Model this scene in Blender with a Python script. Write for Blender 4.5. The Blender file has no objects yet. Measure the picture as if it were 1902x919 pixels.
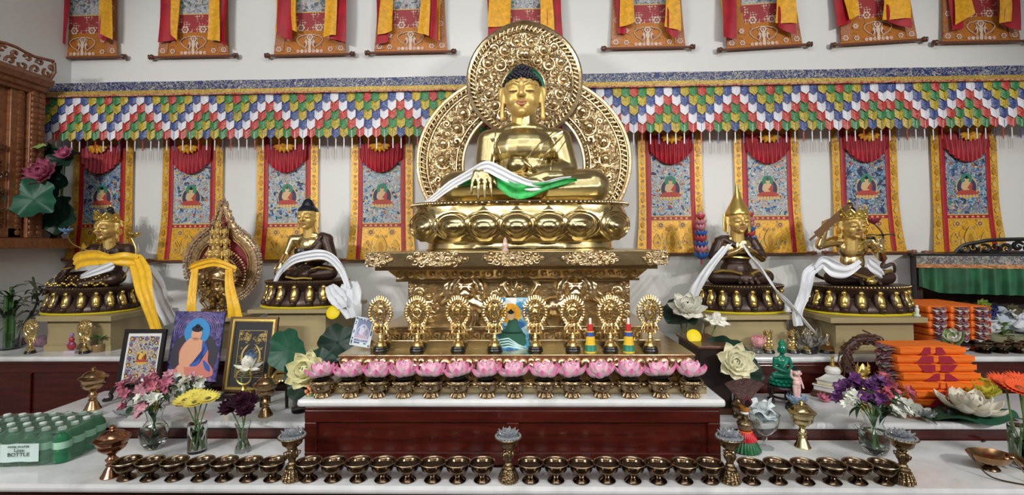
import bpy, bmesh, math, random
from math import sin, cos, pi, radians, sqrt, atan2, atan, hypot
from mathutils import Vector, Matrix, Euler
random.seed(7)
scn = bpy.context.scene
COL = scn.collection
V = Vector
# ---------------------------------------------------------------- camera
F, CPX, CPY, EYE = 900.0, 951.0, 420.0, 1.55
YAW, PITCH, ROLL = atan(.028), radians(2.05), radians(-.5)
CR = Matrix.Rotation(YAW, 3, 'Z') @ Matrix.Rotation(pi/2 + PITCH, 3, 'X') @ Matrix.Rotation(ROLL, 3, 'Z')
cam_d = bpy.data.cameras.new('camera'); cam = bpy.data.objects.new('camera', cam_d); COL.objects.link(cam)
cam_d.sensor_width = 36; cam_d.lens = 36*F/1902; cam_d.shift_y = (CPY - 459.5)/1902
cam_d.clip_start = .05; cam_d.clip_end = 60
cam.matrix_world = Matrix.Translation((0, 0, EYE)) @ CR.to_4x4()
scn.camera = cam
# ---------------------------------------------------------------- light
scn.view_settings.view_transform = 'Standard'; scn.view_settings.look = 'None'
scn.view_settings.gamma = 1; scn.view_settings.use_curve_mapping = False
scn.view_settings.exposure = .08
w = bpy.data.worlds.new('world'); scn.world = w; w.use_nodes = True
w.node_tree.nodes['Background'].inputs[0].default_value = (.80, .87, .95, 1)
w.node_tree.nodes['Background'].inputs[1].default_value = .12
def lamp(name, typ, loc, tgt, power, col=(1, .97, .93), **kw):
    d = bpy.data.lights.new(name, typ); d.energy = power; d.color = col
    for k, v in kw.items(): setattr(d, k, v)
    o = bpy.data.objects.new(name, d); COL.objects.link(o); o.location = loc
    o.rotation_euler = (V(tgt) - V(loc)).to_track_quat('-Z', 'Y').to_euler(); return o
for sx in (-1, 1):
    for k in range(3):
        lamp('track_spot', 'SPOT', (sx*(2.5 + .28*k), -.9 + .12*k, 2.75), (sx*1.35, 3.3, 1.5), 100,
             spot_size=radians(78), spot_blend=.6, shadow_soft_size=.035)
lamp('ceiling_fill', 'AREA', (0, .4, 4.2), (0, 2.6, 1.2), 62, (.90, .97, 1), shape='RECTANGLE', size=3.6, size_y=1.0)
for sx in (-1, 1): lamp('ceiling_fill', 'AREA', (sx*1.9, -2.2, 4.25), (sx*1.9, -1.6, 0), 24, (.95, .98, 1), shape='RECTANGLE', size=1.2, size_y=.6)  # fill pair added behind the camera to raise the light level
lamp('track_spot', 'SPOT', (-.5, -1.2, 3.0), (0, 2.7, 1.5), 66, spot_size=radians(50), spot_blend=.5, shadow_soft_size=.05)
lamp('track_spot', 'SPOT', (.6, -1.2, 3.0), (0, 2.7, 1.5), 66, spot_size=radians(50), spot_blend=.5, shadow_soft_size=.05)

def at(px, py, Y):
    r = CR @ V(((px - CPX)/F, -(py - CPY)/F, -1)); return V((0, 0, EYE)) + r*(Y/r.y)
def on(px, py, z):
    r = CR @ V(((px - CPX)/F, -(py - CPY)/F, -1)); return V((0, 0, EYE)) + r*((z - EYE)/r.z)
def pm(n, Y): return n*Y/F                                   # n photo pixels at depth Y, in metres
ORD = ['first','second','third','fourth','fifth','sixth','seventh','eighth','ninth','tenth','eleventh','twelfth','thirteenth','fourteenth']
# ---------------------------------------------------------------- materials
MATS = {}
class NT:
    def __init__(s, name):
        s.m = bpy.data.materials.new(name); s.m.use_nodes = True; s.t = s.m.node_tree
        s.b = s.t.nodes['Principled BSDF']; MATS[name] = s.m
    def n(s, typ, **kw):
        x = s.t.nodes.new(typ)
        for k, v in kw.items(): setattr(x, k, v)
        return x
    def l(s, a, b): s.t.links.new(a, b)
    def co(s, scale=(1, 1, 1), rnd=False, kind='Object'):
        tc = s.n('ShaderNodeTexCoord'); mp = s.n('ShaderNodeMapping'); s.l(tc.outputs[kind], mp.inputs[0])
        mp.inputs['Scale'].default_value = scale if not isinstance(scale, (int, float)) else (scale,)*3
        if rnd:
            oi = s.n('ShaderNodeObjectInfo'); ml = s.n('ShaderNodeMath', operation='MULTIPLY'); ml.inputs[1].default_value = 37.
            s.l(oi.outputs['Random'], ml.inputs[0]); s.l(ml.outputs[0], mp.inputs['Location'])
        return mp.outputs[0]
    def noise(s, co, scale, detail=3, dist=0, rough=.5):
        x = s.n('ShaderNodeTexNoise'); s.l(co, x.inputs['Vector']); x.inputs['Scale'].default_value = scale
        x.inputs['Detail'].default_value = detail; x.inputs['Distortion'].default_value = dist; x.inputs['Roughness'].default_value = rough
        return x.outputs['Fac']
    def voro(s, co, scale, feat='F1', out='Distance', rnd=1):
        x = s.n('ShaderNodeTexVoronoi', feature=feat); s.l(co, x.inputs['Vector']); x.inputs['Scale'].default_value = scale
        x.inputs['Randomness'].default_value = rnd
        return x.outputs[out]
    def wave(s, co, scale, dist=0, typ='BANDS', det=2, dr='X'):
        x = s.n('ShaderNodeTexWave', wave_type=typ); s.l(co, x.inputs['Vector']); x.inputs['Scale'].default_value = scale
        x.inputs['Distortion'].default_value = dist; x.inputs['Detail'].default_value = det
        if typ == 'BANDS': x.bands_direction = dr
        return x.outputs['Fac']
    def ramp(s, fac, stops, const=False):
        x = s.n('ShaderNodeValToRGB'); s.l(fac, x.inputs[0]); cr = x.color_ramp
        if const: cr.interpolation = 'CONSTANT'
        while len(cr.elements) < len(stops): cr.elements.new(.5)
        for e, (p, c) in zip(cr.elements, stops): e.position = p; e.color = (*c, 1)
        return x.outputs[0]
    def mix(s, fac, a, b, mode='MIX'):
        x = s.n('ShaderNodeMix', data_type='RGBA', blend_type=mode)
        for i, q in ((0, fac), (6, a), (7, b)):
            if isinstance(q, (int, float)): x.inputs[i].default_value = q
            elif isinstance(q, tuple): x.inputs[i].default_value = (*q, 1)
            else: s.l(q, x.inputs[i])
        return x.outputs[2]
    def col(s, c):
        if isinstance(c, tuple): s.b.inputs['Base Color'].default_value = (*c, 1)
        else: s.l(c, s.b.inputs['Base Color'])
    def bump(s, h, st=.3, d=.01):
        x = s.n('ShaderNodeBump'); x.inputs['Strength'].default_value = st; x.inputs['Distance'].default_value = d
        s.l(h, x.inputs['Height']); s.l(x.outputs[0], s.b.inputs['Normal'])
    def set(s, rough=.5, metal=0, spec=None, trans=None, ior=None, sheen=None, sss=None, coat=None):
        b = s.b.inputs; b['Roughness'].default_value = rough; b['Metallic'].default_value = metal
        if spec is not None: b['Specular IOR Level'].default_value = spec
        if trans is not None: b['Transmission Weight'].default_value = trans
        if ior is not None: b['IOR'].default_value = ior
        if sheen is not None: b['Sheen Weight'].default_value = sheen
        if coat is not None: b['Coat Weight'].default_value = coat; b['Coat Roughness'].default_value = .1
        return s.m
def plain(name, c, rough=.5, metal=0, bump=None, var=0, vs=8, **kw):
    t = NT(name)
    co = t.co()
    if var:
        nz = t.noise(co, vs, 4); t.col(t.ramp(nz, [(.3, tuple(x*(1-var) for x in c)), (.7, tuple(min(1, x*(1+var)) for x in c))]))
    else: t.col(c)
    if bump: t.bump(t.noise(co, bump[0], 3), bump[1], .004)
    return t.set(rough, metal, **kw)
M_gold = plain('polished_gold', (.62, .50, .25), .22, 1, (16, .35), .12, 10)
M_goldbody = plain('satin_gold', (.50, .405, .20), .30, 1, (20, .4), .12, 12)
M_goldplate = plain('hammered_gold', (.60, .48, .27), .24, 1, (24, .45), .15, 6)
M_goldrelief = plain('embossed_gold', (.72, .57, .34), .27, 1, (60, .4), .15, 30)
M_goldface = plain('painted_gold', (.68, .47, .15), .40, .45)
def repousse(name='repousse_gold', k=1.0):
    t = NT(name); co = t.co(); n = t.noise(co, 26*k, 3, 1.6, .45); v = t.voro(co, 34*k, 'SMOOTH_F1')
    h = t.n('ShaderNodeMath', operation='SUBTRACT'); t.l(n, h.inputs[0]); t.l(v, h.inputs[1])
    t.col(t.ramp(n, [(.36, (.36, .21, .10)), (.46, (.64, .50, .29)), (.7, (.74, .61, .38))])); t.bump(n, 1.0, .035/k); return t.set(.26, 1)  # coppery crevice shade put into the colour, following the relief noise
M_repousse = repousse()
M_finerep = repousse('fine_repousse_gold', 2.2)
M_goldsmall = plain('gilt_brass', (.78, .61, .29), .25, 1, (60, .3), .1, 20)
M_brass = plain('aged_brass', (.42, .27, .14), .24, 1, (40, .2), .3, 25)
M_bowl = plain('dark_copper_brass', (.125, .082, .05), .2, 1, (20, .1), .25, 20)
M_bowlrim = plain('worn_brass_rim', (.50, .37, .22), .25, 1)
M_chased = plain('chased_brass', (.32, .235, .135), .32, 1, (90, .9), .35, 60)
M_bronze = plain('dark_bronze', (.055, .03, .022), .38, .35, (30, .2), .3, 20)
M_hair = plain('black_hair_paint', (.006, .007, .013), .38)
M_lips = plain('lip_paint', (.42, .16, .08), .45)
M_dark = plain('dark_line_paint', (.02, .015, .01), .5)
M_white = plain('white_paint', (.78, .78, .76), .5)
M_black = plain('black_lacquer', (.012, .010, .010), .3)
M_blackwood = plain('black_carved_wood', (.018, .012, .010), .35)
M_scarf = plain('white_silk', (.74, .76, .80), .45, 0, (25, .15), sheen=.3)
M_yscarf = plain('yellow_silk', (.86, .50, .012), .42, 0, (60, .3), .12, 30, sheen=.2)
M_green = plain('green_silk', (.02, .36, .07), .35, 0, (40, .3), .5, 25)
M_leaf = plain('lotus_leaf', (.012, .085, .045), .5, 0, (20, .3), .3, 10)
M_stem = plain('plant_stem', (.12, .24, .07), .5)
M_cream = plain('cream_pedestal_paint', (.36, .29, .15), .45, 0, None, .05, 4)
M_ylining = plain('yellow_cloth', (.72, .58, .02), .6)
M_orange = plain('orange_cloth', (.86, .17, .008), .6, 0, (50, .2), .08, 8)
M_maroon = plain('maroon_cloth', (.22, .010, .018), .65, 0, (60, .2))
M_red = plain('red_silk', (.36, .006, .018), .5, 0, (30, .2), .25, 12)
M_yel = plain('golden_yellow_silk', (.74, .36, .012), .5, 0, (30, .3), .2, 40)
M_wood = None
def mk_wood(name, a, b, sc=(1.2, 14, 14), rough=.22, coat=.3):
    t = NT(name); co = t.co(sc)
    f = t.noise(co, 3, 6, .6); t.col(t.ramp(f, [(.3, a), (.7, b)])); t.bump(f, .06, .002); return t.set(rough, 0, coat=coat)
M_mahog = mk_wood('mahogany', (.034, .004, .003), (.075, .010, .006))
M_teak = mk_wood('carved_teak', (.16, .055, .020), (.30, .115, .045), rough=.4, coat=.1)
M_darkteak = mk_wood('dark_teak', (.06, .022, .010), (.14, .05, .022), rough=.35)
def mk_marble():
    t = NT('white_marble'); co = t.co()
    f = t.noise(co, 2.5, 8, 1.5, .6); g = t.noise(co, 14, 5, .5)
    c = t.mix(.35, t.ramp(f, [(.35, (.56, .57, .57)), (.5, (.72, .735, .74)), (.7, (.78, .79, .80))]), t.ramp(g, [(.3, (.5, .5, .48)), (.7, (.76, .76, .76))]))
    t.col(c); return t.set(.16, 0, spec=.5)
M_marble = mk_marble()
def mk_wall():
    t = NT('white_plaster'); co = t.co(); f = t.noise(co, 120, 3); g = t.noise(co, .8, 3)
    t.col(t.ramp(g, [(.3, (.71, .71, .69)), (.7, (.76, .76, .75))])); t.bump(f, .12, .002); return t.set(.8)
M_wall = mk_wall()
M_wallside = M_wall
M_ceil = plain('ceiling_paint', (.75, .75, .74), .8)
M_floor = mk_wood('floor_boards', (.10, .05, .025), (.18, .09, .045), (1, 8, 8), .4)
def glassm(name, c=(1, 1, 1), rough=.02, ior=1.45):
    t = NT(name); t.col(c); return t.set(rough, 0, trans=1, ior=ior)
M_glass = glassm('clear_glass', (.93, .97, .96))
M_crystal = plain('cut_crystal', (.80, .85, .90), .06, .25, trans=.75, ior=1.5)
M_water = glassm('water', (.9, .95, .9), 0, 1.33)
def brocade(name, base, leaf, dark, sc=26):
    t = NT(name); co = t.co()
    v = t.voro(co, sc, 'SMOOTH_F1'); n = t.noise(co, sc*.9, 3, 2.2)
    c1 = t.ramp(n, [(.36, leaf), (.45, base), (.56, base), (.62, leaf), (.70, dark)], False)
    ring = t.wave(t.co(), 1, 0)
    c = t.mix(t.ramp(v, [(.06, (1, 1, 1)), (.12, (0, 0, 0))]), c1, dark)
    t.col(c); t.bump(n, .25, .003); return t.set(.42, .15)
M_brocY = brocade('yellow_brocade', (.78, .40, .015), (.46, .26, .05), (.28, .07, .02), 30)
M_brocO = brocade('orange_brocade', (.50, .17, .018), (.36, .15, .04), (.22, .05, .02), 24)
M_brocP = brocade('pink_flowered_brocade', (.42, .15, .04), (.50, .28, .20), (.22, .03, .03), 40)
def brocR():
    t = NT('red_check_brocade'); co = t.co(); x = t.n('ShaderNodeTexChecker'); mp = t.co(1)
    tc = t.n('ShaderNodeMapping'); tc.inputs['Rotation'].default_value = (0, radians(45), 0); t.l(mp, tc.inputs[0]); t.l(tc.outputs[0], x.inputs[0])
    x.inputs['Scale'].default_value = 75; x.inputs[1].default_value = (.30, .02, .03, 1); x.inputs[2].default_value = (.55, .40, .30, 1)
    n = t.noise(co, 22, 2, .5); t.col(t.mix(t.ramp(n, [(.45, (0, 0, 0)), (.5, (1, 1, 1))]), x.outputs[0], (.32, .03, .035))); return t.set(.5)
M_brocR = brocR()
def blueband():
    t = NT('blue_gold_brocade'); co = t.co(); n = t.noise(co, 26, 3, 2.2); v = t.voro(t.co((1, 1, 1)), 9)
    c = t.ramp(n, [(.38, (.010, .020, .12)), (.47, (.010, .020, .12)), (.48, (.44, .44, .36)), (.525, (.44, .44, .36)), (.53, (.010, .017, .10)), (.63, (.010, .017, .10)), (.65, (.40, .40, .33))], True)
    t.col(c); t.bump(n, .2, .002); return t.set(.45)
M_blueband = blueband()
M_goldband = plain('gold_trim_braid', (.42, .28, .06), .45, .3, (90, .8), .4, 90)
def cordm():
    t = NT('red_gold_cord'); co = t.co(); wv = t.noise(co, 60, 2, 1); t.col(t.ramp(wv, [(.42, (.36, .02, .015)), (.52, (.50, .30, .18))])); return t.set(.5)
M_cord = cordm()
def silk_pat(name, a, b, sc=75, lo=.5, hi=.56):
    t = NT(name); co = t.co(1, True); n = t.noise(co, sc, 2, 1.8); t.col(t.ramp(n, [(lo, a), (hi, b)])); t.bump(n, .15, .002); return t.set(.42, sheen=.2)
PEN = [silk_pat('white_damask', (.70, .70, .74), (.60, .60, .66)), silk_pat('blue_damask', (.022, .045, .20), (.16, .20, .36), lo=.54, hi=.6),
       silk_pat('yellow_damask', (.58, .40, .02), (.22, .20, .03), 80), silk_pat('green_damask', (.012, .17, .045), (.14, .33, .12), lo=.54, hi=.62),
       silk_pat('red_damask', (.44, .020, .02), (.55, .22, .13), lo=.56, hi=.64)]
def paintm(name, stops, sc, rnd=True, dist=1.5):
    t = NT(name); co = t.co(1, rnd); a = t.noise(co, sc, 4, dist); v = t.voro(co, sc*1.9, 'F1', 'Color')
    sp = t.n('ShaderNodeSeparateColor'); t.l(v, sp.inputs[0])
    b = t.n('ShaderNodeMath', operation='MULTIPLY_ADD'); t.l(sp.outputs[0], b.inputs[0]); b.inputs[1].default_value = .42; 
    c = t.n('ShaderNodeMath', operation='ADD'); t.l(a, c.inputs[0]); c.inputs[1].default_value = -.22; t.l(c.outputs[0], b.inputs[2])
    t.col(t.ramp(b.outputs[0], stops, True)); return t.set(.6)
BL, PB, PK, RD, GN, CM, DK = (.08, .17, .32), (.30, .45, .52), (.52, .30, .28), (.36, .07, .06), (.07, .20, .14), (.60, .58, .50), (.025, .03, .07)
M_paint = [paintm('thangka_paint_pale', [(0, DK), (.27, BL), (.34, PB), (.44, CM), (.50, RD), (.54, PB), (.61, PK), (.65, GN), (.69, CM), (.76, BL)], 24),
           paintm('thangka_paint_blue', [(0, DK), (.32, BL), (.42, PB), (.50, DK), (.55, PK), (.60, BL), (.68, CM), (.73, GN)], 20),
           paintm('thangka_paint_grey', [(0, (.1, .12, .14)), (.34, (.30, .33, .36)), (.46, (.5, .52, .52)), (.55, (.25, .27, .32)), (.60, (.34, .16, .14)), (.64, (.45, .48, .5))], 22)]
M_skin = plain('painted_flesh', (.62, .42, .22), .6); M_redrobe = plain('painted_red_robe', (.42, .055, .035), .6)
M_halo = plain('painted_green_halo', (.03, .22, .13), .6); M_aura = plain('painted_dark_aura', (.035, .035, .10), .6)
M_ylw = plain('yellow_plastic', (.86, .66, .0), .5)
# ---------------------------------------------------------------- mesh builder
class MB:
    def __init__(s): s.v = []; s.f = []; s.m = []
    def add(s, vs, fs, mi=0):
        k = len(s.v); s.v += [tuple(p) for p in vs]; s.f += [tuple(i + k for i in f) for f in fs]; s.m += [mi]*len(fs); return k
    def box(s, x0, x1, y0, y1, z0, z1, mi=0, mat=None):
        vs = [V((x, y, z)) for x in (x0, x1) for y in (y0, y1) for z in (z0, z1)]
        if mat: vs = [mat @ p for p in vs]
        s.add(vs, [(0, 1, 3, 2), (4, 6, 7, 5), (0, 4, 5, 1), (2, 3, 7, 6), (0, 2, 6, 4), (1, 5, 7, 3)], mi); return s
    def lathe(s, prof, c=(0, 0, 0), n=24, mi=0, sx=1, sy=1, mat=None, pw=None):
        rings = []; vs = []; fs = []
        for r, z in prof:
            if abs(r) < 1e-6: rings.append([len(vs)]); vs.append(V((c[0], c[1], c[2] + z)))
            else:
                k = len(vs); rings.append(list(range(k, k + n)))
                for i in range(n):
                    a = 2*pi*i/n; cx, cy = cos(a), sin(a)
                    if pw: cx = math.copysign(abs(cx)**pw, cx); cy = math.copysign(abs(cy)**pw, cy)
                    vs.append(V((c[0] + r*cx*sx, c[1] + r*cy*sy, c[2] + z)))
        for a, b in zip(rings[:-1], rings[1:]):
            if len(a) == 1 and len(b) == 1: continue
            if len(a) == 1: fs += [(a[0], b[(i+1) % n], b[i]) for i in range(n)]
            elif len(b) == 1: fs += [(a[i], a[(i+1) % n], b[0]) for i in range(n)]
            else: fs += [(a[i], a[(i+1) % n], b[(i+1) % n], b[i]) for i in range(n)]
        for rg, rev in ((rings[0], True), (rings[-1], False)):
            if len(rg) > 1: fs.append(tuple(reversed(rg)) if rev else tuple(rg))
        if mat: vs = [mat @ p for p in vs]
        s.add(vs, fs, mi); return s
    def tube(s, pts, r, n=6, mi=0, closed=False, flat=1.0):
        pts = [V(p) for p in pts]; m = len(pts)
        if m < 2: return s
        rs = r if isinstance(r, (list, tuple)) else [r]*m
        vs = []; fs = []; up = None
        for i in range(m):
            if closed: d = pts[(i+1) % m] - pts[i-1]
            else: d = pts[min(i+1, m-1)] - pts[max(i-1, 0)]
            if d.length < 1e-9: d = V((0, 0, 1))
            d.normalize()
            if up is None:
                up = V((0, 0, 1)) if abs(d.z) < .9 else V((0, 1, 0))
            up = (up - d*up.dot(d));
            if up.length < 1e-6: up = d.orthogonal()
            up.normalize(); sd = d.cross(up)
            for j in range(n):
                a = 2*pi*j/n; vs.append(pts[i] + (up*cos(a)*flat + sd*sin(a))*rs[i])
        for i in range(m if closed else m-1):
            a = i*n; b = ((i+1) % m)*n
            fs += [(a+j, a+(j+1) % n, b+(j+1) % n, b+j) for j in range(n)]
        if not closed: fs.append(tuple(reversed(range(n)))); fs.append(tuple(range((m-1)*n, m*n)))
        s.add(vs, fs, mi); return s
    def ball(s, c, r, n=10, m=6, mi=0, mat=None):
        if isinstance(r, (int, float)): r = (r, r, r)
        vs = [V((0, 0, -1))]; fs = []
        for j in range(1, m):
            t = -pi/2 + pi*j/m
            vs += [V((cos(t)*cos(2*pi*i/n), cos(t)*sin(2*pi*i/n), sin(t))) for i in range(n)]
        vs.append(V((0, 0, 1))); L = len(vs)-1
        fs += [(0, 1+(i+1) % n, 1+i) for i in range(n)]
        for j in range(m-2):
            a = 1+j*n; b = a+n; fs += [(a+i, a+(i+1) % n, b+(i+1) % n, b+i) for i in range(n)]
        a = 1+(m-2)*n; fs += [(a+i, a+(i+1) % n, L) for i in range(n)]
        vs = [V((p.x*r[0], p.y*r[1], p.z*r[2])) for p in vs]
        if mat: vs = [mat @ p for p in vs]
        vs = [p + V(c) for p in vs]
        s.add(vs, fs, mi); return s
    def prism(s, poly, y0, y1, mi=0, mat=None):                # polygon in (x, z), extruded along y
        n = len(poly); vs = [V((x, y0, z)) for x, z in poly] + [V((x, y1, z)) for x, z in poly]
        if mat: vs = [mat @ p for p in vs]
        fs = [tuple(range(n)), tuple(reversed(range(n, 2*n)))] + [(i, i+n, (i+1) % n + n, (i+1) % n) for i in range(n)]
        s.add(vs, fs, mi); return s
    def slab(s, poly, z0, z1, mi=0):                           # polygon in (x, y), extruded along z
        n = len(poly); vs = [V((x, y, z0)) for x, y in poly] + [V((x, y, z1)) for x, y in poly]
        s.add(vs, [tuple(range(n)), tuple(reversed(range(n, 2*n)))] + [(i, i+n, (i+1) % n + n, (i+1) % n) for i in range(n)], mi); return s
    def grid(s, nu, nv, fn, mi=0, th=0.0, wrap=False):         # fn(u, v) -> point ; th: thickness along the normal
        P = [[V(fn(i/nu, j/nv)) for j in range(nv+1)] for i in range(nu+1)]
        idx = lambda i, j: i*(nv+1) + j
        fs = [(idx(i, j), idx(i+1, j), idx(i+1, j+1), idx(i, j+1)) for i in range(nu) for j in range(nv)]
        vs = [p for row in P for p in row]
        if th:
            N = []
            for i in range(nu+1):
                for j in range(nv+1):
                    a = P[min(i+1, nu)][j] - P[max(i-1, 0)][j]; b = P[i][min(j+1, nv)] - P[i][max(j-1, 0)]
                    q = a.cross(b); N.append(q.normalized() if q.length > 1e-12 else V((0, 0, 0)))
            k = len(vs); vs2 = [p - q*th for p, q in zip(vs, N)]
            fs2 = [tuple(reversed([i + k for i in f])) for f in fs]
            rim = [idx(i, 0) for i in range(nu)] + [idx(nu, j) for j in range(nv)] + [idx(i, nv) for i in range(nu, 0, -1)] + [idx(0, j) for j in range(nv, 0, -1)]
            q = len(rim); fs3 = [(rim[i], rim[i]+k, rim[(i+1) % q]+k, rim[(i+1) % q]) for i in range(q)]
            vs += vs2; fs = fs + fs2 + fs3
        s.add(vs, fs, mi); return s
    def xf(s, M, k=0):
        s.v[k:] = [tuple(M @ V(p)) for p in s.v[k:]]; return s
    def mesh(s, name, mats, smooth=35):
        me = bpy.data.meshes.new(name); me.from_pydata(s.v, [], s.f)
        if not isinstance(mats, (list, tuple)): mats = [mats]
        for m in mats: me.materials.append(m)
        me.polygons.foreach_set('material_index', s.m)
        bm = bmesh.new(); bm.from_mesh(me); bmesh.ops.recalc_face_normals(bm, faces=bm.faces); bm.to_mesh(me); bm.free()
        if smooth:
            me.polygons.foreach_set('use_smooth', [True]*len(me.polygons)); me.update()
            try: me.set_sharp_from_angle(angle=radians(smooth))
            except Exception: pass
        me.update(); return me
    def obj(s, name, mats, parent=None, smooth=35, loc=None, rotz=0, bevel=0):
        return link(name, s.mesh(name, mats, smooth), parent, loc, rotz, bevel)
def link(name, me, parent=None, loc=None, rotz=0, bevel=0):
    o = bpy.data.objects.new(name, me); COL.objects.link(o)
    if parent: o.parent = parent
    if loc is not None: o.location = loc
    if rotz: o.rotation_euler = (0, 0, rotz)
    if bevel:
        b = o.modifiers.new('bevel', 'BEVEL'); b.width = bevel; b.segments = 2; b.limit_method = 'ANGLE'
    return o
def tag(o, label, cat, group=None):
    o['label'] = label; o['category'] = cat
    if group: o['group'] = group
    return o
def thing(name, label, cat, loc=(0, 0, 0), rotz=0, group=None):
    o = bpy.data.objects.new(name, None); COL.objects.link(o); o.location = loc; o.rotation_euler = (0, 0, rotz); o.empty_display_size = .05
    return tag(o, label, cat, group)
def struct(o): o['kind'] = 'structure'; return o
KIDS = {}
def dup(root, loc=None, rotz=None, label=None, group=None, scale=None):
    r = root.copy(); COL.objects.link(r)
    if loc is not None: r.location = loc
    if rotz is not None: r.rotation_euler = (0, 0, rotz)
    if scale is not None: r.scale = (scale,)*3 if isinstance(scale, (int, float)) else scale
    if label: r['label'] = label
    if group: r['group'] = group
    for ch in root.children:
        c = ch.copy(); COL.objects.link(c); c.parent = r
        for g in ch.children:
            d = g.copy(); COL.objects.link(d); d.parent = c
    return r
# ---------------------------------------------------------------- continuous organic surfaces
def cap(b, p0, p1, r0, r1, n=12):
    p0, p1 = V(p0), V(p1); d = p1 - p0; L = d.length
    if L < 1e-6: b.ball(p0, max(r0, r1), n, 8); return
    q = d.to_track_quat('Z', 'Y').to_matrix()
    prof = [(0, -r0)] + [(r0*cos(t), r0*sin(t)) for t in (-1.2, -.8, -.4, 0)] + [(r1*cos(t), L + r1*sin(t)) for t in (0, .4, .8, 1.2)] + [(0, L + r1)]
    b.lathe(prof, (0, 0, 0), n, 0, mat=Matrix.Translation(p0) @ q.to_4x4())
def blob_mesh(name, prims, voxel, mat, smooth=3):
    b = MB()
    for p in prims:
        if p[0] == 'e': b.ball(p[1], p[2], 18, 12, mat=p[3] if len(p) > 3 else None)
        elif p[0] == 'c': cap(b, p[1], p[2], p[3], p[4])
        elif p[0] == 't':
            pts, r = p[1], p[2]
            for i in range(len(pts)-1):
                r0 = r[i] if isinstance(r, (list, tuple)) else r; r1 = r[i+1] if isinstance(r, (list, tuple)) else r
                cap(b, pts[i], pts[i+1], r0, r1, 8)
        elif p[0] == 'b': b.box(*p[1])
        elif p[0] == 'l': b.lathe(*p[1:])
    me = b.mesh('tmp', mat, 0); o = bpy.data.objects.new('tmp', me); COL.objects.link(o)
    m = o.modifiers.new('r', 'REMESH'); m.mode = 'VOXEL'; m.voxel_size = voxel; m.use_smooth_shade = True
    if smooth: q = o.modifiers.new('s', 'SMOOTH'); q.factor = .5; q.iterations = smooth
    dg = bpy.context.evaluated_depsgraph_get()
    me2 = bpy.data.meshes.new_from_object(o.evaluated_get(dg)); me2.name = name
    bpy.data.objects.remove(o); bpy.data.meshes.remove(me)
    me2.materials.clear(); me2.materials.append(mat)
    me2.polygons.foreach_set('use_smooth', [True]*len(me2.polygons)); me2.polygons.foreach_set('material_index', [0]*len(me2.polygons))
    return me2
def blob(name, prims, voxel, mat, parent=None, loc=None, smooth=3): return link(name, blob_mesh(name, prims, voxel, mat, smooth), parent, loc)
def spline(pts, k=6):
    pts = [V(p) for p in pts]; out = []
    for i in range(len(pts)-1):
        p0, p1, p2, p3 = pts[max(i-1, 0)], pts[i], pts[i+1], pts[min(i+2, len(pts)-1)]
        for j in range(k):
            t = j/k; out.append(.5*((2*p1) + (p2-p0)*t + (2*p0-5*p1+4*p2-p3)*t*t + (3*p1-p0-3*p2+p3)*t**3))
    out.append(pts[-1]); return out
def ribbon(b, pts, wid, side, th=.003, fold=.0, nf=2, mi=0, nv=10, k=6):
    """cloth band along pts; side: direction of the width (one vector or one per point); folds across the width"""
    path = spline(pts, k); n = len(path)-1
    ws = wid if isinstance(wid, (list, tuple)) else [wid]*len(pts)
    sd = side if isinstance(side, list) else [side]*len(pts)
    def lerp(a, u):
        t = u*(len(a)-1); i = min(int(t), len(a)-2); return a[i]*(1-(t-i)) + a[i+1]*(t-i)
    sdv = [V(q) for q in sd]
    def fn(u, v):
        i = min(int(round(u*n)), n); p = path[i]
        d = (path[min(i+1, n)] - path[max(i-1, 0)]).normalized(); q = lerp(sdv, u); q = (q - d*q.dot(d)*.6)
        q.normalize(); nn = d.cross(q)
        ww = lerp(ws, u)
        return p + q*(v-.5)*ww + nn*fold*sin(v*2*pi*nf + 1.3*sin(u*5))
    b.grid(n, nv, fn, mi, th); return b
# ================================================================ the room
WY, LX, RX = 3.42, -3.32, 3.75
struct(MB().box(LX-.1, RX+.1, WY, WY+.1, 0, 4.3).obj('wall_back', M_wall, smooth=0))
struct(MB().box(LX-.1, LX, -4.2, WY, 0, 4.3).obj('wall_left', M_wall, smooth=0))
struct(MB().box(RX, RX+.1, -4.2, WY, 0, 4.3).obj('wall_right', M_wall, smooth=0))
struct(MB().box(LX-.1, RX+.1, -4.2, WY+.1, -.1, 0).obj('floor', M_floor, smooth=0))
struct(MB().box(LX-.1, RX+.1, -4.2, WY+.1, 4.3, 4.4).obj('ceiling', M_ceil, smooth=0))
struct(MB().box(LX-.1, RX+.1, -4.3, -4.2, -.1, 4.4).obj('reflection_wall', plain('warm_wall_paint', (.34, .27, .20), .8), smooth=0))  # unseen wall, added dark to give the gold contrast in its reflections
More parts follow.
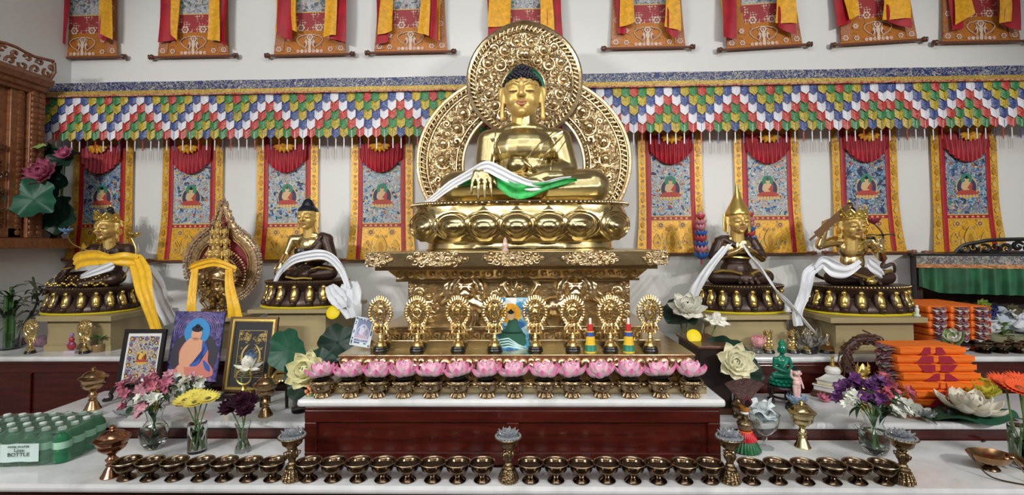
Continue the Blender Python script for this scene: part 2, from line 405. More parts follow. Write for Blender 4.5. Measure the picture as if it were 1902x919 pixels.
# ================================================================ the altar tiers
Z1, Z2, Z3 = .65, .73, .92
def rails(b, x0, x1, y, z0, z1, stiles, w=.05, d=.012, mi=0):
    b.box(x0, x1, y-d, y, z1-w, z1, mi); b.box(x0, x1, y-d, y, z0, z0+w, mi)
    for s in stiles: b.box(s-w/2, s+w/2, y-d, y, z0+w, z1-w, mi)
def tier(name, label, x0, x1, yf, yb, ztop, lip, zb, stiles, rail_z, group=None):
    t = thing(name, label, 'altar step', ((x0+x1)/2, yb, 0))
    cx, cy = (x0+x1)/2, yb
    MB().box(x0-cx, x1-cx, yf-cy, 0, ztop-.03, ztop).obj('marble_top', M_marble, t, 0, bevel=.011)
    b = MB().box(x0+lip[0]-cx, x1-lip[1]-cx, yf+.025-cy, -.004, zb, ztop-.03).obj('wood_body', M_mahog, t, 0)
    if rail_z is None: return t
    m = MB(); rails(m, x0+lip[0]-cx, x1-lip[1]-cx, yf+.025-cy, rail_z, ztop-.045, [q-cx for q in stiles], .05)
    m.box(x0+lip[0]-cx, x1-lip[1]-cx, yf+.011-cy, yf+.025-cy, ztop-.045, ztop-.030)
    m.obj('panel_moulding', M_mahog, t, 0, bevel=.004)
    return t
t = thing('altar_table', 'long low white marble altar table in front, holding the row of bowls', 'altar table', (0, 1.82, 0))
poly = [(-2.75, 0), (2.75, 0), (2.75, .452), (.785, .452), (.785, .172), (-.925, .172), (-.925, .452), (-2.75, .452)]
MB().slab(poly, .62, .65).obj('marble_top', M_marble, t, 0, bevel=.011)
poly2 = [(-2.72, .03), (2.72, .03), (2.72, .45), (.79, .45), (.79, .168), (-.93, .168), (-.93, .45), (-2.72, .45)]
MB().slab(poly2, 0, .62).obj('wood_body', M_mahog, t, 0)
tier('altar_block', 'central mahogany block with white marble top carrying the pink lotuses', -.942, .792, 1.975, 3.40, Z3, (.028, .020), 0, [-.889, -.06, .747], .655)
tier('altar_step', 'marble step on the left with framed pictures leaning on it', -2.42, -.955, 2.25, 2.742, Z2, (.02, .01), 0, [], None)
tier('altar_step', 'marble step on the right with the folded orange cloth pile', .805, 2.85, 2.25, 2.695, Z2, (.01, .02), 0, [], None)
tier('altar_cabinet', 'tall red cabinet step at the left wall under the bronze statues', -3.315, -1.0, 2.745, 3.415, Z3, (.005, .02), 0, [-2.9, -1.95], .3)
tier('altar_cabinet', 'tall red cabinet step on the right under brass bowls and statues', .86, 3.74, 2.70, 3.415, Z3, (.02, .005), 0, [1.9, 2.7], .3)
# ================================================================ valance
VY = 3.2
t = thing('valance', 'long patchwork valance of coloured silk points across the back wall', 'valance', (0, VY, 2.6))
def zz(z): return z - 2.6
MB().grid(160, 2, lambda u, v: (-3.31 + u*6.95, .004*sin(u*60), zz(2.604 + v*.072)), 0, .004).obj('brocade_band', M_blueband, t, 80)
MB().grid(160, 1, lambda u, v: (-3.31 + u*6.95, -.036 + .002*sin(u*90), zz(2.574 + v*.031)), 0, .004).obj('gold_trim', M_goldband, t, 80)
MB().tube([(-3.31 + i*6.95/200, -.044, zz(2.570 + .0012*sin(i*.9))) for i in range(201)], .007, 6).obj('cord', M_cord, t)
MB().tube([(-3.31, .03, zz(2.66)), (3.64, .03, zz(2.66))], .012, 8).obj('rod', M_darkteak, t)
MB().box(-3.31, 3.64, .04, .044, zz(2.33), zz(2.67)).obj('lining', M_maroon, t, 0)
for i in range(23): pass
X0 = at(503, 190, VY).x; PW = (at(744.5, 190, VY).x - X0)/16
dist = {}
seqs = []
def dcol(i):                                               # distance from the nearest white column
    if i >= 73 + 1:                                         # two white columns stand close together here
        j = i - 75; 
        if i == 74: return 1
        q = j % 8; return min(q, 8-q)
    q = i % 8; return min(q, 8-q)
def pen_mesh(L, mi):
    b = MB()
    hw = PW*.51
    def fn(u, v):
        x = (u-.5)*2; z = -v*(L - .024) - (v**6)*.024*(1-abs(x))
        return (x*hw*(1 - .06*v), -.007*(1-x*x) - .004*v, z)
    b.grid(6, 7, fn, 0, .0015)
    b.box(-.0012, .0012, -.0135, -.0118, -L*.93, -L*.42, 1)
    return b
pmesh = []
lines = [M_hair, M_white, M_dark, M_white, M_white]
for c in range(5):
    pmesh.append(pen_mesh(.092, c).mesh('pennant', [PEN[c], [PEN[1], PEN[3], PEN[1], PEN[0], PEN[0]][c]], 50))
tas = []
for c in range(5):
    b = MB(); b.box(-.0035, .0035, -.001, .001, -.072, 0); tas.append(b.mesh('tassel', PEN[[0, 1, 0, 0, 4][c]], 0))
i0 = int(math.floor((-3.29 - X0)/PW)) + 1; i1 = int((3.62 - X0)/PW)
rest = MB(); rm = []
for i in range(i0, i1+1):
    x = X0 + i*PW
    pxs = CPX  # columns hidden behind the aureole go into the uncounted rows
    hidden = -.60 < x < .64
    for r in range(5):
        c = (dcol(i) - r) % 5; z = zz(2.267 + .058*(4-r)) + .092 + (x+.1)**2*.0006 + random.uniform(-.002, .002)
        y = -.006 + .004*r - .006*(4-r)*.5
        if r == 4 and not hidden and x < 3.33:
            link('pennant', pmesh[c], t, (x, y, z)); link('tassel', tas[(i*2+c) % 5], t, (x, y-.002, z-.090))
        else:
            M = Matrix.Translation((x, y, z)) @ Matrix.Rotation(random.uniform(-.03, .03), 4, 'Y')
            me = pmesh[c]; k = rest.add([M @ q.co for q in me.vertices], [tuple(p.vertices) for p in me.polygons], c)
o = rest.obj('pennant_rows', PEN, t, 50); o['kind'] = 'stuff'
# ================================================================ hanging scroll paintings
def disc(b, x, z, r, y, mi, n=10, d=.0006, sz=1): b.prism([(x + r*cos(2*pi*i/n), z + r*sz*sin(2*pi*i/n)) for i in range(n)], y, y-d, mi)
def flower(b, x, z, r, y, m1, m2, m3):
    for k in range(6): disc(b, x + r*.75*cos(k*pi/3), z + r*.75*sin(k*pi/3), r*.45, y, m1, 8, .0007)
    disc(b, x, z, r*.62, y, m2, 10, .0011); disc(b, x, z, r*.3, y, m3, 8, .0014)
def leafshape(b, x, z, w, h, y, mi, d=.0007):
    p = [(x + w*sin(pi*t)*(1-.25*t), z + h*t) for t in [i/8 for i in range(9)]] + [(x - w*sin(pi*t)*(1-.25*t), z + h*t) for t in [i/8 for i in range(7, 0, -1)]]
    b.prism(p, y, y-d, mi)
M_creamthread = plain('cream_thread', (.62, .43, .12), .5); M_redthread = plain('red_thread', (.26, .035, .03), .5); M_oliveth = plain('olive_thread', (.46, .24, .03), .45, .2)
M_pinkth = plain('pink_thread', (.62, .36, .30), .5); M_paleth = plain('pale_thread', (.66, .52, .40), .5); M_rosewood = plain('rosewood_rod', (.16, .05, .025), .45)
def smooth_poly(pts, k=4):
    n = len(pts); out = []
    for i in range(n):
        p0, p1, p2, p3 = pts[i-1], pts[i], pts[(i+1) % n], pts[(i+2) % n]
        for j in range(k):
            t = j/k; out.append(tuple(.5*((2*p1[c]) + (p2[c]-p0[c])*t + (2*p0[c]-5*p1[c]+4*p2[c]-p3[c])*t*t + (p3[c]-p0[c]-3*p2[c]+3*p1[c])*t**3) for c in (0, 1)))
    return out
def figure(b, cx, z0, s, y, mi):                            # painted seated figure; mi: aura, halo, skin, robe, lotus, hair
    A, Hh, S, R, Lo, Ha = mi
    disc(b, cx, z0+.42*s, .46*s, y, Lo, 24, .0004, 1.12); disc(b, cx, z0+.42*s, .42*s, y-.0003, A, 24, .0005, 1.1)
    disc(b, cx, z0+.78*s, .25*s, y-.0006, Hh, 20, .0006)
    sm = lambda pts: smooth_poly(pts)
    b.prism([(cx + a*s, z0 + c*s) for a, c in [(-.50, 0), (.50, 0), (.44, .10), (-.44, .10)]], y-.0012, y-.0018, R)
    for k in range(7): disc(b, cx + (-.42+.14*k)*s, z0+.02*s, .07*s, y-.0014, [Lo, S][k % 2], 8, .0006)
    b.prism([(cx + a*s, z0 + c*s) for a, c in sm([(-.44, .12), (.44, .12), (.36, .24), (.22, .32), (.24, .56), (.12, .64), (-.12, .64), (-.22, .52), (-.20, .32), (-.36, .24)])], y-.0014, y-.0022, R)
    b.prism([(cx + a*s, z0 + c*s) for a, c in sm([(-.24, .36), (-.05, .30), (.02, .40), (.16, .62), (.06, .66), (-.12, .66), (-.22, .58)])], y-.002, y-.0028, S)
    b.prism([(cx + a*s, z0 + c*s) for a, c in [(-.2, .36), (.06, .36), (.1, .30), (-.16, .28)]], y-.003, y-.0034, S)
    disc(b, cx, z0+.75*s, .095*s, y-.002, S, 12, .0012, 1.2); disc(b, cx, z0+.84*s, .085*s, y-.0028, Ha, 10, .0008, .7); disc(b, cx, z0+.91*s, .035*s, y-.0028, Ha, 8, .0008)
def lower_thangka(paint, seed):
    rnd = random.Random(seed)
    kids = []
    hw = lambda z: .220 + .026*max(0, 1 - z/.42)**2
    sy = lambda z, x=0: -.010 - .022*max(0, 1 - z/.4)**1.5
    b = MB(); b.grid(14, 20, lambda u, v: ((2*u-1)*hw(v*.88), sy(v*.88), v*.88), 0, .003)
    for sx in (-1, 1):
        for k in range(9):
            z = .06 + k*.088; flower(b, sx*(hw(z)-.030), z, .012, sy(z)-.0035, 2, 1, 2)
            leafshape(b, sx*(hw(z+.02)-.030), z+.022, .016, .05, sy(z)-.004, 3 if k % 2 else 2)
        flower(b, sx*.03, .16, .010, sy(.16)-.0036, 3, 2, 1); flower(b, sx*.055, .035, .011, sy(.03)-.0036, 2, 1, 2); leafshape(b, sx*.052, .045, .014, .05, sy(.06)-.004, 2)
        flower(b, sx*.075, .19, .022, sy(.19)-.0035, 2, 1, 2); flower(b, sx*.105, .075, .013, sy(.07)-.004, 2, 1, 2)
        leafshape(b, sx*.10, .02, .034, .12, sy(.08)-.005, 2); leafshape(b, sx*.10, .025, .027, .105, sy(.08)-.0056, 0); flower(b, sx*.10, .07, .013, sy(.08)-.006, 2, 1, 2)
    leafshape(b, 0, .012, .046, .165, sy(.06)-.006, 2); leafshape(b, 0, .018, .038, .145, sy(.06)-.0068, 0); leafshape(b, 0, .03, .022, .10, sy(.06)-.0074, 3); flower(b, 0, .085, .022, sy(.08)-.0075, 1, 2, 1)
    kids.append(('brocade', b.mesh('brocade', [M_brocY, M_redthread, M_creamthread, M_oliveth], 50), None))
    b = MB()
    for sx in (-1, 1): b.grid(2, 16, lambda u, v: (sx*(.137 + u*.030 + .010*max(0, 1-v*.87/.4)**2), sy(v*.87)-.0045-.003*sin(u*pi), .005+v*.865), 0, .002)
    kids.append(('red_border', b.mesh('red_border', M_red, 60), None))
    b = MB(); b.box(-.136, .136, -.0190, -.012, .226, .250, 1); b.box(-.136, .136, -.0200, -.012, .250, .257, 0); b.box(-.136, .136, -.0200, -.012, .221, .226, 0)
    for k in range(7): b.box(-.12 + .036*k, -.105 + .036*k, -.0196, -.0185, .232, .244, 0)
    kids.append(('silk_strip', b.mesh('silk_strip', [M_creamthread, M_red], 0), None))
    b = MB(); b.box(-.133, .133, -.0155, -.012, .256, .70, 0)
    figure(b, rnd.uniform(-.004, .004), .375, .155, -.0155, (2, 1, 3, 4, 5, 6))
    for k in range(16):
        x = rnd.uniform(-.115, .115); z = rnd.uniform(.27, .68)
        if abs(x) < .075 and .36 < z < .56: continue
        if k % 3 == 0: disc(b, x, z, .010, -.0155, 5, 8, .0004, 1.2); disc(b, x, z-.002, .007, -.0158, 4, 8, .0005, 1.2)
        else: leafshape(b, x, z, .014, .018, -.0155, rnd.choice([1, 3, 4, 5]), .0005)
    kids.append(('painting', b.mesh('painting', [paint, M_halo, M_aura, M_skin, M_redrobe, M_creamthread, M_hair], 0), None))
    b = MB()
    def veil(u, v):
        x = (2*u-1); L = .10 + .105*(1-abs(x)**2.2); pl = sin(u*2*pi*9 + 2*x*v)*.008*(.3+v)
        return (x*.150*(1 - .10*v*(1-abs(x))), -.030 - pl - .012*(1-x*x), .815 - v*L)
    b.grid(72, 8, veil, 0, .0015)
    kids.append(('silk_veil', b.mesh('silk_veil', M_red, 70), None))
    b = MB()
    for k in range(7):
        a = pi*(.05 + .9*k/6) + pi; b.ball((.045*cos(a), -.062, .800 + .022*sin(a)), (.030, .012, .013), 8, 6, mat=Matrix.Rotation(-a, 4, 'Y'))
    b.ball((0, -.07, .80), (.02, .014, .016))
    kids.append(('ribbon_bow', b.mesh('ribbon_bow', M_yel), None))
    b = MB(); b.tube([(-.285, -.022, -.004), (.285, -.022, -.004)], .011, 10)
    for sx in (-1, 1): b.lathe([(0, 0), (.013, .002), (.016, .012), (.011, .022), (.014, .030), (0, .036)], (0, 0, 0), 12, 1, mat=Matrix.Translation((sx*.283, -.022, -.004)) @ Matrix.Rotation(sx*pi/2, 4, 'Y'))
    kids.append(('roller_rod', b.mesh('roller_rod', [M_teak, M_teak]), None))
    return kids
descs = ['leftmost, behind the scarfed bronze bodhisattva', 'second from left, behind the aureole of the many-headed statue', 'third from left, behind the dark-robed buddha statue', 'fourth from left, beside the big gold throne',
         'fifth from left, just right of the big gold throne', 'sixth from left, right of the pointed-hat statue', 'seventh from left, behind the sword-bearing statue', 'rightmost, above the black carved cabinet']
tops = []
for i, (cx, cy) in enumerate([(190, 481), (357, 482), (534, 481), (710, 481), (1247, 469), (1427, 469), (1610, 467), (1796, 467)]):
    p = at(cx, cy, 3.405)
    t = thing('hanging_scroll', 'lower yellow scroll painting, ' + descs[i], 'scroll painting', (p.x, 3.405, p.z), 0, 'lower row of scroll paintings')
    if i % 4 in (0, 1) and i < 2: kids0 = lower_thangka(M_paint[1 - i], i)
    elif i in (2, 4, 5, 6): kids0 = lower_thangka(M_paint[0 if i != 6 else 1], i)
    for n, me, _ in kids0: link(n, me, t)
def upper_thangka():
    kids = []
    hw = lambda z: .240 + .022*max(0, 1 - z/.45)**1.5
    sy = lambda z: -.010 - .012*max(0, 1 - z/.4)**1.5
    b = MB(); b.grid(12, 16, lambda u, v: ((2*u-1)*hw(v*.9), sy(v*.9), v*.9), 0, .003)
    for sx in (-1, 1):
        b.grid(2, 12, lambda u, v: (sx*(hw(.02+v*.88)-.072+u*.070), sy(v*.9)-.0035, .02 + v*.88), 1, .0004)
        for k in range(5): flower(b, sx*(hw(.04 + k*.16)-.035), .04 + k*.16, .017, sy(.04 + k*.16)-.005, 3, 2, 3)
        flower(b, sx*.066, .195, .024, sy(.2)-.004, 3, 2, 4); flower(b, sx*.15, .12, .018, sy(.1)-.005, 4, 3, 2); flower(b, sx*.15, .035, .016, sy(.03)-.005, 3, 2, 4)
        b.tube([(sx*(.02 + .052*sin(pi*t/8) + .030*sin(pi*t/16)), sy(.07)-.006, .035 + .105*sin(pi*t/20) + .004*(t % 2)) for t in range(11)] + [(sx*(.045 - .010*t), sy(.1)-.006, .140 - .018*t) for t in range(1, 4)], .0032, 4, 3)
        leafshape(b, sx*.03, .05, .014, .055, sy(.07)-.005, 3); leafshape(b, sx*.035, .055, .008, .035, sy(.07)-.0058, 2)
    leafshape(b, 0, .05, .016, .07, sy(.07)-.005, 3); flower(b, 0, .125, .021, sy(.12)-.005, 3, 2, 3)
    for k in range(7): disc(b, (k-3)*.028, .022, .013, sy(.02)-.004, 3 if k % 2 else 4, 8)
    b.prism([(-.012, .03), (.012, .03), (.006, .07), (-.006, .07)], sy(.04)-.005, sy(.04)-.0062, 3)
    kids.append(('brocade', b.mesh('brocade', [M_brocO, M_brocP, M_redthread, M_paleth, M_pinkth], 50)))
    b = MB(); b.box(-.14, .14, -.0155, -.012, .255, .305)
    b.box(-.125, .125, -.0150, -.012, .17, .255)
    kids.append(('checked_border', b.mesh('checked_border', M_brocR, 0)))
    b = MB(); b.box(-.133, .133, -.0165, -.012, .305, .88, 0); b.box(-.133, .133, -.0168, -.0164, .305, .312, 1)
    rnd = random.Random(4)
    for k in range(50): leafshape(b, rnd.uniform(-.115, .115), rnd.uniform(.32, .86), rnd.uniform(.006, .014), rnd.uniform(.01, .03), -.0165, rnd.choice([1, 2, 3]), .0005)
    kids.append(('painting', b.mesh('painting', [M_paint[2], M_creamthread, M_pinkth, M_halo], 0)))
    b = MB(); b.tube([(-.305, -.022, -.004), (.305, -.022, -.004)], .009, 10)
    for sx in (-1, 1): b.lathe([(0, 0), (.014, .002), (.021, .014), (.016, .026), (.019, .034), (0, .042)], (0, 0, 0), 12, 1, mat=Matrix.Translation((sx*.29, -.022, -.004)) @ Matrix.Rotation(sx*pi/2, 4, 'Y'))
    kids.append(('roller_rod', b.mesh('roller_rod', [M_rosewood, M_darkteak])))
    return kids
ukids = upper_thangka()
RIB = [  # photo columns: centre, rod row, roll, ribbons (colour, x0, x1 at the top, x0, x1 at the lower end, rows of the two lower corners)
 (158, 108, 0, [('y', 96, 110, 88, 107, 62, 66), ('r', 104, 128, 104, 125, 72, 84), ('r', 205, 219, 182, 200, 70, 79), ('y', 192, 214, 180, 209, 60, 74)]),
 (363, 106, 0, [('r', 298, 322, 295, 324, 80, 74), ('y', 314, 331, 321, 332, 66, 78), ('r', 408, 424, 405, 420, 74, 88), ('y', 396, 412, 383, 408, 72, 77)]),
 (578, 103, 0, [('y', 514, 524, 512, 522, 60, 62), ('r', 514, 544, 517, 545, 66, 76), ('y', 543, 550, 543, 553, 56, 60), ('r', 622, 647, 610, 642, 70, 79), ('y', 606, 628, 600, 624, 68, 64)]),
 (764, 98, 0, [('r', 700, 716, 699, 721, 84, 78), ('y', 708, 728, 703, 730, 66, 58), ('y', 806, 820, 806, 817, 70, 77), ('r', 798, 814, 790, 812, 62, 78), ('y', 784, 800, 776, 797, 60, 66)]),
 (975, 98, 0, [('r', 905, 945, 906, 946, 72, 70), ('y', 908, 948, 907, 949, 52, 47), ('r', 1015, 1040, 1018, 1046, 76, 82), ('y', 1003, 1024, 1003, 1029, 48, 57)]),
 (1202, 90, 0, [('r', 1140, 1156, 1146, 1163, 64, 62), ('y', 1150, 1172, 1151, 1180, 52, 42), ('r', 1240, 1266, 1239, 1258, 60, 74), ('y', 1238, 1260, 1234, 1264, 48, 58)]),
 (1417, 89, .045, [('y', 1342, 1355, 1344, 1350, 44, 40), ('r', 1345, 1373, 1344, 1369, 66, 70), ('r', 1450, 1482, 1446, 1478, 52, 68), ('y', 1449, 1478, 1442, 1481, 42, 46)]),
 (1628, 80, .045, [('r', 1553, 1578, 1553, 1582, 48, 40), ('y', 1560, 1592, 1578, 1599, 36, 26), ('r', 1645, 1690, 1648, 1692, 40, 56), ('y', 1648, 1688, 1641, 1692, 36, 36)]),
 (1817, 79, 0, [('r', 1762, 1785, 1766, 1790, 58, 52), ('y', 1770, 1795, 1772, 1810, 48, 26), ('r', 1870, 1895, 1862, 1893, 46, 58), ('y', 1852, 1873, 1857, 1877, 42, 40)])]
for i, (cx, cy, rl, rbs) in enumerate(RIB):
    p = at(cx, cy, 3.405)
    t = thing('hanging_scroll', 'orange scroll painting with silk ribbons, ' + ['leftmost of the upper row', 'second from left in the upper row', 'third from left in the upper row', 'fourth from left, just left of the gold aureole', 'middle one partly hidden behind the gold aureole tip', 'first to the right of the gold aureole', 'third from right in the upper row', 'second from right in the upper row', 'rightmost of the upper row'][i],
              'scroll painting', (p.x, 3.405, p.z), 0, 'upper row of scroll paintings')
    t.rotation_euler = (0, -rl, 0)
    for n, me in ukids: link(n, me, t)
    for k, (c, a0, a1, b0, b1, r0, r1) in enumerate(rbs):
        yy = 3.36 - .012*k; q0, q1 = at(a0, -45, yy), at(a1, -45, yy); e0, e1 = at(b0, r0, yy), at(b1, r1, yy); o = V(t.location)
        h0, h1 = q0 + (q0-e0)*.8, q1 + (q1-e1)*.8
        def fn(u, v, q0=h0, q1=h1, e0=e0, e1=e1, k=k):
            p = (q0.lerp(q1, u)).lerp(e0.lerp(e1, u), v); p.y += .008*sin(u*5+v*4+k) - .006*sin(v*7+k); p.x += .004*sin(v*9+k*2); return p - o
        MB().grid(6, 14, fn, 0, .0015).obj('ribbon', M_yel if c == 'y' else M_red, t, 70)
# ================================================================ relief ornament helpers
def spiral(b, x, z, R, y, a0, dr, tr, turns=1.6, n=16, mi=0, lift=.5):
    pts = []; rs = []
    for i in range(n+1):
        t = i/n; r = R*(1-.88*t); a = a0 + dr*2*pi*turns*t
        pts.append((x + r*cos(a), y - tr*lift*(1+t), z + r*sin(a))); rs.append(tr*(.55 + .6*sin(pi*min(1, t*1.1+.05))))
    b.tube(pts, rs, 5, mi)
def ornament(b, x, z, R, y, rnd, boss=True, mi=0):
    dr = rnd.choice((-1, 1)); a0 = rnd.uniform(0, 6.28)
    if boss:
        b.ball((x, y, z), (R*.60, R*.62, R*.60), 12, 6, mi)
        pts = []; rs = []
        for i in range(15):
            t = i/14; a = a0 + dr*4.6*t; r = R*(.72 + .42*t*t); pts.append((x + r*cos(a), y-.002, z + r*sin(a))); rs.append(R*.20*(1.15 - t*.8))
        b.tube(pts, rs, 5, mi)
        for k in range(4):
            a = a0 + dr*(4.0 - k*.75); b.ball((x + R*1.0*cos(a), y, z + R*1.0*sin(a)), (R*.15, R*.14, R*.15), 6, 4, mi)
    else:
        spiral(b, x, z, R*.95, y, a0, dr, R*.27, 1.3, 14, mi)
def fill_relief(b, region, box, sizes, y, seed, mi=0, mirror=None, tries=900):
    rnd = random.Random(seed); done = []
    for R, boss in sizes:
        for _ in range(tries):
            x = rnd.uniform(box[0], box[1]); z = rnd.uniform(box[2], box[3])
            if not region(x, z, R): continue
            if any((x-p)**2 + (z-q)**2 < ((R+s)*.93)**2 for p, q, s in done): continue
            done.append((x, z, R)); 
            if mirror is not None: done.append((2*mirror-x, z, R))
            st = rnd.getstate(); ornament(b, x, z, R, y, rnd, boss, mi)
            if mirror is not None: rnd.setstate(st); ornament(b, 2*mirror-x, z, R, y, rnd, boss, mi)
def rosette(b, x, z, R, y, n=14, mi=0):
    b.ball((x, y-.004, z), (R*.42, R*.35, R*.42), 10, 6, mi); b.tube([(x + R*.55*cos(2*pi*i/16), y, z + R*.55*sin(2*pi*i/16)) for i in range(16)], R*.07, 5, mi, True)
    for k in range(n):
        a = 2*pi*k/n; b.ball((x + R*.78*cos(a), y, z + R*.78*sin(a)), (R*.26, R*.12, R*.09), 8, 5, mi, mat=Matrix.Rotation(-a, 4, 'Y'))
def pxbox(b, x0, x1, y0, y1, Yf, Yb, o, mi=0):             # a box whose front face covers photo columns x0..x1 and rows y0..y1
    xm, ym = (x0+x1)/2, (y0+y1)/2
    X0, X1 = at(x0, ym, Yf).x, at(x1, ym, Yf).x; zt, zb = at(xm, y0, Yf).z, at(xm, y1, Yf).z
    b.box(X0-o[0], X1-o[0], Yf-o[1], Yb-o[1], zb-o[2], zt-o[2], mi); return X0-o[0], X1-o[0], zb-o[2], zt-o[2]
M_repd = plain('beaten_gold', (.62, .48, .26), .3, 1, (34, 1.0), .35, 22)
# ================================================================ throne
TX = at(958, 600, 2.3).x
t = thing('throne', 'big gold stepped throne with lions in relief, under the great buddha', 'throne', (TX, 2.3, Z3))
O = (TX, 2.3, Z3)
ZP = at(954, 658, 2.09).z                                   # top of the plinth
b = MB(); w0 = at(1313, 725, 2.055).x - TX; b.box(-w0, w0, 2.055-2.3, 1.06, 0, .033); b.box(-w0+.012, w0-.012, 2.075-2.3, 1.05, .033, .042)
w1 = at(1289, 680, 2.09).x - TX; b.box(-w1, w1, 2.09-2.3, 1.04, .042, ZP-Z3-.008); b.box(-w1-.006, w1+.006, 2.084-2.3, 1.045, ZP-Z3-.010, ZP-Z3)
b.obj('plinth', M_goldplate, t, 30, bevel=.003)
b = MB(); zp = ZP - Z3; rnd = random.Random(3)
for k in range(9):
    cx = -w1 + .09 + k*(2*w1-.18)/8
    for sx in (-1, 1):
        spiral(b, cx + sx*.030, zp-.040, .028, -.212, pi/2 + sx*.6, sx, .006); spiral(b, cx + sx*.072, zp-.030, .020, -.212, pi/2, -sx, .005)
        spiral(b, cx + sx*.016, zp-.080, .022, -.212, 0, sx, .005)
    b.ball((cx, -.212, zp-.030), (.012, .012, .016))
for k in range(60): b.ball((-w0 + .02 + k*(2*w0-.04)/59, -.238, .038), (.009, .006, .005), 6, 4)
b.obj('scroll_relief', M_goldrelief, t)
b = MB(); pxbox(b, 688, 1228, 631, 652, 2.21, 3.28, O)
b.obj('step', M_goldplate, t, 30, bevel=.003)
b = MB(); x0, x1, z0, z1 = pxbox(b, 712, 1193, 606, 632, 2.275, 3.25, O); b.box(x0-.008, x1+.008, 2.268-2.3, .94, z1-.012, z1+.0015); b.obj('base_band', M_goldplate, t, 30, bevel=.003)
b = MB(); n = 26
for k in range(n):
    x = x0 + .02 + k*(x1-x0-.04)/(n-1)
    spiral(b, x, (z0+z1)/2-.006, .020, -.028, (k % 2)*pi, 1 if k % 2 else -1, .0055, 1.4); b.ball((x + .01, -.028, z0+.012), (.010, .006, .006), 6, 4)
b.obj('foliage_band', M_goldrelief, t)
b = MB(); bx0, bx1, bz0, bz1 = pxbox(b, 758, 1170, 520, 607, 2.33, 3.2, O); b.obj('die', M_repd, t, 30)
b = MB(); yb = .03
bord = lambda x, z: abs(x - (bx0+bx1)/2) > (bx1-bx0)/2 - .155 + .10*((z-bz0)/(bz1-bz0)-.45)**2*4 - .0
for sx in (-1, 1): b.tube([((bx0+bx1)/2 + sx*((bx1-bx0)/2 - .155 + .05*sin(i*1.2) + .06*(i/12-.4)**2*4), yb, bz0 + .01 + (bz1-bz0-.02)*i/12) for i in range(13)], .006, 6)
fill_relief(b, lambda x, z, R: bord(x-R*.7, z) and bord(x+R*.7, z) and bz0+R < z < bz1-R and bx0+R < x < bx1-R, (bx0, (bx0+bx1)/2, bz0, bz1), [(.026, True), (.017, False), (.012, True), (.009, False)], yb, 5, 0, (bx0+bx1)/2)
cx = at(951, 540, 2.33).x - TX
fill_relief(b, lambda x, z, R: abs(x-cx)/.10 + abs(z-(bz1-.07))/.09 < 1.05, (cx-.1, cx+.1, bz1-.16, bz1), [(.022, True), (.013, False), (.008, False)], yb, 9, 0, None, 200)
b.obj('corner_foliage', M_goldrelief, t)
def lion(px, flip):
    lx = at(px, 560, 2.33).x - TX; c = (bz0+bz1)/2; f = flip; P = []
    P += [('e', (0, -.03, .055), (.045, .04, .042)), ('e', (0, -.065, .042), (.028, .022, .020)), ('e', (0, -.075, .055), (.012, .01, .01)), ('t', [(-.022, -.066, .030), (0, -.074, .026), (.022, -.066, .030)], .006)]
    for sx in (-1, 1): P += [('e', (sx*.019, -.062, .068), (.010, .010, .010)), ('e', (sx*.036, -.03, .098), (.013, .010, .016)), ('t', [(sx*.007, -.064, .082), (sx*.030, -.058, .086)], .005)]
    for k in range(15):
        a = pi*(-.15 + 1.3*k/14); P.append(('e', (.060*cos(a), -.018, .050 + .056*sin(a)), (.016, .018, .016)))
    P += [('e', (f*.06, -.0, -.02), (.085, .032, .045)), ('c', (0, -.012, .01), (f*.05, -.004, -.015), .045, .04)]
    P += [('t', [(-f*.02, -.02, 0), (-f*.035, -.03, -.06), (-f*.03, -.03, -.100)], [.024, .016, .014]), ('e', (-f*.038, -.034, -.105), (.022, .018, .010)),
          ('t', [(f*.03, -.02, -.02), (f*.035, -.032, -.065), (f*.02, -.035, -.100)], [.024, .017, .014]), ('e', (f*.012, -.038, -.105), (.022, .018, .010)),
          ('t', [(f*.115, -.01, -.02), (f*.135, -.02, -.06), (f*.11, -.02, -.10)], [.03, .018, .014]), ('e', (f*.10, -.024, -.105), (.022, .016, .010)),
          ('t', [(f*.13, -.0, 0), (f*.165, -.008, .03), (f*.14, -.01, .07), (f*.165, -.01, .10)], [.012, .012, .016, .006]),
          ('t', [(-f*.05, -.01, .10), (-f*.085, -.01, .07), (-f*.075, -.01, .02), (-f*.10, -.01, 0)], [.010, .012, .013, .008]), ('t', [(-f*.055, -.01, .06), (-f*.11, -.008, .03)], [.01, .006])]
    o = blob('lion_relief', P, .0045, M_goldrelief, t, (lx, .026, c + .006), 2); o.scale = (1.2, 1.2, 1.16)
lion(868, 1); lion(1066, -1)
b = MB(); pxbox(b, 735, 1188, 516, 522, 2.30, 3.2, O); pxbox(b, 696, 1222, 494, 501, 2.20, 3.2, O)
xa, xb = at(722, 503, 2.24).x - TX, at(1202, 503, 2.24).x - TX; za, zb = at(958, 517, 2.27).z-Z3, at(958, 500, 2.22).z-Z3
xc, xd = at(740, 515, 2.28).x - TX, at(1184, 515, 2.28).x - TX
b.add([(xc, -.02, za), (xd, -.02, za), (xd, .9, za), (xc, .9, za), (xa, -.085, zb), (xb, -.085, zb), (xb, .9, zb), (xa, .9, zb)], [(0, 3, 2, 1), (4, 5, 6, 7), (0, 1, 5, 4), (1, 2, 6, 5), (2, 3, 7, 6), (3, 0, 4, 7)])
b.obj('cornice', M_goldplate, t, 30, bevel=.002)
b = MB()
for k in range(22): spiral(b, xc + .02 + k*(xd-xc-.04)/21, (za+zb)/2, .022, -.056, 0 if k % 2 else pi, 1, .006, 1.2)
b.obj('cornice_moulding', M_goldrelief, t)
b = MB(); sx0, sx1, sz0, sz1 = pxbox(b, 678, 1241, 466, 494, 2.12, 3.15, O); b.obj('top_slab', M_goldplate, t, 30, bevel=.004)
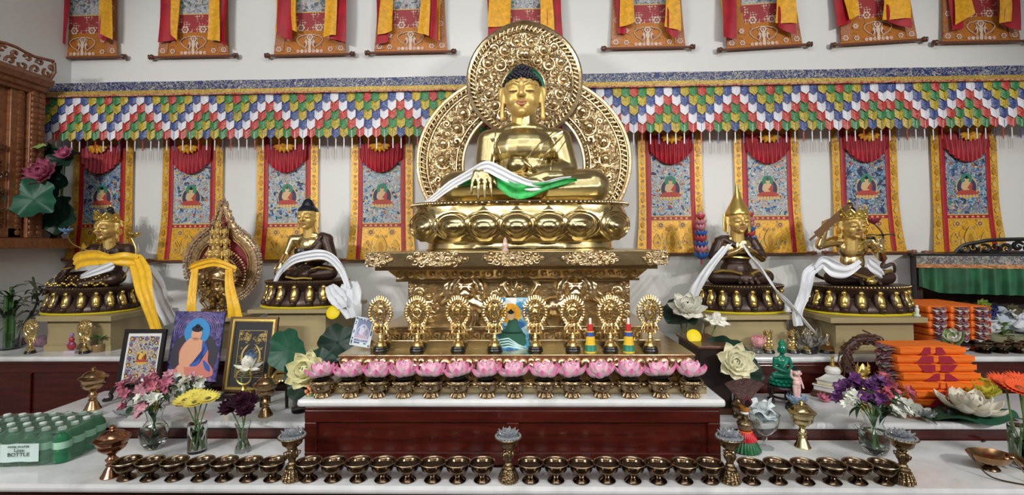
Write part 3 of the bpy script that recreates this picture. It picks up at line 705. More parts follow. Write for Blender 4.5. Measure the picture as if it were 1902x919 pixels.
ys = 2.12-2.3; zc = (sz0+sz1)/2; hz = (sz1-sz0)/2
for px, wx in ((813, .125), (952, .135), (1097, .125), (692, .09), (1232, .09)):
    b = MB(); c = at(px, 480, 2.12).x - TX; rosette(b, c, zc, hz*.85, ys)
    ok = lambda x, z, R: abs(z-zc) < hz-R*.8 and abs(x-c) > hz*.9 + R and abs(x-c) < wx*(1 - .45*abs(z-zc)/hz) and sx0+R < x < sx1-R
    fill_relief(b, ok, (c, c+wx) if px != 1232 and False else (c-wx, c+wx, sz0, sz1), [(.014, True), (.010, False), (.0075, True), (.0055, False), (.004, True)], ys-.004, px, 0, None, 500)
    wz = lambda u: hz*.96*(1 - max(0, abs(u)-.25)/.75)
    xs_ = [u/8 for u in range(-8, 9)]; poly = [(max(sx0+.002, min(sx1-.002, c + wx*u)), zc + max(.004, wz(u))) for u in xs_] + [(max(sx0+.002, min(sx1-.002, c + wx*u)), zc - max(.004, wz(u))) for u in reversed(xs_)]; b.prism(poly, ys-.005, ys+.001, 1)
    b.obj('slab_ornament', [M_goldrelief, M_finerep], t)
ZS = Z3 + sz1                                                # top of the slab
# ================================================================ lotus seat
LY, LXC = 2.50, at(965, 420, 2.5).x
lw = (at(1162, 415, LY).x - at(770, 415, LY).x)/2; ld = .33
LH = at(965, 380, 2.45).z - ZS
t = thing('lotus_pedestal', 'big gold lotus pedestal with bulging petals on the throne', 'pedestal', (LXC, LY, ZS))
h = LH/.228
PWR = .62
b = MB(); b.lathe([(r*lw, z*h) for r, z in [(.86, 0), (.862, .006), (.845, .012), (.84, .036), (.85, .040), (.87, .048), (.91, .062), (.955, .085), (.985, .115), (.99, .145), (.975, .175), (.955, .198), (.955, .206), (.985, .212), (.99, .222), (.975, .228), (.5, .228), (0, .228)]], n=120, sy=ld/lw, pw=PWR)
b.obj('pedestal_body', M_gold, t, 40)
def sel(x, rw=1.0):
    e = 2/PWR; q = min(abs(x/(lw*rw)), .9999); y = -ld*rw*(1 - q**e)**(1/e)
    nx = math.copysign(q**(e-1)/(lw*rw), x); ny = -(abs(y/(ld*rw))**(e-1))/(ld*rw); N = V((nx, ny, 0)).normalized(); return V((x, y, 0)), N
b = MB()
for k in range(150):
    a = 2*pi*k/150; c, s_ = cos(a), sin(a); b.ball((lw*.992*math.copysign(abs(c)**PWR, c), ld*.992*math.copysign(abs(s_)**PWR, s_), .217*h), .0058, 6, 4)
b.obj('bead_rim', M_goldrelief, t)
def petal_mesh():
    b = MB()
    def dome(W, H, D, z0, y0):
        def fn(u, v):
            q = 2*u-1; zz_ = v; wd = W*(sin(pi*(.08 + .80*zz_)))**.7*(1 - .12*zz_*0); return (q*wd, y0 - D*sqrt(max(0, 1-q*q))*(sin(pi*min(1, .12 + .86*zz_)))**.8, z0 + H*zz_ - .012*q*q*0)
        b.grid(14, 12, fn)
    dome(.088, .150, .034, .044, .010); dome(.062, .112, .050, .060, .002); dome(.044, .078, .052, .074, -.004)
    for W, zt, zb, yy, r in ((.082, .180, .050, -.012, .0035), (.059, .164, .060, -.032, .0026)):
        pts = []
        for i in range(21):
            a = -pi*.36 + (pi + pi*.72)*i/20; pts.append((W*cos(a), yy - .004*sin(a), (zt+zb)/2 + (zt-zb)/2*sin(a)))
        b.tube(pts, r, 5)
    b.prism([(-.030, .176), (.030, .176), (.012, .190), (0, .205), (-.012, .190)], 0, -.010)
    return b
pme = petal_mesh().mesh('petal', M_gold, 50)
xs = [at(px, 418, LY-.3).x - LXC for px in (838, 897, 960, 1021, 1081)]
pl = [(x, 0) for x in xs] + [(-lw*.84, 2), (lw*.84, 2)]
for x, k in pl:
    p, N = sel(x/ (1.0)); 
    o = link('petal', pme, t, (p.x*.965, p.y*.965, 0), atan2(N.x, -N.y)); o.scale = ((1.14, 1.14, 1.14, .8)[k], (.9, 1, .75, .95)[k], h)
# ================================================================ heads and bodies
def head_set(vox=.018, curls=True):
    P = [('e', (0, .02, .60), (.355, .42, .33)), ('e', (0, -.04, .42), (.325, .345, .33)), ('e', (0, -.10, .26), (.265, .26, .20)), ('e', (0, -.30, .13), (.095, .085, .075)),
         ('t', [(0, -.375, .60), (0, -.425, .50), (0, -.475, .405)], [.030, .042, .058]), ('e', (0, -.40, .57), (.05, .03, .09))]
    for s in (-1, 1):
        P += [('e', (s*.16, -.225, .36), (.13, .13, .14)), ('e', (s*.048, -.42, .392), (.035, .035, .030)), ('e', (s*.155, -.335, .505), (.092, .055, .050)), ('e', (s*.155, -.318, .50), (.115, .05, .07)),
              ('t', [(s*.045, -.385, .585), (s*.13, -.392, .635), (s*.22, -.345, .63), (s*.29, -.27, .575)], [.016, .018, .018, .012]),
              ('t', [(s*.372, .03, .64), (s*.42, .05, .62), (s*.42, .05, .50), (s*.39, .02, .36), (s*.40, .0, .16), (s*.395, .0, .08)], [.045, .05, .05, .045, .042, .05]),
              ('t', [(s*.36, .0, .60), (s*.375, -.01, .30), (s*.375, -.02, .10)], [.03, .03, .03])]
    P += [('c', (0, .05, .25), (0, .06, -.35), .215, .235)]
    face = blob_mesh('face', P, vox, M_goldface, 3)
    b = MB()
    b.tube(spline([(-.098, -.385, .270), (-.05, -.415, .284), (0, -.413, .276), (.05, -.415, .284), (.098, -.385, .270)], 4), .0165, 6, flat=.9)
    b.tube(spline([(-.085, -.385, .258), (-.04, -.405, .234), (0, -.409, .228), (.04, -.405, .234), (.085, -.385, .258)], 4), .020, 6)
    lips = b.mesh('lips', M_lips)
    b = MB()
    for s in (-1, 1):
        b.tube([(s*(.070 + .17*i/8), -.392 + .052*((i-3)/5)**2 + (.016 if i in (0, 8) else 0), .482 - .014*sin(pi*i/8)) for i in range(9)], .0065, 5)
        b.tube([(s*(.045 + .245*i/10), -.404 + .135*(i/10)**2.4, .600 + .052*sin(pi*(.12 + .8*i/10)) - .02*(i/10)) for i in range(11)], .006, 5)
    lines = b.mesh('painted_eyes_and_brows', M_dark)
    b = MB(); b.ball((0, -.385, .700), (.022, .012, .030), 8, 6); urna = b.mesh('forehead_mark', M_lips)
    return face, lips, lines, urna
def hairline(x, y, z): return z > .735 + max(0, (y + .05))*-.55 + .05*(abs(x)/.37)**2*(-1.2 if y < 0 else -.5)
def hair_curls():
    b = MB()
    def cap_fn(u, v):
        a = 2*pi*u; lo = -.25 if sin(a) > .2 else .33
        lo = .34 - .75*max(0, sin(a) + .35)/1.35 if sin(a) > -.35 else .34
        el = lo + (pi/2-lo)*v; return (.372*cos(el)*cos(a), .03 + .435*cos(el)*sin(a), .605 + .33*sin(el))
    b.grid(36, 10, cap_fn, 0)
    b.ball((0, .04, .90), (.19, .19, .16), 14, 10)
    N = 420
    for i in range(N):
        zf = 1 - 2*(i+.5)/N; a = i*2.399963; r = sqrt(1-zf*zf); x, y, z = .375*r*cos(a), .03 + .438*r*sin(a), .605 + .335*zf
        lo = .34 - .75*max(0, sin(a) + .35)/1.35 if sin(a) > -.35 else .34
        if math.asin(max(-1, min(1, zf))) > lo - .02: b.ball((x, y, z), (.036, .036, .034), 6, 4)
    for i in range(120):
        zf = 1 - 2*(i+.5)/120; a = i*2.399963; r = sqrt(1-zf*zf)
        if zf > -.45: b.ball((.195*r*cos(a), .04 + .195*r*sin(a), .90 + .165*zf), .034, 6, 4)
    b.ball((0, .04, 1.08), (.05, .05, .04))
    return b.mesh('hair', M_hair, 60)
def hair_smooth():
    b = MB()
    def cap_fn(u, v):
        a = 2*pi*u; lo = .34 - .75*max(0, sin(a) + .35)/1.35 if sin(a) > -.35 else .34
        el = lo + (pi/2-lo)*v; return (.385*cos(el)*cos(a), .03 + .447*cos(el)*sin(a), .605 + .36*sin(el))
    b.grid(36, 10, cap_fn, 0, .0); b.lathe([(.24, 0), (.22, .07), (.18, .15), (.13, .22), (.07, .26), (0, .27)], (0, .05, .90), 18)
    return b.mesh('hair', M_hair, 60)
HEAD = None
def put_head(parent, loc, s, rz=0, hair='curls', tilt=0, lips=True, facemat=None):
    global HEAD
    if HEAD is None: HEAD = dict(set=head_set(), curls=hair_curls(), smooth=hair_smooth())
    f, l, e, u = HEAD['set']
    fo = link('head', f, parent, loc); fo.scale = (s*.96, s, s); fo.rotation_euler = (tilt, 0, rz)
    for n, me in (('lips', l), ('eyes', e), ('forehead_mark', u)): link(n, me, fo)
    if hair: link('hair', HEAD[hair], fo)
    return fo
def seated_prims(arms='earth', hands=True, legs=True):
    P = [('e', (0, .06, .10), (.22, .17, .12)), ('e', (0, .05, .22), (.165, .118, .15)), ('e', (0, .05, .345), (.205, .128, .135)), ('c', (-.180, .06, .405), (.180, .06, .405), .072, .072), ('e', (0, .06, .462), (.15, .080, .050)), ('c', (0, .06, .45), (0, .05, .58), .074, .068)]
    if legs:
        P += [('c', (-.13, .03, .10), (-.385, -.09, .095), (.122), .104), ('c', (.13, .03, .10), (.385, -.09, .098), .122, .104), ('c', (-.385, -.10, .090), (.06, -.225, .078), .096, .070), ('c', (.385, -.10, .088), (-.02, -.20, .065), .096, .072),
              ('t', [(.02, -.235, .10), (.12, -.235, .135), (.20, -.215, .145)], [.045, .04, .03]), ('e', (0, -.10, .07), (.28, .16, .07))]
    return P
def finger(P, base, tip, r0, r1, bend=(0, 0, 0)):
    b, t_ = V(base), V(tip); m = (b + t_)/2 + V(bend); P.append(('t', [b, m, t_], [r0, (r0+r1)/2*1.04, r1]))
# ================================================================ great buddha
BX, BY, BW = at(974, 378, 2.48).x, 2.50, .87
BZ = ZS + LH
bud = thing('buddha_statue', 'great gilded seated buddha statue with black curled hair at the centre', 'buddha statue', (BX, BY, BZ))
P = seated_prims()
P += [('c', (-.216, .06, .40), (-.236, .02, .215), .068, .056), ('c', (-.236, .02, .215), (-.232, -.20, .190), .056, .036), ('c', (.220, .06, .40), (.262, .02, .215), .070, .062), ('c', (.262, .02, .215), (.06, -.13, .175), .060, .038)]
P += [('c', (-.232, -.20, .190), (-.226, -.275, .176), .034, .033), ('t', [(-.248, -.275, .172), (-.256, -.312, .148), (-.262, -.325, .118)], [.022, .020, .012]), ('t', [(-.226, -.275, .172), (-.226, -.316, .150), (-.226, -.329, .118)], [.024, .021, .013]), ('t', [(-.204, -.275, .172), (-.198, -.312, .148), (-.192, -.325, .118)], [.022, .020, .012])]
for k, (x, L) in enumerate([(-.272, .040), (-.240, .012), (-.209, .008), (-.178, .026)]): finger(P, (-.225 + (x+.225)*1.0, -.324, .122), (-.225 + (x+.225)*1.12, -.334, L), .0112, .0088, (0, -.008, 0))
P.append(('t', [(-.196, -.27, .165), (-.164, -.300, .130), (-.152, -.312, .090)], [.018, .015, .012]))
P += [('e', (.0, -.155, .158), (.075, .055, .022)), ('c', (.06, -.135, .17), (.02, -.15, .162), .034, .03)]
for k in range(4): finger(P, (-.05, -.135 - .022*k, .162), (-.125 + .008*k, -.125 - .030*k, .172), .013, .010, (0, 0, -.008))
P.append(('t', [(.045, -.18, .175), (.03, -.205, .20), (.0, -.21, .225)], [.019, .015, .011]))
P = [tuple([p[0]] + [([tuple(V(q)*BW) for q in a] if isinstance(a, list) and isinstance(a[0], tuple) else [x*BW for x in a] if isinstance(a, list) else tuple(x*BW for x in a) if isinstance(a, tuple) else a*BW if isinstance(a, (int, float)) else a) for a in p[1:]]) for p in P]
bm_ = blob_mesh('body', P, .0055, M_goldbody, 4)
link('body', bm_, bud)
from mathutils.bvhtree import BVHTree
def bvh_of(me): return BVHTree.FromPolygons([v.co.copy() for v in me.vertices], [tuple(p.vertices) for p in me.polygons])
bvh = bvh_of(bm_)
def front(bv, x, z, off, dflt=-.1):
    h = bv.ray_cast(V((x, -3, z)), V((0, 1, 0))); return (x, (h[0].y if h[0] else dflt) - off, z)
def chest_line(b, pts, r, off=-.0012, n=7): b.tube([front(bvh, p.x, p.z, off) for p in spline([(x*1.03*BW, 0, (z if z < .2 else .2 + (z-.2)*1.17)*BW) for x, z in pts], n)], r, 6)
b = MB()
chest_line(b, [(.225, .405), (.15, .365), (.07, .30), (.0, .225), (-.03, .20)], .0065); chest_line(b, [(.20, .425), (.12, .36), (.04, .285), (-.03, .215)], .004)
chest_line(b, [(.235, .385), (.17, .33), (.10, .255), (.06, .20)], .005); chest_line(b, [(.245, .36), (.20, .30), (.15, .22)], .0035); chest_line(b, [(.13, .29), (.125, .23), (.12, .19)], .0045); chest_line(b, [(.155, .29), (.15, .23), (.15, .18)], .0045); chest_line(b, [(.10, .27), (.09, .22), (.085, .19)], .004)
chest_line(b, [(-.16, .43), (-.165, .37), (-.17, .30), (-.185, .22)], .005); chest_line(b, [(-.15, .33), (-.135, .29), (-.13, .25)], .004)
b.tube([(BW*(.245 + .062*cos(a)), BW*(.03 + .062*sin(a)), BW*(.235 + .012*cos(a))) for a in [2*pi*i/20 for i in range(20)]], .004, 5, 0, True)
b.tube([(BW*(.243 + .064*cos(a)), BW*(.032 + .064*sin(a)), BW*(.248 + .012*cos(a))) for a in [2*pi*i/20 for i in range(20)]], .003, 5, 0, True)
b.obj('robe_folds', M_goldbody, bud)
b = MB(); b.lathe([(0, 0), (.026, 0), (.034, .008), (.058, .035), (.062, .06), (.052, .082), (.046, .09), (.054, .097), (.046, .098), (.040, .085), (0, .05)], (-.035*BW, -.165*BW, .150*BW), 24, sx=.92, sy=.92)
b.obj('alms_bowl', M_goldbody, bud)
zc = at(970, 210, 2.40).z - BZ
put_head(bud, (at(970, 180, 2.48).x - BX, .035, zc - .014), .285, radians(-2), 'curls')
# scarves laid over the arms of the great buddha
b = MB()
def sp(px, py, Y): p = at(px, py, Y); return (p.x - BX, p.y - BY, p.z - BZ)
ribbon(b, [sp(783, 381, 2.28), sp(800, 372, 2.26), sp(835, 345, 2.28), sp(875, 322, 2.24), sp(902, 309, 2.21), sp(925, 318, 2.21), sp(955, 334, 2.22), sp(985, 345, 2.22), sp(1010, 345, 2.24), sp(1035, 337, 2.26), sp(1060, 332, 2.30)], [.02, .03, .04, .045, .05, .055, .055, .05, .04, .03, .02], V((.25, -.25, 1)), .004, .004, 2.5)
s1 = b.obj('silk_scarf', M_scarf, None, 70, (BX, BY, BZ)); tag(s1, 'white silk scarf draped over the lap of the great gold buddha', 'scarf')
b = MB()
ribbon(b, [sp(842, 342, 2.30), sp(870, 333, 2.285), sp(885, 330, 2.28)], [.02, .05, .05], V((.1, -.2, 1)), .003, .003, 2)
ribbon(b, [sp(910, 318, 2.235), sp(925, 335, 2.23), sp(950, 352, 2.225), sp(968, 355, 2.225), sp(990, 352, 2.23), sp(1020, 345, 2.24), sp(1050, 338, 2.27), sp(1072, 334, 2.30)], [.012, .05, .066, .072, .062, .035, .035, .012], V((.2, -.25, 1)), .003, .005, 1.5)
s2 = b.obj('silk_scarf', M_green, None, 70, (BX, BY, BZ)); tag(s2, 'shiny green scarf hanging below the white one on the great buddha', 'scarf')
# ================================================================ aureole
AY = 2.90
t = thing('aureole', 'tall gold embossed aureole of two overlapping rings behind the great buddha', 'aureole', (at(973, 300, AY).x, AY, ZS))
A0 = V(t.location)
cL = at(972, 300, AY) - A0; k = pm(1, AY)
rxo, rzo, rxi, rzi = 197*k, 167*k, 113*k, 112*k; czi = cL.z - 8*k
aa, ab = radians(-31), radians(211)
def lowpt(tt, f):
    a = aa + (ab-aa)*tt; o = V((cL.x + rxo*cos(a), 0, cL.z + rzo*sin(a))); i = V((cL.x + rxi*cos(a), 0, czi + rzi*sin(a))); return i.lerp(o, f)
b = MB(); b.grid(80, 6, lambda u, v: lowpt(u, v) + V((0, -.012*sin(pi*v), 0)), 0, -.02)
b.box(cL.x-.3, cL.x+.3, .01, .03, 0, at(973, 372, AY).z-ZS)
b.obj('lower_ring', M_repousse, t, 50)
b = MB()
for f, r in ((1.0, .013), (.955, .005), (.80, .006), (.0, .010), (.14, .005)): b.tube([lowpt(i/90, f) + V((0, -.010, 0)) for i in range(91)], r, 6)
for i in range(74):
    p = lowpt((i+.5)/74, .88); a = aa + (ab-aa)*(i+.5)/74; b.ball((p.x, -.014, p.z), (.022, .011, .009), 7, 5, mat=Matrix.Rotation(-a + .5, 4, 'Y')); p = lowpt((i+.1)/74, .86); b.ball((p.x, -.012, p.z), .006, 5, 4)
for i in range(64): p = lowpt((i+.5)/64, .065); b.ball((p.x, -.016, p.z), .0085, 6, 4)
def inlow(x, z, R):
    q = V((x, 0, z)); o = sqrt(((x-cL.x)/(rxo*.955))**2 + ((z-cL.z)/(rzo*.955))**2)
    fo = hypot((x-cL.x)/(rxo*.80 + .10*rxi - R*.8), (z-cL.z)/(rzo*.80 + .10*rzi - R*.8)) < 1.02; fi = hypot((x-cL.x)/(rxi + .035 + R*.8), (z-czi)/(rzi + .035 + R*.8)) > 1
    return fo and fi and z > R
fill_relief(b, inlow, (cL.x-rxo, cL.x, 0, cL.z + rzo), [(.048, True), (.034, True), (.030, False), (.022, False), (.015, False), (.011, True)], -.010, 21, 0, cL.x, 700)
b.obj('lower_relief', M_goldrelief, t)
cU = at(974, 150, AY-.04) - A0; RU = pm(106, AY-.04); RI = pm(45, AY-.04)
def rad(a): return 1 + .045*math.exp(-((a-pi/2)/.16)**2)*0 + .05*max(0, 1-abs(((a + pi) % (2*pi)) - pi - pi/2)/.55)**1.3
cI = at(973, 163, AY-.04) - A0; RI = pm(41, AY-.04)
def uppt(tt, f):
    a = 2*pi*tt; o = V((cU.x + RU*rad(a)*cos(a), -.04, cU.z + RU*rad(a)*sin(a))); i = V((cI.x + RI*cos(a), -.04, cI.z + RI*sin(a))); return i.lerp(o, f)
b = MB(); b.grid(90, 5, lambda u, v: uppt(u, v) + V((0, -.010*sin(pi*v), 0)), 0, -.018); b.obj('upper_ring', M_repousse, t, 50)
b = MB()
for f, r in ((1.0, .011), (.955, .005), (.78, .006), (0, .008)): b.tube([uppt(i/100, f) + V((0, -.008, 0)) for i in range(100)], r, 6, 0, True)
for i in range(72):
    p = uppt((i+.5)/72, .865); a = 2*pi*(i+.5)/72; b.ball((p.x, -.052, p.z), (.020, .011, .008), 7, 5, mat=Matrix.Rotation(-a + .55, 4, 'Y')); p = uppt((i+.05)/72, .85); b.ball((p.x, -.050, p.z), .005, 5, 4)
for i in range(44): p = uppt((i+.5)/44, .07); b.ball((p.x, -.053, p.z), .0065, 6, 4)
fill_relief(b, lambda x, z, R: RI + .016 + R*.8 < hypot(x-cI.x, z-cI.z) and hypot(x-cU.x, z-cU.z) < RI + (RU-RI)*.78 - R*.8, (cU.x-RU, cU.x, cU.z-RU, cU.z + RU), [(.038, True), (.028, True), (.024, False), (.017, False), (.012, False), (.008, True)], -.05, 33, 0, cU.x, 700)
b.obj('upper_relief', M_goldrelief, t)
b = MB(); b.lathe([(0, 0), (RI*1.02, 0), (RI*1.02, .006), (0, .006)], (0, 0, 0), 32, mat=Matrix.Translation((cI.x, -.018, cI.z)) @ Matrix.Rotation(pi/2, 4, 'X'))
o = b.obj('halo_cloth', plain('dark_green_cloth', (.0, .22, .12), .5), t)
o = MB().box(-.02, .02, .012, .03, at(973, 250, AY).z-ZS-.2, cI.z-RI).obj('back_strut', M_goldplate, t)
# ================================================================ petals and flowers
def petal(b, az, tilt, L, W, r0=.0, z0=0.0, cup=.3, curl=.4, tip=.35, mi=0, th=.0012, c=(0, 0, 0), nu=6, nv=7, mat=None):
    """one petal: az heading, tilt above the horizontal, length, half width, cup across, curl along"""
    ca, sa = cos(az), sin(az)
    def fn(u, v):
        q = 2*u - 1; wd = W*(sin(pi*min(.999, .10 + .90*v**(1-tip*.5)))**(.75)) * (1 if v < .999 else .02)
        x = q*wd; a = tilt + curl*(v-.3)*v; l = L*v
        rr = r0 + l*cos(a) - cup*W*q*q*sin(a)*(1-.5*v); zz2 = z0 + l*sin(a) + cup*W*q*q*cos(a)
        p = V((rr*ca - x*sa, rr*sa + x*ca, zz2))
        return (mat @ p if mat else p) + V(c)
    b.grid(nu, nv, fn, mi, th)
def grad(name, stops, length, rough=.5):                    # colour of the petal from its root to its tip
    t = NT(name); tc = t.n('ShaderNodeTexCoord'); vm = t.n('ShaderNodeVectorMath', operation='LENGTH'); t.l(tc.outputs['Object'], vm.inputs[0])
    d = t.n('ShaderNodeMath', operation='DIVIDE'); t.l(vm.outputs['Value'], d.inputs[0]); d.inputs[1].default_value = length
    t.col(t.ramp(d.outputs[0], stops)); return t.set(rough, 0, sheen=.1)
M_pinkpetal = grad('pink_lotus_petal', [(0, (.86, .81, .80)), (.60, (.87, .76, .79)), (.83, (.84, .42, .58)), (1, (.76, .15, .37))], .080)
M_creampetal = grad('cream_lotus_petal', [(0, (.75, .70, .28)), (.4, (.80, .76, .45)), (1, (.80, .78, .62))], .13)
M_whitepetal = plain('white_lotus_petal', (.80, .79, .70), .5)
M_yelpetal = plain('pale_yellow_petal', (.80, .72, .25), .5)
# ================================================================ offering vessels
def bowl_meshes():
    b = MB(); b.lathe([(0, 0), (.026, 0), (.0285, .004), (.024, .010), (.0145, .016), (.012, .021), (.018, .026), (.031, .034), (.0375, .046), (.0385, .054), (.0362, .056), (.0385, .0575), (.041, .063), (.0445, .066), (.0435, .0675), (.040, .065), (.036, .056), (.031, .043), (.018, .033), (0, .030)], n=32)
    for i, p in enumerate(b.v): pass
    b.m = [1 if all(.0635 < b.v[k][2] for k in f) else 0 for f in b.f]
    w_ = MB(); w_.lathe([(0, .050), (.0365, .0505), (.0365, .0525), (0, .0525)], n=28)
    return b.mesh('bowl_body', [M_bowl, M_bowlrim], 50), w_.mesh('water', plain('dark_still_water', (.03, .02, .012), .03, 0, spec=.6), 40)
bwl, wat = bowl_meshes()
rows = [([240, 284, 329, 377, 421, 467, 511], ['{} water bowl to the right of the tall lidded copper cup at far left']), ([578, 622.6, 669, 714.5, 760, 806, 852, 897], ['{} water bowl to the right of the left crystal-topped stand']),
        ([985.3, 1031.8, 1078, 1125, 1172, 1218, 1265.6, 1312.7], ['{} water bowl to the right of the middle crystal-topped stand']), ([1387, 1435.8, 1484.5, 1533, 1580, 1627], ['{} water bowl in the group of six between the two right crystal stands'])]
for pxs, (lab,) in rows:
    for k, px in enumerate(pxs):
        p = on(px, 886, Z1); t = thing('water_bowl', lab.format(ORD[k]), 'bowl', (p.x, 1.872 + random.uniform(-.002, .002), Z1), random.uniform(0, 6), 'row of brass water bowls')
        o = link('bowl_body', bwl, t); link('water', wat, t); t.scale = (1.14, 1.14, 1.08)
def crystal_stand(px, lab):
    p = on(px, 887, Z1); t = thing('crystal_lamp_stand', lab, 'offering stand', (p.x, 1.872, Z1), 0, 'crystal-topped brass stands')
    b = MB(); b.lathe([(0, 0), (.034, 0), (.035, .005), (.032, .012), (.026, .030), (.020, .046), (.024, .052), (.016, .058), (0, .058)], n=28)
    for k in range(14): a = 2*pi*k/14; b.tube([(.035*cos(a), .035*sin(a), .006), (.031*cos(a), .031*sin(a), .022), (.024*cos(a), .024*sin(a), .044)], [.006, .005, .003], 5)
    b.obj('foot', M_chased, t)
    b = MB(); b.lathe([(.013, .057), (.017, .064), (.012, .070), (.015, .080), (.0155, .100), (.012, .112), (.016, .118), (.012, .122)], n=20)
    for k in range(4):
        a = pi/2*k + .4; b.ball((.016*cos(a), .016*sin(a), .095), (.008, .008, .014), 8, 6); b.ball((.014*cos(a), .014*sin(a), .115), .006, 6, 4)
        b.tube([(.016*cos(a), .016*sin(a), .110), (.030*cos(a), .030*sin(a), .106), (.026*cos(a), .026*sin(a), .094)], .0028, 5)
    b.obj('column', M_chased, t)
    b = MB(); b.lathe([(.010, .120), (.022, .126), (.036, .138), (.040, .152), (.041, .158), (.052, .163), (.054, .166), (.052, .168), (.040, .163), (.030, .156), (0, .150)], n=32); b.obj('dish', M_chased, t)
    b = MB(); b.lathe([(0, .156), (.030, .158), (.040, .166), (.036, .172), (0, .174)], n=16)
    for ring, n, L, tl in ((.014, 10, .034, .35), (.008, 8, .028, .75), (.004, 5, .022, 1.15)):
        for k in range(n): petal(b, 2*pi*k/n + ring*60, tl, L, .010, ring, .168, .5, .3, .3, 0, .003, nu=2, nv=3)
    b.ball((0, 0, .184), (.015, .015, .013), 8, 5); b.obj('crystal_lotus', M_crystal, t, 10)
    b = MB()
    for k in range(26): a = 2*pi*k/26; b.ball((.046*cos(a), .046*sin(a), .169), .0042, 6, 4)
    b.obj('crystal_beads', M_crystal, t, 10)
crystal_stand(546, 'crystal-topped brass stand in front of the left corner of the wood block')
crystal_stand(945, 'crystal-topped brass stand in front of the middle of the wood block')
crystal_stand(1350, 'crystal-topped brass stand in front of the right corner of the wood block')
crystal_stand(1663, 'crystal-topped brass stand at the right end, before the purple bouquet')
def lidded_cup(px, py, z, H, R, lab, mat=None):
    p = on(px, py, z); t = thing('lidded_cup', lab, 'lidded cup', (p.x, p.y, z), 0); s = H/.2; r = R/.062; mat = mat or M_brass
    L = lambda pr: [(a*r, c*s) for a, c in pr]
    b = MB(); b.lathe(L([(0, 0), (.036, 0), (.037, .004), (.032, .012), (.024, .030), (.016, .044), (.020, .050), (.014, .056), (.019, .066), (.022, .072), (.014, .080), (.012, .090), (.018, .096), (.013, .100)]), n=28); b.obj('foot', mat, t)
    b = MB(); b.lathe(L([(.010, .098), (.030, .104), (.044, .116), (.049, .128), (.048, .136), (.052, .140), (.056, .152), (.060, .155), (.054, .158), (0, .150)]), n=32); b.obj('cup', mat, t)
    b = MB(); b.lathe(L([(.062, .157), (.063, .161), (.054, .168), (.048, .170), (.040, .182), (.026, .190), (.012, .193), (.008, .198), (.012, .206), (.007, .213), (0, .216)]), n=32); b.obj('lid', mat, t)
lidded_cup(207, 884, Z1, .185, .062, 'copper lidded cup on the front table, left end of the bowls', plain('polished_copper', (.42, .22, .13), .2, 1, (30, .15), .2, 25))
lidded_cup(172, 760, Z2, .20, .062, 'copper lidded cup on the left step beside the white-matted picture')
lidded_cup(493, 772, Z2, .19, .056, 'copper lidded cup on the left step before the gold-framed picture')
lidded_cup(1491, 830, Z1, .19, .056, 'tall gold lidded cup standing before the small child figurine', M_gold)
# ---- cups with the pink lotuses
def cup_meshes():
    b = MB(); b.lathe([(0, 0), (.029, 0), (.030, .004), (.027, .010), (.019, .017), (.022, .021), (.030, .026), (.036, .036), (.038, .048), (.041, .050), (.042, .060), (.040, .064), (.036, .063), (.032, .050), (0, .046)], n=28)
    for k in range(12): a = 2*pi*k/12; b.tube([(.030*cos(a), .030*sin(a), .004), (.026*cos(a), .026*sin(a), .012), (.019*cos(a), .019*sin(a), .018)], [.005, .004, .003], 5)
    for k in range(4): a = pi/2*k - pi/2; b.ball((.037*cos(a), .037*sin(a), .038), (.008, .008, .009), 8, 6)
    for k in range(36): a = 2*pi*k/36; b.ball((.0415*cos(a), .0415*sin(a), .056), .0035, 5, 4)
    return b.mesh('cup_body', M_chased, 50)
def lotus_meshes():
    b = MB(); rnd = random.Random(2)
    for k in range(8): petal(b, 2*pi*k/8 + .2, .12 + rnd.uniform(-.05, .12), .074, .025, .008, .002, .55, .55, .3, 0, .0012)
    o = b.mesh('outer_petals', M_pinkpetal, 60)
    b = MB()
    for k in range(7): petal(b, 2*pi*k/7, .72 + rnd.uniform(-.05, .12), .064, .026, .007, .004, .6, .35, .3)
    for k in range(5): petal(b, 2*pi*k/5 + .4, 1.15, .054, .022, .004, .006, .7, .2, .3)
    i = b.mesh('inner_petals', M_pinkpetal, 60)
    b = MB(); b.ball((0, 0, .034), (.012, .012, .012)); s = b.mesh('flower_heart', plain('pink_flower_heart', (.7, .12, .25), .5), 60)
    b = MB(); b.lathe([(0, -.012), (.030, -.010), (.038, -.002), (.030, .004), (0, .005)], n=20); g = b.mesh('base_leaf', M_black, 60)
    return o, i, s, g
cupm = cup_meshes(); lot = lotus_meshes()
for k, px in enumerate([603, 655, 704, 752.5, 803, 853, 906, 956, 1012, 1062, 1116, 1167.5, 1223.7, 1281]):
    p = on(px, 733, Z3); nm = ('{} from the left'.format(ORD[k]) if k < 7 else '{} from the right'.format(ORD[13-k])) if 0 < k < 13 else ('at the left end' if k == 0 else 'at the right end')
    t = thing('offering_cup', 'brass cup carrying a pink lotus, {} of the row'.format(nm), 'offering cup', (p.x, 2.018, Z3), random.uniform(-.2, .2), 'brass cups under the pink lotuses'); link('cup_body', cupm, t); t.scale = (1.06, 1.06, 1.08)
    f = thing('lotus_flower', 'pink artificial lotus flower on its brass cup, {} of the row'.format(nm), 'flower', (p.x, 2.018, Z3 + .081), random.uniform(0, 6), 'pink lotuses in a row')
    for me, n in zip(lot, ('outer_petals', 'inner_petals', 'flower_heart', 'base_leaf')): link(n, me, f)
    f.scale = (1.06, .92, random.uniform(.9, 1.02)); f.rotation_euler.x = random.uniform(-.08, .22)
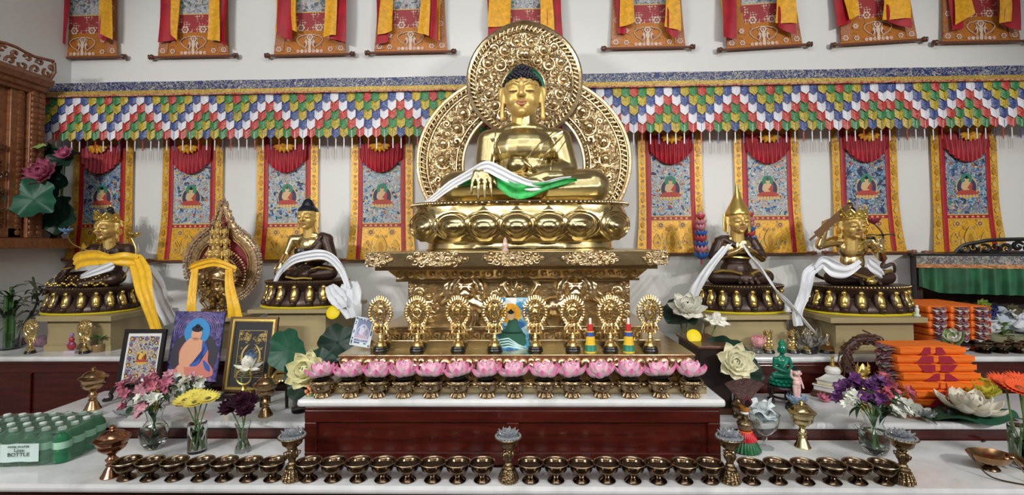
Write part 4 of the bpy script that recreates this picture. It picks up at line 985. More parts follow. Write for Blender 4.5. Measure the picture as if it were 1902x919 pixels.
# ---- filigree emblem stands
def emblem(b, seed, H=.125, W=.050):
    rnd = random.Random(seed); zc = H*.5
    prof = lambda a: (W*(.92 + .08*cos(2*a))*cos(a), zc + H*.47*sin(a)*(1 if a > 0 else .95))
    for i in range(30):
        a = 2*pi*i/30; x, z = prof(a); n = V((cos(a), 0, sin(a))); sd = 1 if cos(a) >= 0 else -1
        b.tube([(x*.86, 0, zc + (z-zc)*.88), (x, -.002, z), (x + .006*cos(a) , 0, z + .010*abs(sin(a)) + .004)], [.0036, .0052, .0026], 5)
        b.ball((x*.93, -.003, zc + (z-zc)*.94), .0055, 6, 4)
    b.tube([(prof(2*pi*i/32)[0]*.84, 0, zc + (prof(2*pi*i/32)[1]-zc)*.86) for i in range(32)], .0036, 6, 0, True)
    for ring, n, R in ((.62, 13, .0125), (.33, 7, .0125)):
        for i in range(n):
            a = 2*pi*i/n + ring; x, z = prof(a); spiral(b, x*ring, zc + (z-zc)*ring, R, 0, a, 1 if i % 2 else -1, .0040, 1.0, 9)
    for sx in (-1, 1):
        b.tube([(0, 0, .005), (sx*.02, 0, .02), (sx*.012, 0, .05), (sx*.026, 0, .08), (sx*.008, 0, .115), (0, 0, .135)], .0030, 5)
    k = seed % 4
    if k == 0: b.ball((0, -.004, zc), (.013, .008, .017)); b.ball((0, -.004, zc+.024), (.008, .006, .010))
    elif k == 1:
        b.tube([(.017*cos(2*pi*i/16), -.004, zc + .017*sin(2*pi*i/16)) for i in range(16)], .0035, 6, 0, True)
        for i in range(4): b.tube([(-.017*cos(pi*i/4), -.004, zc - .017*sin(pi*i/4)), (.017*cos(pi*i/4), -.004, zc + .017*sin(pi*i/4))], .0022, 5)
    elif k == 2:
        for i in range(3): b.tube([(-.018 + .018*i, -.004, zc-.022), (.018 - .018*i, -.004, zc + .022)], .003, 5); b.tube([(-.02, -.004, zc-.016 + .016*i), (.02, -.004, zc-.016 + .016*i)], .003, 5)
    else:
        for sx in (-1, 1): b.tube(spline([(0, -.004, zc-.028), (sx*.014, -.006, zc-.01), (sx*.006, -.004, zc + .014), (sx*.013, -.004, zc + .03)], 4), [.006]*12 + [.003], 6)
def emblem_stand(px, py, z, lab, seed, s=1.0, group=None, Y=None):
    p = on(px, py, z); t = thing('emblem_stand', lab, 'altar emblem', (p.x, Y or p.y, z), 0, group); t.scale = (s, s, s)
    MB().lathe([(0, 0), (.031, 0), (.033, .004), (.031, .009), (.028, .010), (.030, .013), (.028, .018), (0, .018)], n=28).obj('base', M_black, t)
    MB().lathe([(0, .018), (.024, .018), (.026, .024), (.020, .032), (.022, .036), (.014, .040), (.009, .048), (.013, .054), (.009, .060), (.007, .066), (.012, .070), (.008, .076), (0, .076)], n=24).obj('stem', M_goldsmall, t)
    b = MB()
    for zz2, R, n in ((.078, .026, 9), (.092, .036, 13), (.104, .030, 11)):
        for k in range(n): a = 2*pi*k/n; b.tube([(R*.2*cos(a), R*.06*sin(a), zz2-.006), (R*cos(a), R*.35*sin(a), zz2), (R*.9*cos(a), R*.35*sin(a), zz2 + .010)], [.005, .0062, .003], 5)
    emb = MB(); emblem(emb, seed); k = b.add(emb.v, emb.f); b.xf(Matrix.Translation((0, 0, .096)), k)
    b.obj('filigree_plaque', M_goldsmall, t)
bes = ['beside the small blue card', 'second from the left on the throne', 'third from the left on the throne', 'just left of the green buddha card', 'just right of the green buddha card', 'left of the two striped stacks', 'between the two striped stacks', 'at the right end']
for k, px in enumerate([706.5, 775, 851, 919, 994.5, 1064.5, 1134, 1208]):
    emblem_stand(px, 651, ZP, 'gold filigree emblem on black base, ' + bes[k], k, 1.06, 'filigree emblems on the throne plinth')
emblem_stand(56, 656, Z3, 'gold filigree emblem on the left cabinet, nearest the bamboo', 5, .88)
emblem_stand(157, 656, Z3, 'gold filigree emblem on the left cabinet, before the cream pedestal', 6, .88)
# ---- striped stacks
PC = [plain('green_paint', (.02, .20, .12), .4), plain('yellow_paint', (.75, .48, .02), .4), plain('blue_paint', (.02, .07, .32), .4), plain('red_paint', (.50, .02, .02), .4), M_white]
for px, lab in ((1097, 'left of two five-coloured stepped offering cakes between gold emblems'), (1168, 'right of two five-coloured stepped offering cakes between gold emblems')):
    p = on(px, 653, ZP); t = thing('offering_cake', lab, 'offering cake', (p.x, p.y, ZP), 0, 'striped offering cakes')
    z = 0
    for k, (r, h2) in enumerate([(.025, .036), (.021, .028), (.017, .026), (.0125, .030), (.006, .026)]):
        b = MB(); b.lathe([(0, 0), (r, 0), (r, .004), (r*.96, .006), (r*.96, h2-.004), (r*.9, h2), (0, h2)], (0, 0, z), 24); b.m = [1 if min(q for q in (b.v[i][2]-z for i in f)) >= h2-.0045 or max(b.v[i][2]-z for i in f) < .005 else 0 for f in b.f]
        b.obj('tier', [PC[k], PC[1] if k < 3 else PC[k]], t); z += h2
# ---- cards
def card(name, lab, cat, corners_px, Y, lean, mats, fn, group=None, thick=.003, base=None):
    """upright card: bottom centre pixel, width and height in photo pixels, leaning back by `lean`"""
    (px, py, wpx, hpx, roll) = corners_px
    p = at(px, py, Y); W, Hh = pm(wpx, Y), pm(hpx, Y)/cos(lean)
    t = thing(name, lab, cat, p, 0, group); t.rotation_euler = (-lean, roll, 0)
    return t, W, Hh
M_sky = paintm('painted_sky', [(0, (.02, .12, .34)), (.42, (.05, .30, .55)), (.55, (.30, .55, .70)), (.68, (.75, .78, .80))], 12); M_jade = plain('painted_jade', (.012, .085, .05), .5); M_wave = plain('painted_waves', (.45, .68, .72), .5)
t, W, Hh = card('picture_card', 'card of a green buddha with yellow halo on the throne step', 'picture', (951, 650, 64, 95, 0), 2.185, radians(6), None, None)
b = MB(); b.box(-W/2, W/2, 0, .003, 0, Hh); b.obj('card', M_sky, t, 0)
b = MB(); disc(b, -.004, Hh*.69, W*.30, 0, 0, 24, .0005); b.obj('painted_halo', M_yel, t, 0)
b = MB()
for poly in ([(-.30, .08), (.34, .08), (.40, .22), (.30, .34), (-.30, .34), (-.36, .2)], [(-.28, .32), (.30, .32), (.20, .46), (.16, .58), (.0, .60), (-.10, .56), (-.16, .44)]): b.prism([(x*W, z*Hh) for x, z in smooth_poly(poly)], 0, -.0009)
b.obj('painted_body', M_jade, t, 0)
b = MB(); disc(b, -.004, Hh*.655, W*.11, -.0006, 0, 14, .0005, 1.2); b.obj('painted_face', M_skin, t, 0)
b = MB(); disc(b, -.004, Hh*.72, W*.095, -.0012, 0, 12, .0005, .6); disc(b, -.004, Hh*.755, W*.04, -.0012, 0, 10, .0005); b.obj('painted_hair', M_hair, t, 0)
b = MB()
for k in range(4): b.prism([(W*x, Hh*z) for x, z in [(-.5, .02 + .05*k), (-.1, .06 + .05*k), (.2, .02 + .02*k), (.48, .0), (.48, .03), (.2, .05 + .02*k), (-.1, .085 + .05*k), (-.5, .045 + .05*k)]], -.0010, -.0014)
b.obj('painted_waves', M_wave, t, 0)
t, W, Hh = card('picture_card', 'small blue and white card leaning at the left of the throne plinth', 'picture', (667, 643, 38, 52, radians(10)), 2.19, radians(14), None, None)
MB().box(-W/2, W/2, 0, .003, 0, Hh).obj('card', plain('pale_blue_card', (.50, .56, .62), .5), t, 0)
b = MB(); b.box(-W*.34, W*.34, -.0006, 0, Hh*.16, Hh*.9, 0); 
rnd = random.Random(1)
for k in range(44):
    e = k % 4; u = rnd.random(); x, z = ((-.43, u), (.43, u), (u*.9-.45, .95), (u*.9-.45, .08))[e]; disc(b, x*W, (.04 + z*.92)*Hh, .0035, 0, 1, 7, .0006)
b.obj('lace_border', [plain('slate_print', (.16, .20, .34), .5), plain('navy_print', (.05, .07, .14), .5)], t, 0)
b = MB(); figure(b, 0, Hh*.25, Hh*.50, -.0006, (0, 1, 1, 2, 1, 0)); b.obj('painted_figure', [plain('lilac_print', (.22, .26, .42), .5), plain('pale_print', (.50, .50, .60), .5), plain('rose_print', (.42, .32, .42), .5)], t, 0)
p = at(939, 463, 2.19); t = thing('figurine', 'tiny pale pink figurine on the throne slab below the lotus seat', 'figurine', (p.x, 2.15, ZS))
MB().lathe([(0, 0), (.015, 0), (.016, .006), (.010, .010), (.012, .022), (.013, .030), (.008, .040), (.009, .048), (.005, .054), (.003, .058), (0, .062)], n=16).obj('body', plain('pale_pink_glass', (.85, .62, .58), .15, 0, trans=.4), t)
# ================================================================ cream pedestals and the smaller statues
def pedestal(px0, px1, ytop, ybot, Yf, depth, lab, over=.035):
    xm = (px0 + px1)/2; a, b_ = at(px0, ytop, Yf), at(px1, ytop, Yf); zt = at(xm, ytop, Yf).z; zb = at(xm, ybot, Yf).z
    W = b_.x - a.x; t = thing('pedestal', lab, 'pedestal', ((a.x + b_.x)/2, Yf, Z3), 0)
    MB().box(-W/2, W/2, 0, depth, zb-Z3, zt-Z3).obj('top_board', M_cream, t, 0, bevel=.002)
    b = MB(); b.box(-W/2+over, W/2-over, .04, depth-.02, 0, zb-Z3); b.obj('box', M_cream, t, 0)
    b = MB(); b.box(-W/2+over-.012, W/2-over+.012, .030, depth-.01, 0, .035); b.box(-W/2+over-.006, W/2-over+.006, .035, depth-.015, .035, .042); b.obj('skirting', M_cream, t, 0, bevel=.002)
    return t, zt
P1, ZA = pedestal(66, 206, 587, 597, 2.86, .50, 'cream pedestal under the bodhisattva statue with the wide yellow scarf')
P3, ZC = pedestal(459, 631, 575, 582, 2.83, .50, 'cream pedestal under the dark-robed buddha statue left of the throne', .10)
P4, ZD = pedestal(1300, 1481, 586, 594, 2.83, .46, 'cream pedestal under the pointed-hat statue', .04)
P5, ZE = pedestal(1543, 1724, 590, 600, 2.74, .54, 'cream pedestal under the sword-bearing statue at right', .05)
P2, ZB = pedestal(350, 440, 590, 598, 2.92, .32, 'cream pedestal behind the blue-haloed picture, under the many-headed statue', .03)
M_goldpetal = plain('gilt_petal', (.82, .62, .18), .25, .9, (50, .2))
def small_lotus(t, w, d, hh, n=20, pw=.92, cloth=True):
    prof = [(.99, 0), (1.0, .10), (.93, .30), (.84, .45), (.80, .55), (.86, .70), (.95, .86), (.98, .90), (.99, .97), (.96, 1.0), (.5, 1.0), (0, 1.0)]
    b = MB(); b.lathe([(r*w/2, z*hh) for r, z in prof], n=72, sy=d/w, pw=pw); b.obj('lotus_seat', M_bronze, t, 40)
    for k in range(n):
        b = MB(); lo = MB()
        a = 2*pi*(k+.5)/n; c, s_ = cos(a), sin(a); x, y = w/2*math.copysign(abs(c)**pw, c), d/2*math.copysign(abs(s_)**pw, s_); az = atan2(y/(d*d), x/(w*w))
        R = Matrix.Rotation(az, 4, 'Z') @ Matrix.Rotation(-.25, 4, 'Y'); pw_ = w*.060
        b.ball((x*.93, y*.93, hh*.46), (pw_*.55, pw_*.72, hh*.27), 10, 7, mat=R); b.ball((x*.965, y*.965, hh*.30), (pw_*.6, pw_*.62, hh*.13), 8, 6, mat=R); b.ball((x*.93, y*.93, hh*.76), (pw_*.5, pw_*.35, hh*.08), 8, 5)
        for dz, rr in ((.50, 1.0), (.36, 1.03)): lo.ball((x*.90*rr, y*.90*rr, hh*dz), (pw_*.5, pw_*1.06, hh*.33), 10, 7, mat=R)
        lo.ball((x*.97, y*.97, hh*.12), (pw_*.7, pw_*1.05, hh*.13), 8, 5)
        b.obj('gilt_petal', M_goldpetal, t, 60); lo.obj('dark_petal', M_bronze, t, 60)
    b = MB()
    for k in range(90):
        a = 2*pi*k/90; c, s_ = cos(a), sin(a); b.ball((w*.485*math.copysign(abs(c)**pw, c), d*.485*math.copysign(abs(s_)**pw, s_), hh*.965), w*.009, 5, 4)
    b.obj('bead_rim', M_goldpetal, t)
    if cloth:
        b = MB(); b.lathe([(w*.530, -.0115), (w*.540, -.006), (w*.52, -.0005), (0, -.0005)], n=60, sy=d/w, pw=pw); b.obj('yellow_base', M_ylining, t, 30)
def scaleP(P, W):
    f = lambda a: [tuple(V(q)*W) for q in a] if isinstance(a, list) and isinstance(a[0], tuple) else [x*W for x in a] if isinstance(a, list) else tuple(x*W for x in a) if isinstance(a, tuple) else a*W if isinstance(a, (int, float)) else a
    return [tuple([p[0]] + [f(a) for a in p[1:]]) for p in P]
def torso(): return [('e', (0, .05, .14), (.22, .16, .14)), ('e', (0, .05, .32), (.165, .12, .19)), ('e', (0, .04, .52), (.215, .14, .17)), ('c', (-.235, .05, .62), (.235, .05, .62), .08, .08), ('e', (0, .05, .68), (.16, .09, .07)), ('c', (0, .05, .66), (0, .03, .86), .085, .078)]
def legs(): return [('c', (-.13, .03, .11), (-.385, -.09, .105), .125, .105), ('c', (.13, .03, .11), (.385, -.09, .105), .125, .105), ('c', (-.385, -.10, .10), (.06, -.235, .09), .10, .075), ('c', (.385, -.10, .098), (-.02, -.21, .07), .10, .078), ('e', (0, -.10, .08), (.28, .16, .08)), ('t', [(.02, -.25, .11), (.12, -.25, .14), (.20, -.23, .15)], [.045, .04, .03])]
def arm(sh, el, wr): return [('c', sh, el, .082, .062), ('c', el, wr, .062, .042)]
def hand(wr, d, side, L=.16, curl=(0, 0, 0)):
    w_, d, s_ = V(wr), V(d).normalized(), V(side).normalized(); P = [('c', tuple(w_), tuple(w_ + d*.05), .040, .036)]
    for k in range(4):
        b0 = w_ + d*.05 + s_*(-.036 + .024*k); P.append(('c', tuple(w_ + d*.02 + s_*(-.02 + .013*k)), tuple(b0 + d*.03), .022, .020))
        tip = b0 + d*(L*(.55 + [.02, .10, .08, -.02][k])) + V(curl); P.append(('t', [tuple(b0 + d*.03), tuple((b0+tip)/2 + d*.025), tuple(tip)], [.019, .016, .012]))
    P.append(('t', [tuple(w_ + d*.01 - s_*.035), tuple(w_ + d*.05 - s_*.075), tuple(w_ + d*.09 - s_*.078)], [.021, .018, .013]))
    return P
def crown(t, loc, s, rz=0):
    b = MB(); c = Matrix.Translation(loc) @ Matrix.Rotation(rz, 4, 'Z') @ Matrix.Scale(s, 4); k0 = 0
    b.tube([(.375*cos(a), .03 + .43*sin(a), .735 - .05*max(0, sin(a))) for a in [2*pi*i/28 for i in range(28)]], .04, 6, 0, True)
    for i, a in enumerate([-pi/2, -pi/2-.62, -pi/2+.62, -pi/2-1.25, -pi/2+1.25]):
        M = Matrix.Translation((.375*cos(a), .03 + .43*sin(a), .74)) @ Matrix.Rotation(a + pi/2, 4, 'Z') @ Matrix.Rotation(.12, 4, 'X'); h2 = .36 - .03*(i > 2)
        b.prism([(-.11, 0), (.11, 0), (.14, .10), (.10, .20), (.05, .26), (0, h2), (-.05, .26), (-.10, .20), (-.14, .10)], -.02, .02, 0, M)
        b.ball(M @ V((0, -.03, .12)), (.05, .035, .06), 8, 6); b.ball(M @ V((0, -.01, h2 + .02)), .035, 6, 4)
        for sx in (-1, 1): b.tube([M @ V((sx*.12, -.02, .03)), M @ V((sx*.15, -.03, .12)), M @ V((sx*.09, -.03, .22)), M @ V((sx*.02, -.03, .30))], .020, 5); b.ball(M @ V((sx*.085, -.03, .05)), .035, 6, 4)
    for sx in (-1, 1):
        b.lathe([(0, 0), (.13, .01), (.14, .03), (.10, .05), (.06, .045), (0, .08)], n=14, mat=Matrix.Translation((sx*.42, -.02, .32)) @ Matrix.Rotation(sx*pi/2, 4, 'Y'))
        for q in range(4): b.ball((sx*(.50 + .02*q), -.02, .72 - .06*q), (.06, .03, .06), 6, 4); b.ball((sx*.44, -.03, .18 - .07*q), .035, 6, 4)
    b.xf(c); b.obj('crown', M_goldpetal, t, 60)
    b = MB(); b.ball((0, .06, .98), (.19, .19, .20), 12, 8); b.ball((0, .06, 1.18), (.12, .12, .12), 10, 8); b.ball((0, .06, 1.32), (.06, .06, .08), 8, 6, 1)
    b.tube([(.20*cos(2*pi*i/14), .06 + .20*sin(2*pi*i/14), .96) for i in range(14)], .035, 5, 1, True)
    b.xf(c); b.obj('topknot', [M_hair, M_goldpetal], t, 60)
def necklace(t, bv, W, zs=(.60, .50, .40), half=.13, cx0=0.0):
    root = bpy.data.objects.new('tmp', None)
    for j, z0 in enumerate(zs):
        b = MB()
        for k in range(15):
            u = -1 + k/7; x = u*half*(1 - .12*j) + cx0; z = .66*zs0 if False else .66 - (.66-z0)*(1-u*u); p = front(bv, x*W, z*W, .003, 0); b.ball(p, W*(.012 + .010*(abs(k-7) < 2)), 6, 4)
        b.obj('necklace', M_goldpetal, t, loc=(0, .01, .150))
    bpy.data.objects.remove(root)
def seat_at(px, py, Y): p = at(px, py, Y); return p
VOX = .0042
# ---- dark-robed buddha, left of the throne
def lotus_statue(name, lab, px, zbase, Y, w, d, hh, n=18):
    p = at(px, 560, Y); t = thing(name, lab, 'buddha statue', (p.x, Y, zbase + .012)); small_lotus(t, w, d, hh, n); return t
W = .41
t = lotus_statue('buddha_statue', 'seated buddha with dark robe, smooth black hair and white scarf, left of the throne', 572, ZC, 3.06, .52, .40, .150)
S3 = t
off = Matrix.Translation((0, .01, .150))
def body_part(t, name, P, mat, h, vox=VOX, sm=3, dy=.01): return blob(name, scaleP(P, W), vox, mat, t, (0, dy, h), sm)
P = torso() + arm((-.27, .05, .62), (-.36, .0, .36), (-.32, -.22, .26)) + hand((-.32, -.24, .25), (.0, -.5, -.8), (1, 0, 0), .2)
bo = body_part(t, 'body', P, M_goldsmall, .150)
bv3 = bvh_of(bo.data)
P = legs() + [('e', (0, .05, .14), (.25, .18, .13)), ('c', (.255, .05, .62), (.355, .0, .36), .095, .085), ('c', (.355, .0, .36), (.10, -.17, .28), .08, .055), ('c', (.20, .03, .66), (.27, .05, .62), .075, .09), ('e', (.10, .09, .46), (.19, .12, .25)), ('t', [(.21, -.05, .66), (.12, -.10, .52), (.02, -.10, .40), (-.08, -.09, .30), (-.16, -.05, .22)], [.03, .035, .035, .04, .05]), ('t', [(.20, -.05, .55), (.14, -.07, .42), (.06, -.08, .28)], [.05, .07, .07])]
body_part(t, 'robe', P, M_bronze, .150)
b = MB()
for pts in ([(.22, .68), (.11, .54), (.0, .42), (-.10, .32), (-.17, .24)],): b.tube([front(bv3, x*W, z*W, .016, -.05) for x, z in pts], .0042, 6)
for sx in (-1, 1): b.tube([(sx*W*x, W*y, W*z) for x, y, z in [(.16, -.30, .17), (.26, -.26, .19), (.36, -.20, .18), (.44, -.16, .15)]], .006, 6)
b.tube([(W*x, -.33*W, W*z) for x, z in [(-.2, .06), (-.06, .03), (.08, .04), (.2, .03)]], .007, 6)
b.obj('gilt_hems', M_goldpetal, t, loc=(0, .01, .150))
b = MB(); b.lathe([(0, 0), (.025, 0), (.042, .02), (.045, .04), (.040, .055), (.034, .055), (.036, .04), (0, .02)], (0, -.245*W, .345*W), 18); b.obj('alms_bowl', [M_black], t, loc=(0, .01, .150))
P = [('c', (.30, -.10, .33), (.12, -.24, .32), .055, .045)] + hand((.12, -.25, .31), (-1, -.1, .0), (0, -.6, .4), .20)
body_part(t, 'left_hand', P, M_goldsmall, .150)
put_head(t, (-.005, .01, .150 + .765*W), .42*W, radians(-4), 'smooth', .08)
MB().lathe([(0, 0), (.008, .002), (.012, .012), (.007, .020), (0, .024)], n=12).obj('finial', M_goldpetal, t, loc=(-.005, .018, .150 + .765*W + .42*W*1.15))
def sw(px, py, Y): return tuple(at(px, py, Y))
def scarf(name, lab, strips, mat, cat='scarf'):
    b = MB()
    for st in strips: ribbon(b, [sw(*q) for q in st[0]], st[1], st[2], .003, st[3] if len(st) > 3 else .008, st[4] if len(st) > 4 else 2)
    o0 = V(sw(*strips[0][0][0])); b.xf(Matrix.Translation(-o0)); return tag(b.obj(name, mat, None, 70, o0), lab, cat)
UPV = V((.15, -.25, 1)); SIDE = V((1, -.3, 0))
scarf('silk_scarf', 'white silk scarf around the dark-robed buddha, falling over its cream pedestal', [
    ([(525, 500, 2.86), (545, 482, 2.84), (575, 474, 2.83), (600, 473, 2.83), (622, 485, 2.84), (638, 510, 2.84), (648, 540, 2.82)], [.04, .05, .055, .055, .06, .07, .08], UPV, .008, 2.5),
    ([(648, 525, 2.83), (652, 545, 2.80), (648, 565, 2.79), (655, 590, 2.79)], [.10, .15, .17, .10], SIDE, .014, 3), ([(612, 530, 2.81), (622, 545, 2.80), (630, 560, 2.79), (636, 572, 2.79)], [.06, .10, .12, .08], SIDE, .012, 2.5),
    ([(540, 485, 2.88), (520, 505, 2.90), (508, 530, 2.92), (495, 560, 2.93)], [.03, .035, .035, .03], UPV, .004, 1.5)], M_scarf)
tag(MB().lathe([(0, 0), (.020, .002), (.036, .006), (.040, .012), (.034, .018), (0, .020)], n=24, mat=Matrix.Rotation(radians(68), 4, 'X')).obj('yellow_flower', M_ylw, None, 50, at(620, 581, 2.815)), 'flat yellow paper flower on the front edge of the pedestal beneath white scarf', 'paper flower')
# ---- bodhisattva with the wide yellow scarf (left)
W = .43
t = lotus_statue('bodhisattva_statue', 'dark bronze bodhisattva with gilt crown under a wide yellow scarf, at far left', 172, ZA, 3.09, .50, .40, .150)
mv = lambda q: (q[0] + .12, q[1] + .10, q[2]*.90)
P = torso() + arm((-.27, .05, .62), (-.38, -.14, .44), (-.30, -.38, .27)) + hand((-.30, -.38, .27), (-.2, -.5, -.75), (.9, -.3, 0), .2) + arm((.27, .05, .62), (.37, -.02, .38), (.14, -.22, .48)) + hand((.14, -.22, .48), (-.2, -.1, 1), (1, 0, .1), .18)
P = [tuple([p[0]] + [([mv(q) for q in a] if isinstance(a, list) and isinstance(a[0], tuple) else mv(a) if isinstance(a, tuple) and not (p[0] == 'e' and i == 1) else a) for i, a in enumerate(p[1:])]) for p in P] + legs()
P += [('c', (.385, -.10, .10), (.10, -.32, .05), .09, .06), ('t', [(-.40, -.32, -.02), (-.34, -.42, -.06), (-.30, -.46, -.05)], [.04, .035, .02])]
bo = body_part(t, 'body', P, M_bronze, .150); bv = bvh_of(bo.data); b = None
o = thing('tmp', 'x', 'x'); bpy.data.objects.remove(o)
nk = MB()
necklace(t, bv, W, (.52, .41, .30), .14, .12)
b = MB()
for q in [(-.305, -.345, .30), (-.325, -.05, .53), (.34, 0, .50), (.18, -.20, .46)]: b.tube([(W*(mv(q)[0] + .075*cos(a)), W*(mv(q)[1] + .06*sin(a)), W*(mv(q)[2] + .02*cos(a))) for a in [2*pi*i/16 for i in range(16)]], .0055, 5, 0, True); b.obj('bracelet', M_goldpetal, t, loc=(0, .01, .150)); b = MB()
for k in range(26):
    u = k/25; b.ball((W*(-.45 + .9*u), W*(-.30 - .05*sin(pi*u)), W*(.05 + .02*sin(k*1.7))), .0085, 8, 6); b.ball((W*(-.40 + .8*u), W*(-.22 - .10*sin(pi*u)), W*(.14 + .03*sin(k*2.1))), .0055, 8, 6)
b.obj('gilt_ornaments', M_goldpetal, t, loc=(0, .01, .150))
hz = .150 + .745*W
hz -= .055*W; put_head(t, (.062, .040, hz), .40*W, radians(-2), None, .1); crown(t, (.062, .040, hz), .40*W, radians(-2))
b = MB()
for k in range(6): petal(b, 2*pi*k/6, .5, .045, .014, .004, 0, .4, .3)
b.ball((0, 0, .004), .012); b.obj('blue_flower', plain('pale_blue_paint', (.16, .28, .50), .5), t, loc=(-.14, -.05, .150 + .80*W))
b = MB(); b.tube(spline([(.10, -.09, .36), (-.04, -.10, .42), (-.12, -.06, .48)], 5), .004, 6); b.tube(spline([(.2, 0, .2), (.24, .05, .36), (.20, .06, .46)], 5), .004, 6)
for k in range(7): petal(b, 2*pi*k/7, .6, .05, .016, .004, 0, .4, .3, c=(.22, .06, .46))
b.obj('flower_stems', M_goldpetal, t)
scarf('silk_scarf', 'wide yellow silk scarf over the bronze bodhisattva, hanging down right of it', [
    ([(138, 492, 2.87), (150, 482, 2.85), (180, 478, 2.83), (205, 482, 2.82), (230, 482, 2.83), (255, 486, 2.86)], [.07, .09, .09, .06, .09, .09], UPV, .006, 2),
    ([(250, 478, 2.86), (262, 505, 2.82), (268, 540, 2.78), (278, 575, 2.77), (290, 612, 2.77)], [.10, .13, .12, .11, .105], SIDE, .008, 2.5)], M_yscarf)
scarf('silk_scarf', 'white silk scarf hanging behind the yellow one, right of the bronze bodhisattva', [
    ([(240, 490, 2.98), (270, 500, 2.96), (290, 530, 2.93), (300, 565, 2.91), (318, 600, 2.90)], [.06, .10, .12, .14, .15], SIDE, .012, 2.5), ([(150, 515, 2.815), (180, 503, 2.80), (205, 495, 2.80), (212, 492, 2.81)], [.02, .045, .05, .03], UPV, .005, 2)], M_scarf)
# ---- pointed-hat statue
W = .41
t = lotus_statue('seated_statue', 'seated gilt and dark bronze figure with tall pointed gold hat, right of the throne', 1373, ZD, 3.08, .52, .40, .150)
P = torso() + arm((-.27, .05, .62), (-.36, -.02, .38), (-.10, -.24, .50)) + arm((.27, .05, .62), (.36, -.02, .38), (.10, -.24, .50)) + hand((-.08, -.25, .51), (.45, -.2, .8), (.6, -.3, -.5), .17) + hand((.08, -.25, .51), (-.4, -.2, .8), (.6, .3, .5), .17)
bo = body_part(t, 'body', P, M_goldsmall, .150)
P = legs() + [('e', (0, .05, .20), (.24, .17, .20)), ('e', (0, .055, .42), (.215, .15, .20)), ('c', (-.25, .05, .63), (-.355, .0, .42), .092, .085), ('c', (.25, .05, .63), (.355, .0, .42), .092, .085), ('c', (-.355, 0, .42), (-.22, -.14, .46), .08, .06), ('c', (.355, 0, .42), (.22, -.14, .46), .08, .06), ('t', [(-.20, .0, .68), (-.06, -.10, .58), (.04, -.11, .54)], .045), ('t', [(.20, .0, .68), (.08, -.09, .58)], .045), ('c', (-.2, .07, .66), (.2, .07, .66), .085, .085)]
P += [('t', [(-.08 + .07*k, -.20, .16), (-.10 + .09*k, -.30, .03)], .03) for k in range(4)]
body_part(t, 'robe', P, M_bronze, .150)
b = MB(); b.tube([(W*.235*cos(a), W*(.05 + .165*sin(a)), W*(.40 + .012*sin(a*2))) for a in [2*pi*i/24 for i in range(24)]], .008, 6, 0, True)
for sx in (-1, 1): b.tube([(sx*W*x, W*y, W*z) for x, y, z in [(.06, -.30, .16), (.18, -.25, .20), (.30, -.20, .21), (.42, -.13, .18)]], .008, 6)
b.obj('gilt_hems', M_goldpetal, t, loc=(0, .01, .150))
hz = .150 + .745*W
put_head(t, (0, -.01, hz), .42*W, radians(0), None, .05)
b = MB(); b.lathe([(.40, .0), (.43, .04), (.42, .10), (.34, .28), (.22, .50), (.12, .74), (.06, .98), (.02, 1.20), (0, 1.26)], n=28, sx=.98, sy=1.08)
for sx in (-1, 1): b.tube([(sx*.39, .05, .05), (sx*.42, .06, -.25), (sx*.46, .05, -.60)], [.10, .09, .05], 8, flat=.5)
b.xf(Matrix.Translation((0, -.005, hz + .70*.42*W)) @ Matrix.Scale(.42*W, 4)); b.obj('pointed_hat', M_goldpetal, t, 60)
lt = [plain('cobalt_enamel', (.03, .12, .42), .4), plain('rose_enamel', (.55, .20, .25), .4), plain('red_enamel', (.45, .05, .06), .4)]
for sx, (px, py0, py1) in ((-1, (1303, 482, 398)), (1, (1393, 470, 396))):
    a, c = at(px, py0, 3.12), at(px, py1, 3.12); b = MB(); H2 = c.z - a.z
    for j in range(8):
        for k in range(9): petal(b, 2*pi*k/9 + j*.3, .50 + .15*(j % 2), .064 - .003*j, .016, .006, j*H2/8, .5, .5, .3, [0, 1, 0, 2, 0, 1, 1, 2][j])
    b.tube([(0, 0, -.03), (0, 0, H2)], .006, 6, 2); b.ball((0, 0, H2), (.018, .018, .02), 8, 6, 1)
    o = b.obj('lotus_spray', lt, t, 60, loc=a - V(t.location))
tag(MB().lathe([(0, 0), (.020, 0), (.026, .006), (.022, .014), (.016, .030), (.017, .042), (.012, .052), (.010, .058), (.012, .066), (.010, .074), (0, .080)], n=16).obj('figurine', plain('white_porcelain', (.74, .76, .80), .25), None, 50, (at(1462, 585, 2.95).x, 2.95, ZD)), 'small white porcelain figurine beside the pointed-hat statue lotus', 'figurine')
scarf('silk_scarf', 'white silk scarf over both shoulders of the pointed-hat statue', [
    ([(1350, 455, 2.80), (1333, 478, 2.79), (1312, 505, 2.78), (1295, 530, 2.78), (1285, 558, 2.80)], [.06, .08, .08, .075, .06], V((.7, -.3, .6)), .006, 2),
    ([(1380, 455, 2.80), (1398, 482, 2.79), (1422, 510, 2.79), (1445, 545, 2.79), (1475, 575, 2.80), (1515, 622, 2.80)], [.06, .08, .08, .07, .065, .07], V((-.6, -.3, .7)), .006, 2)], M_scarf)
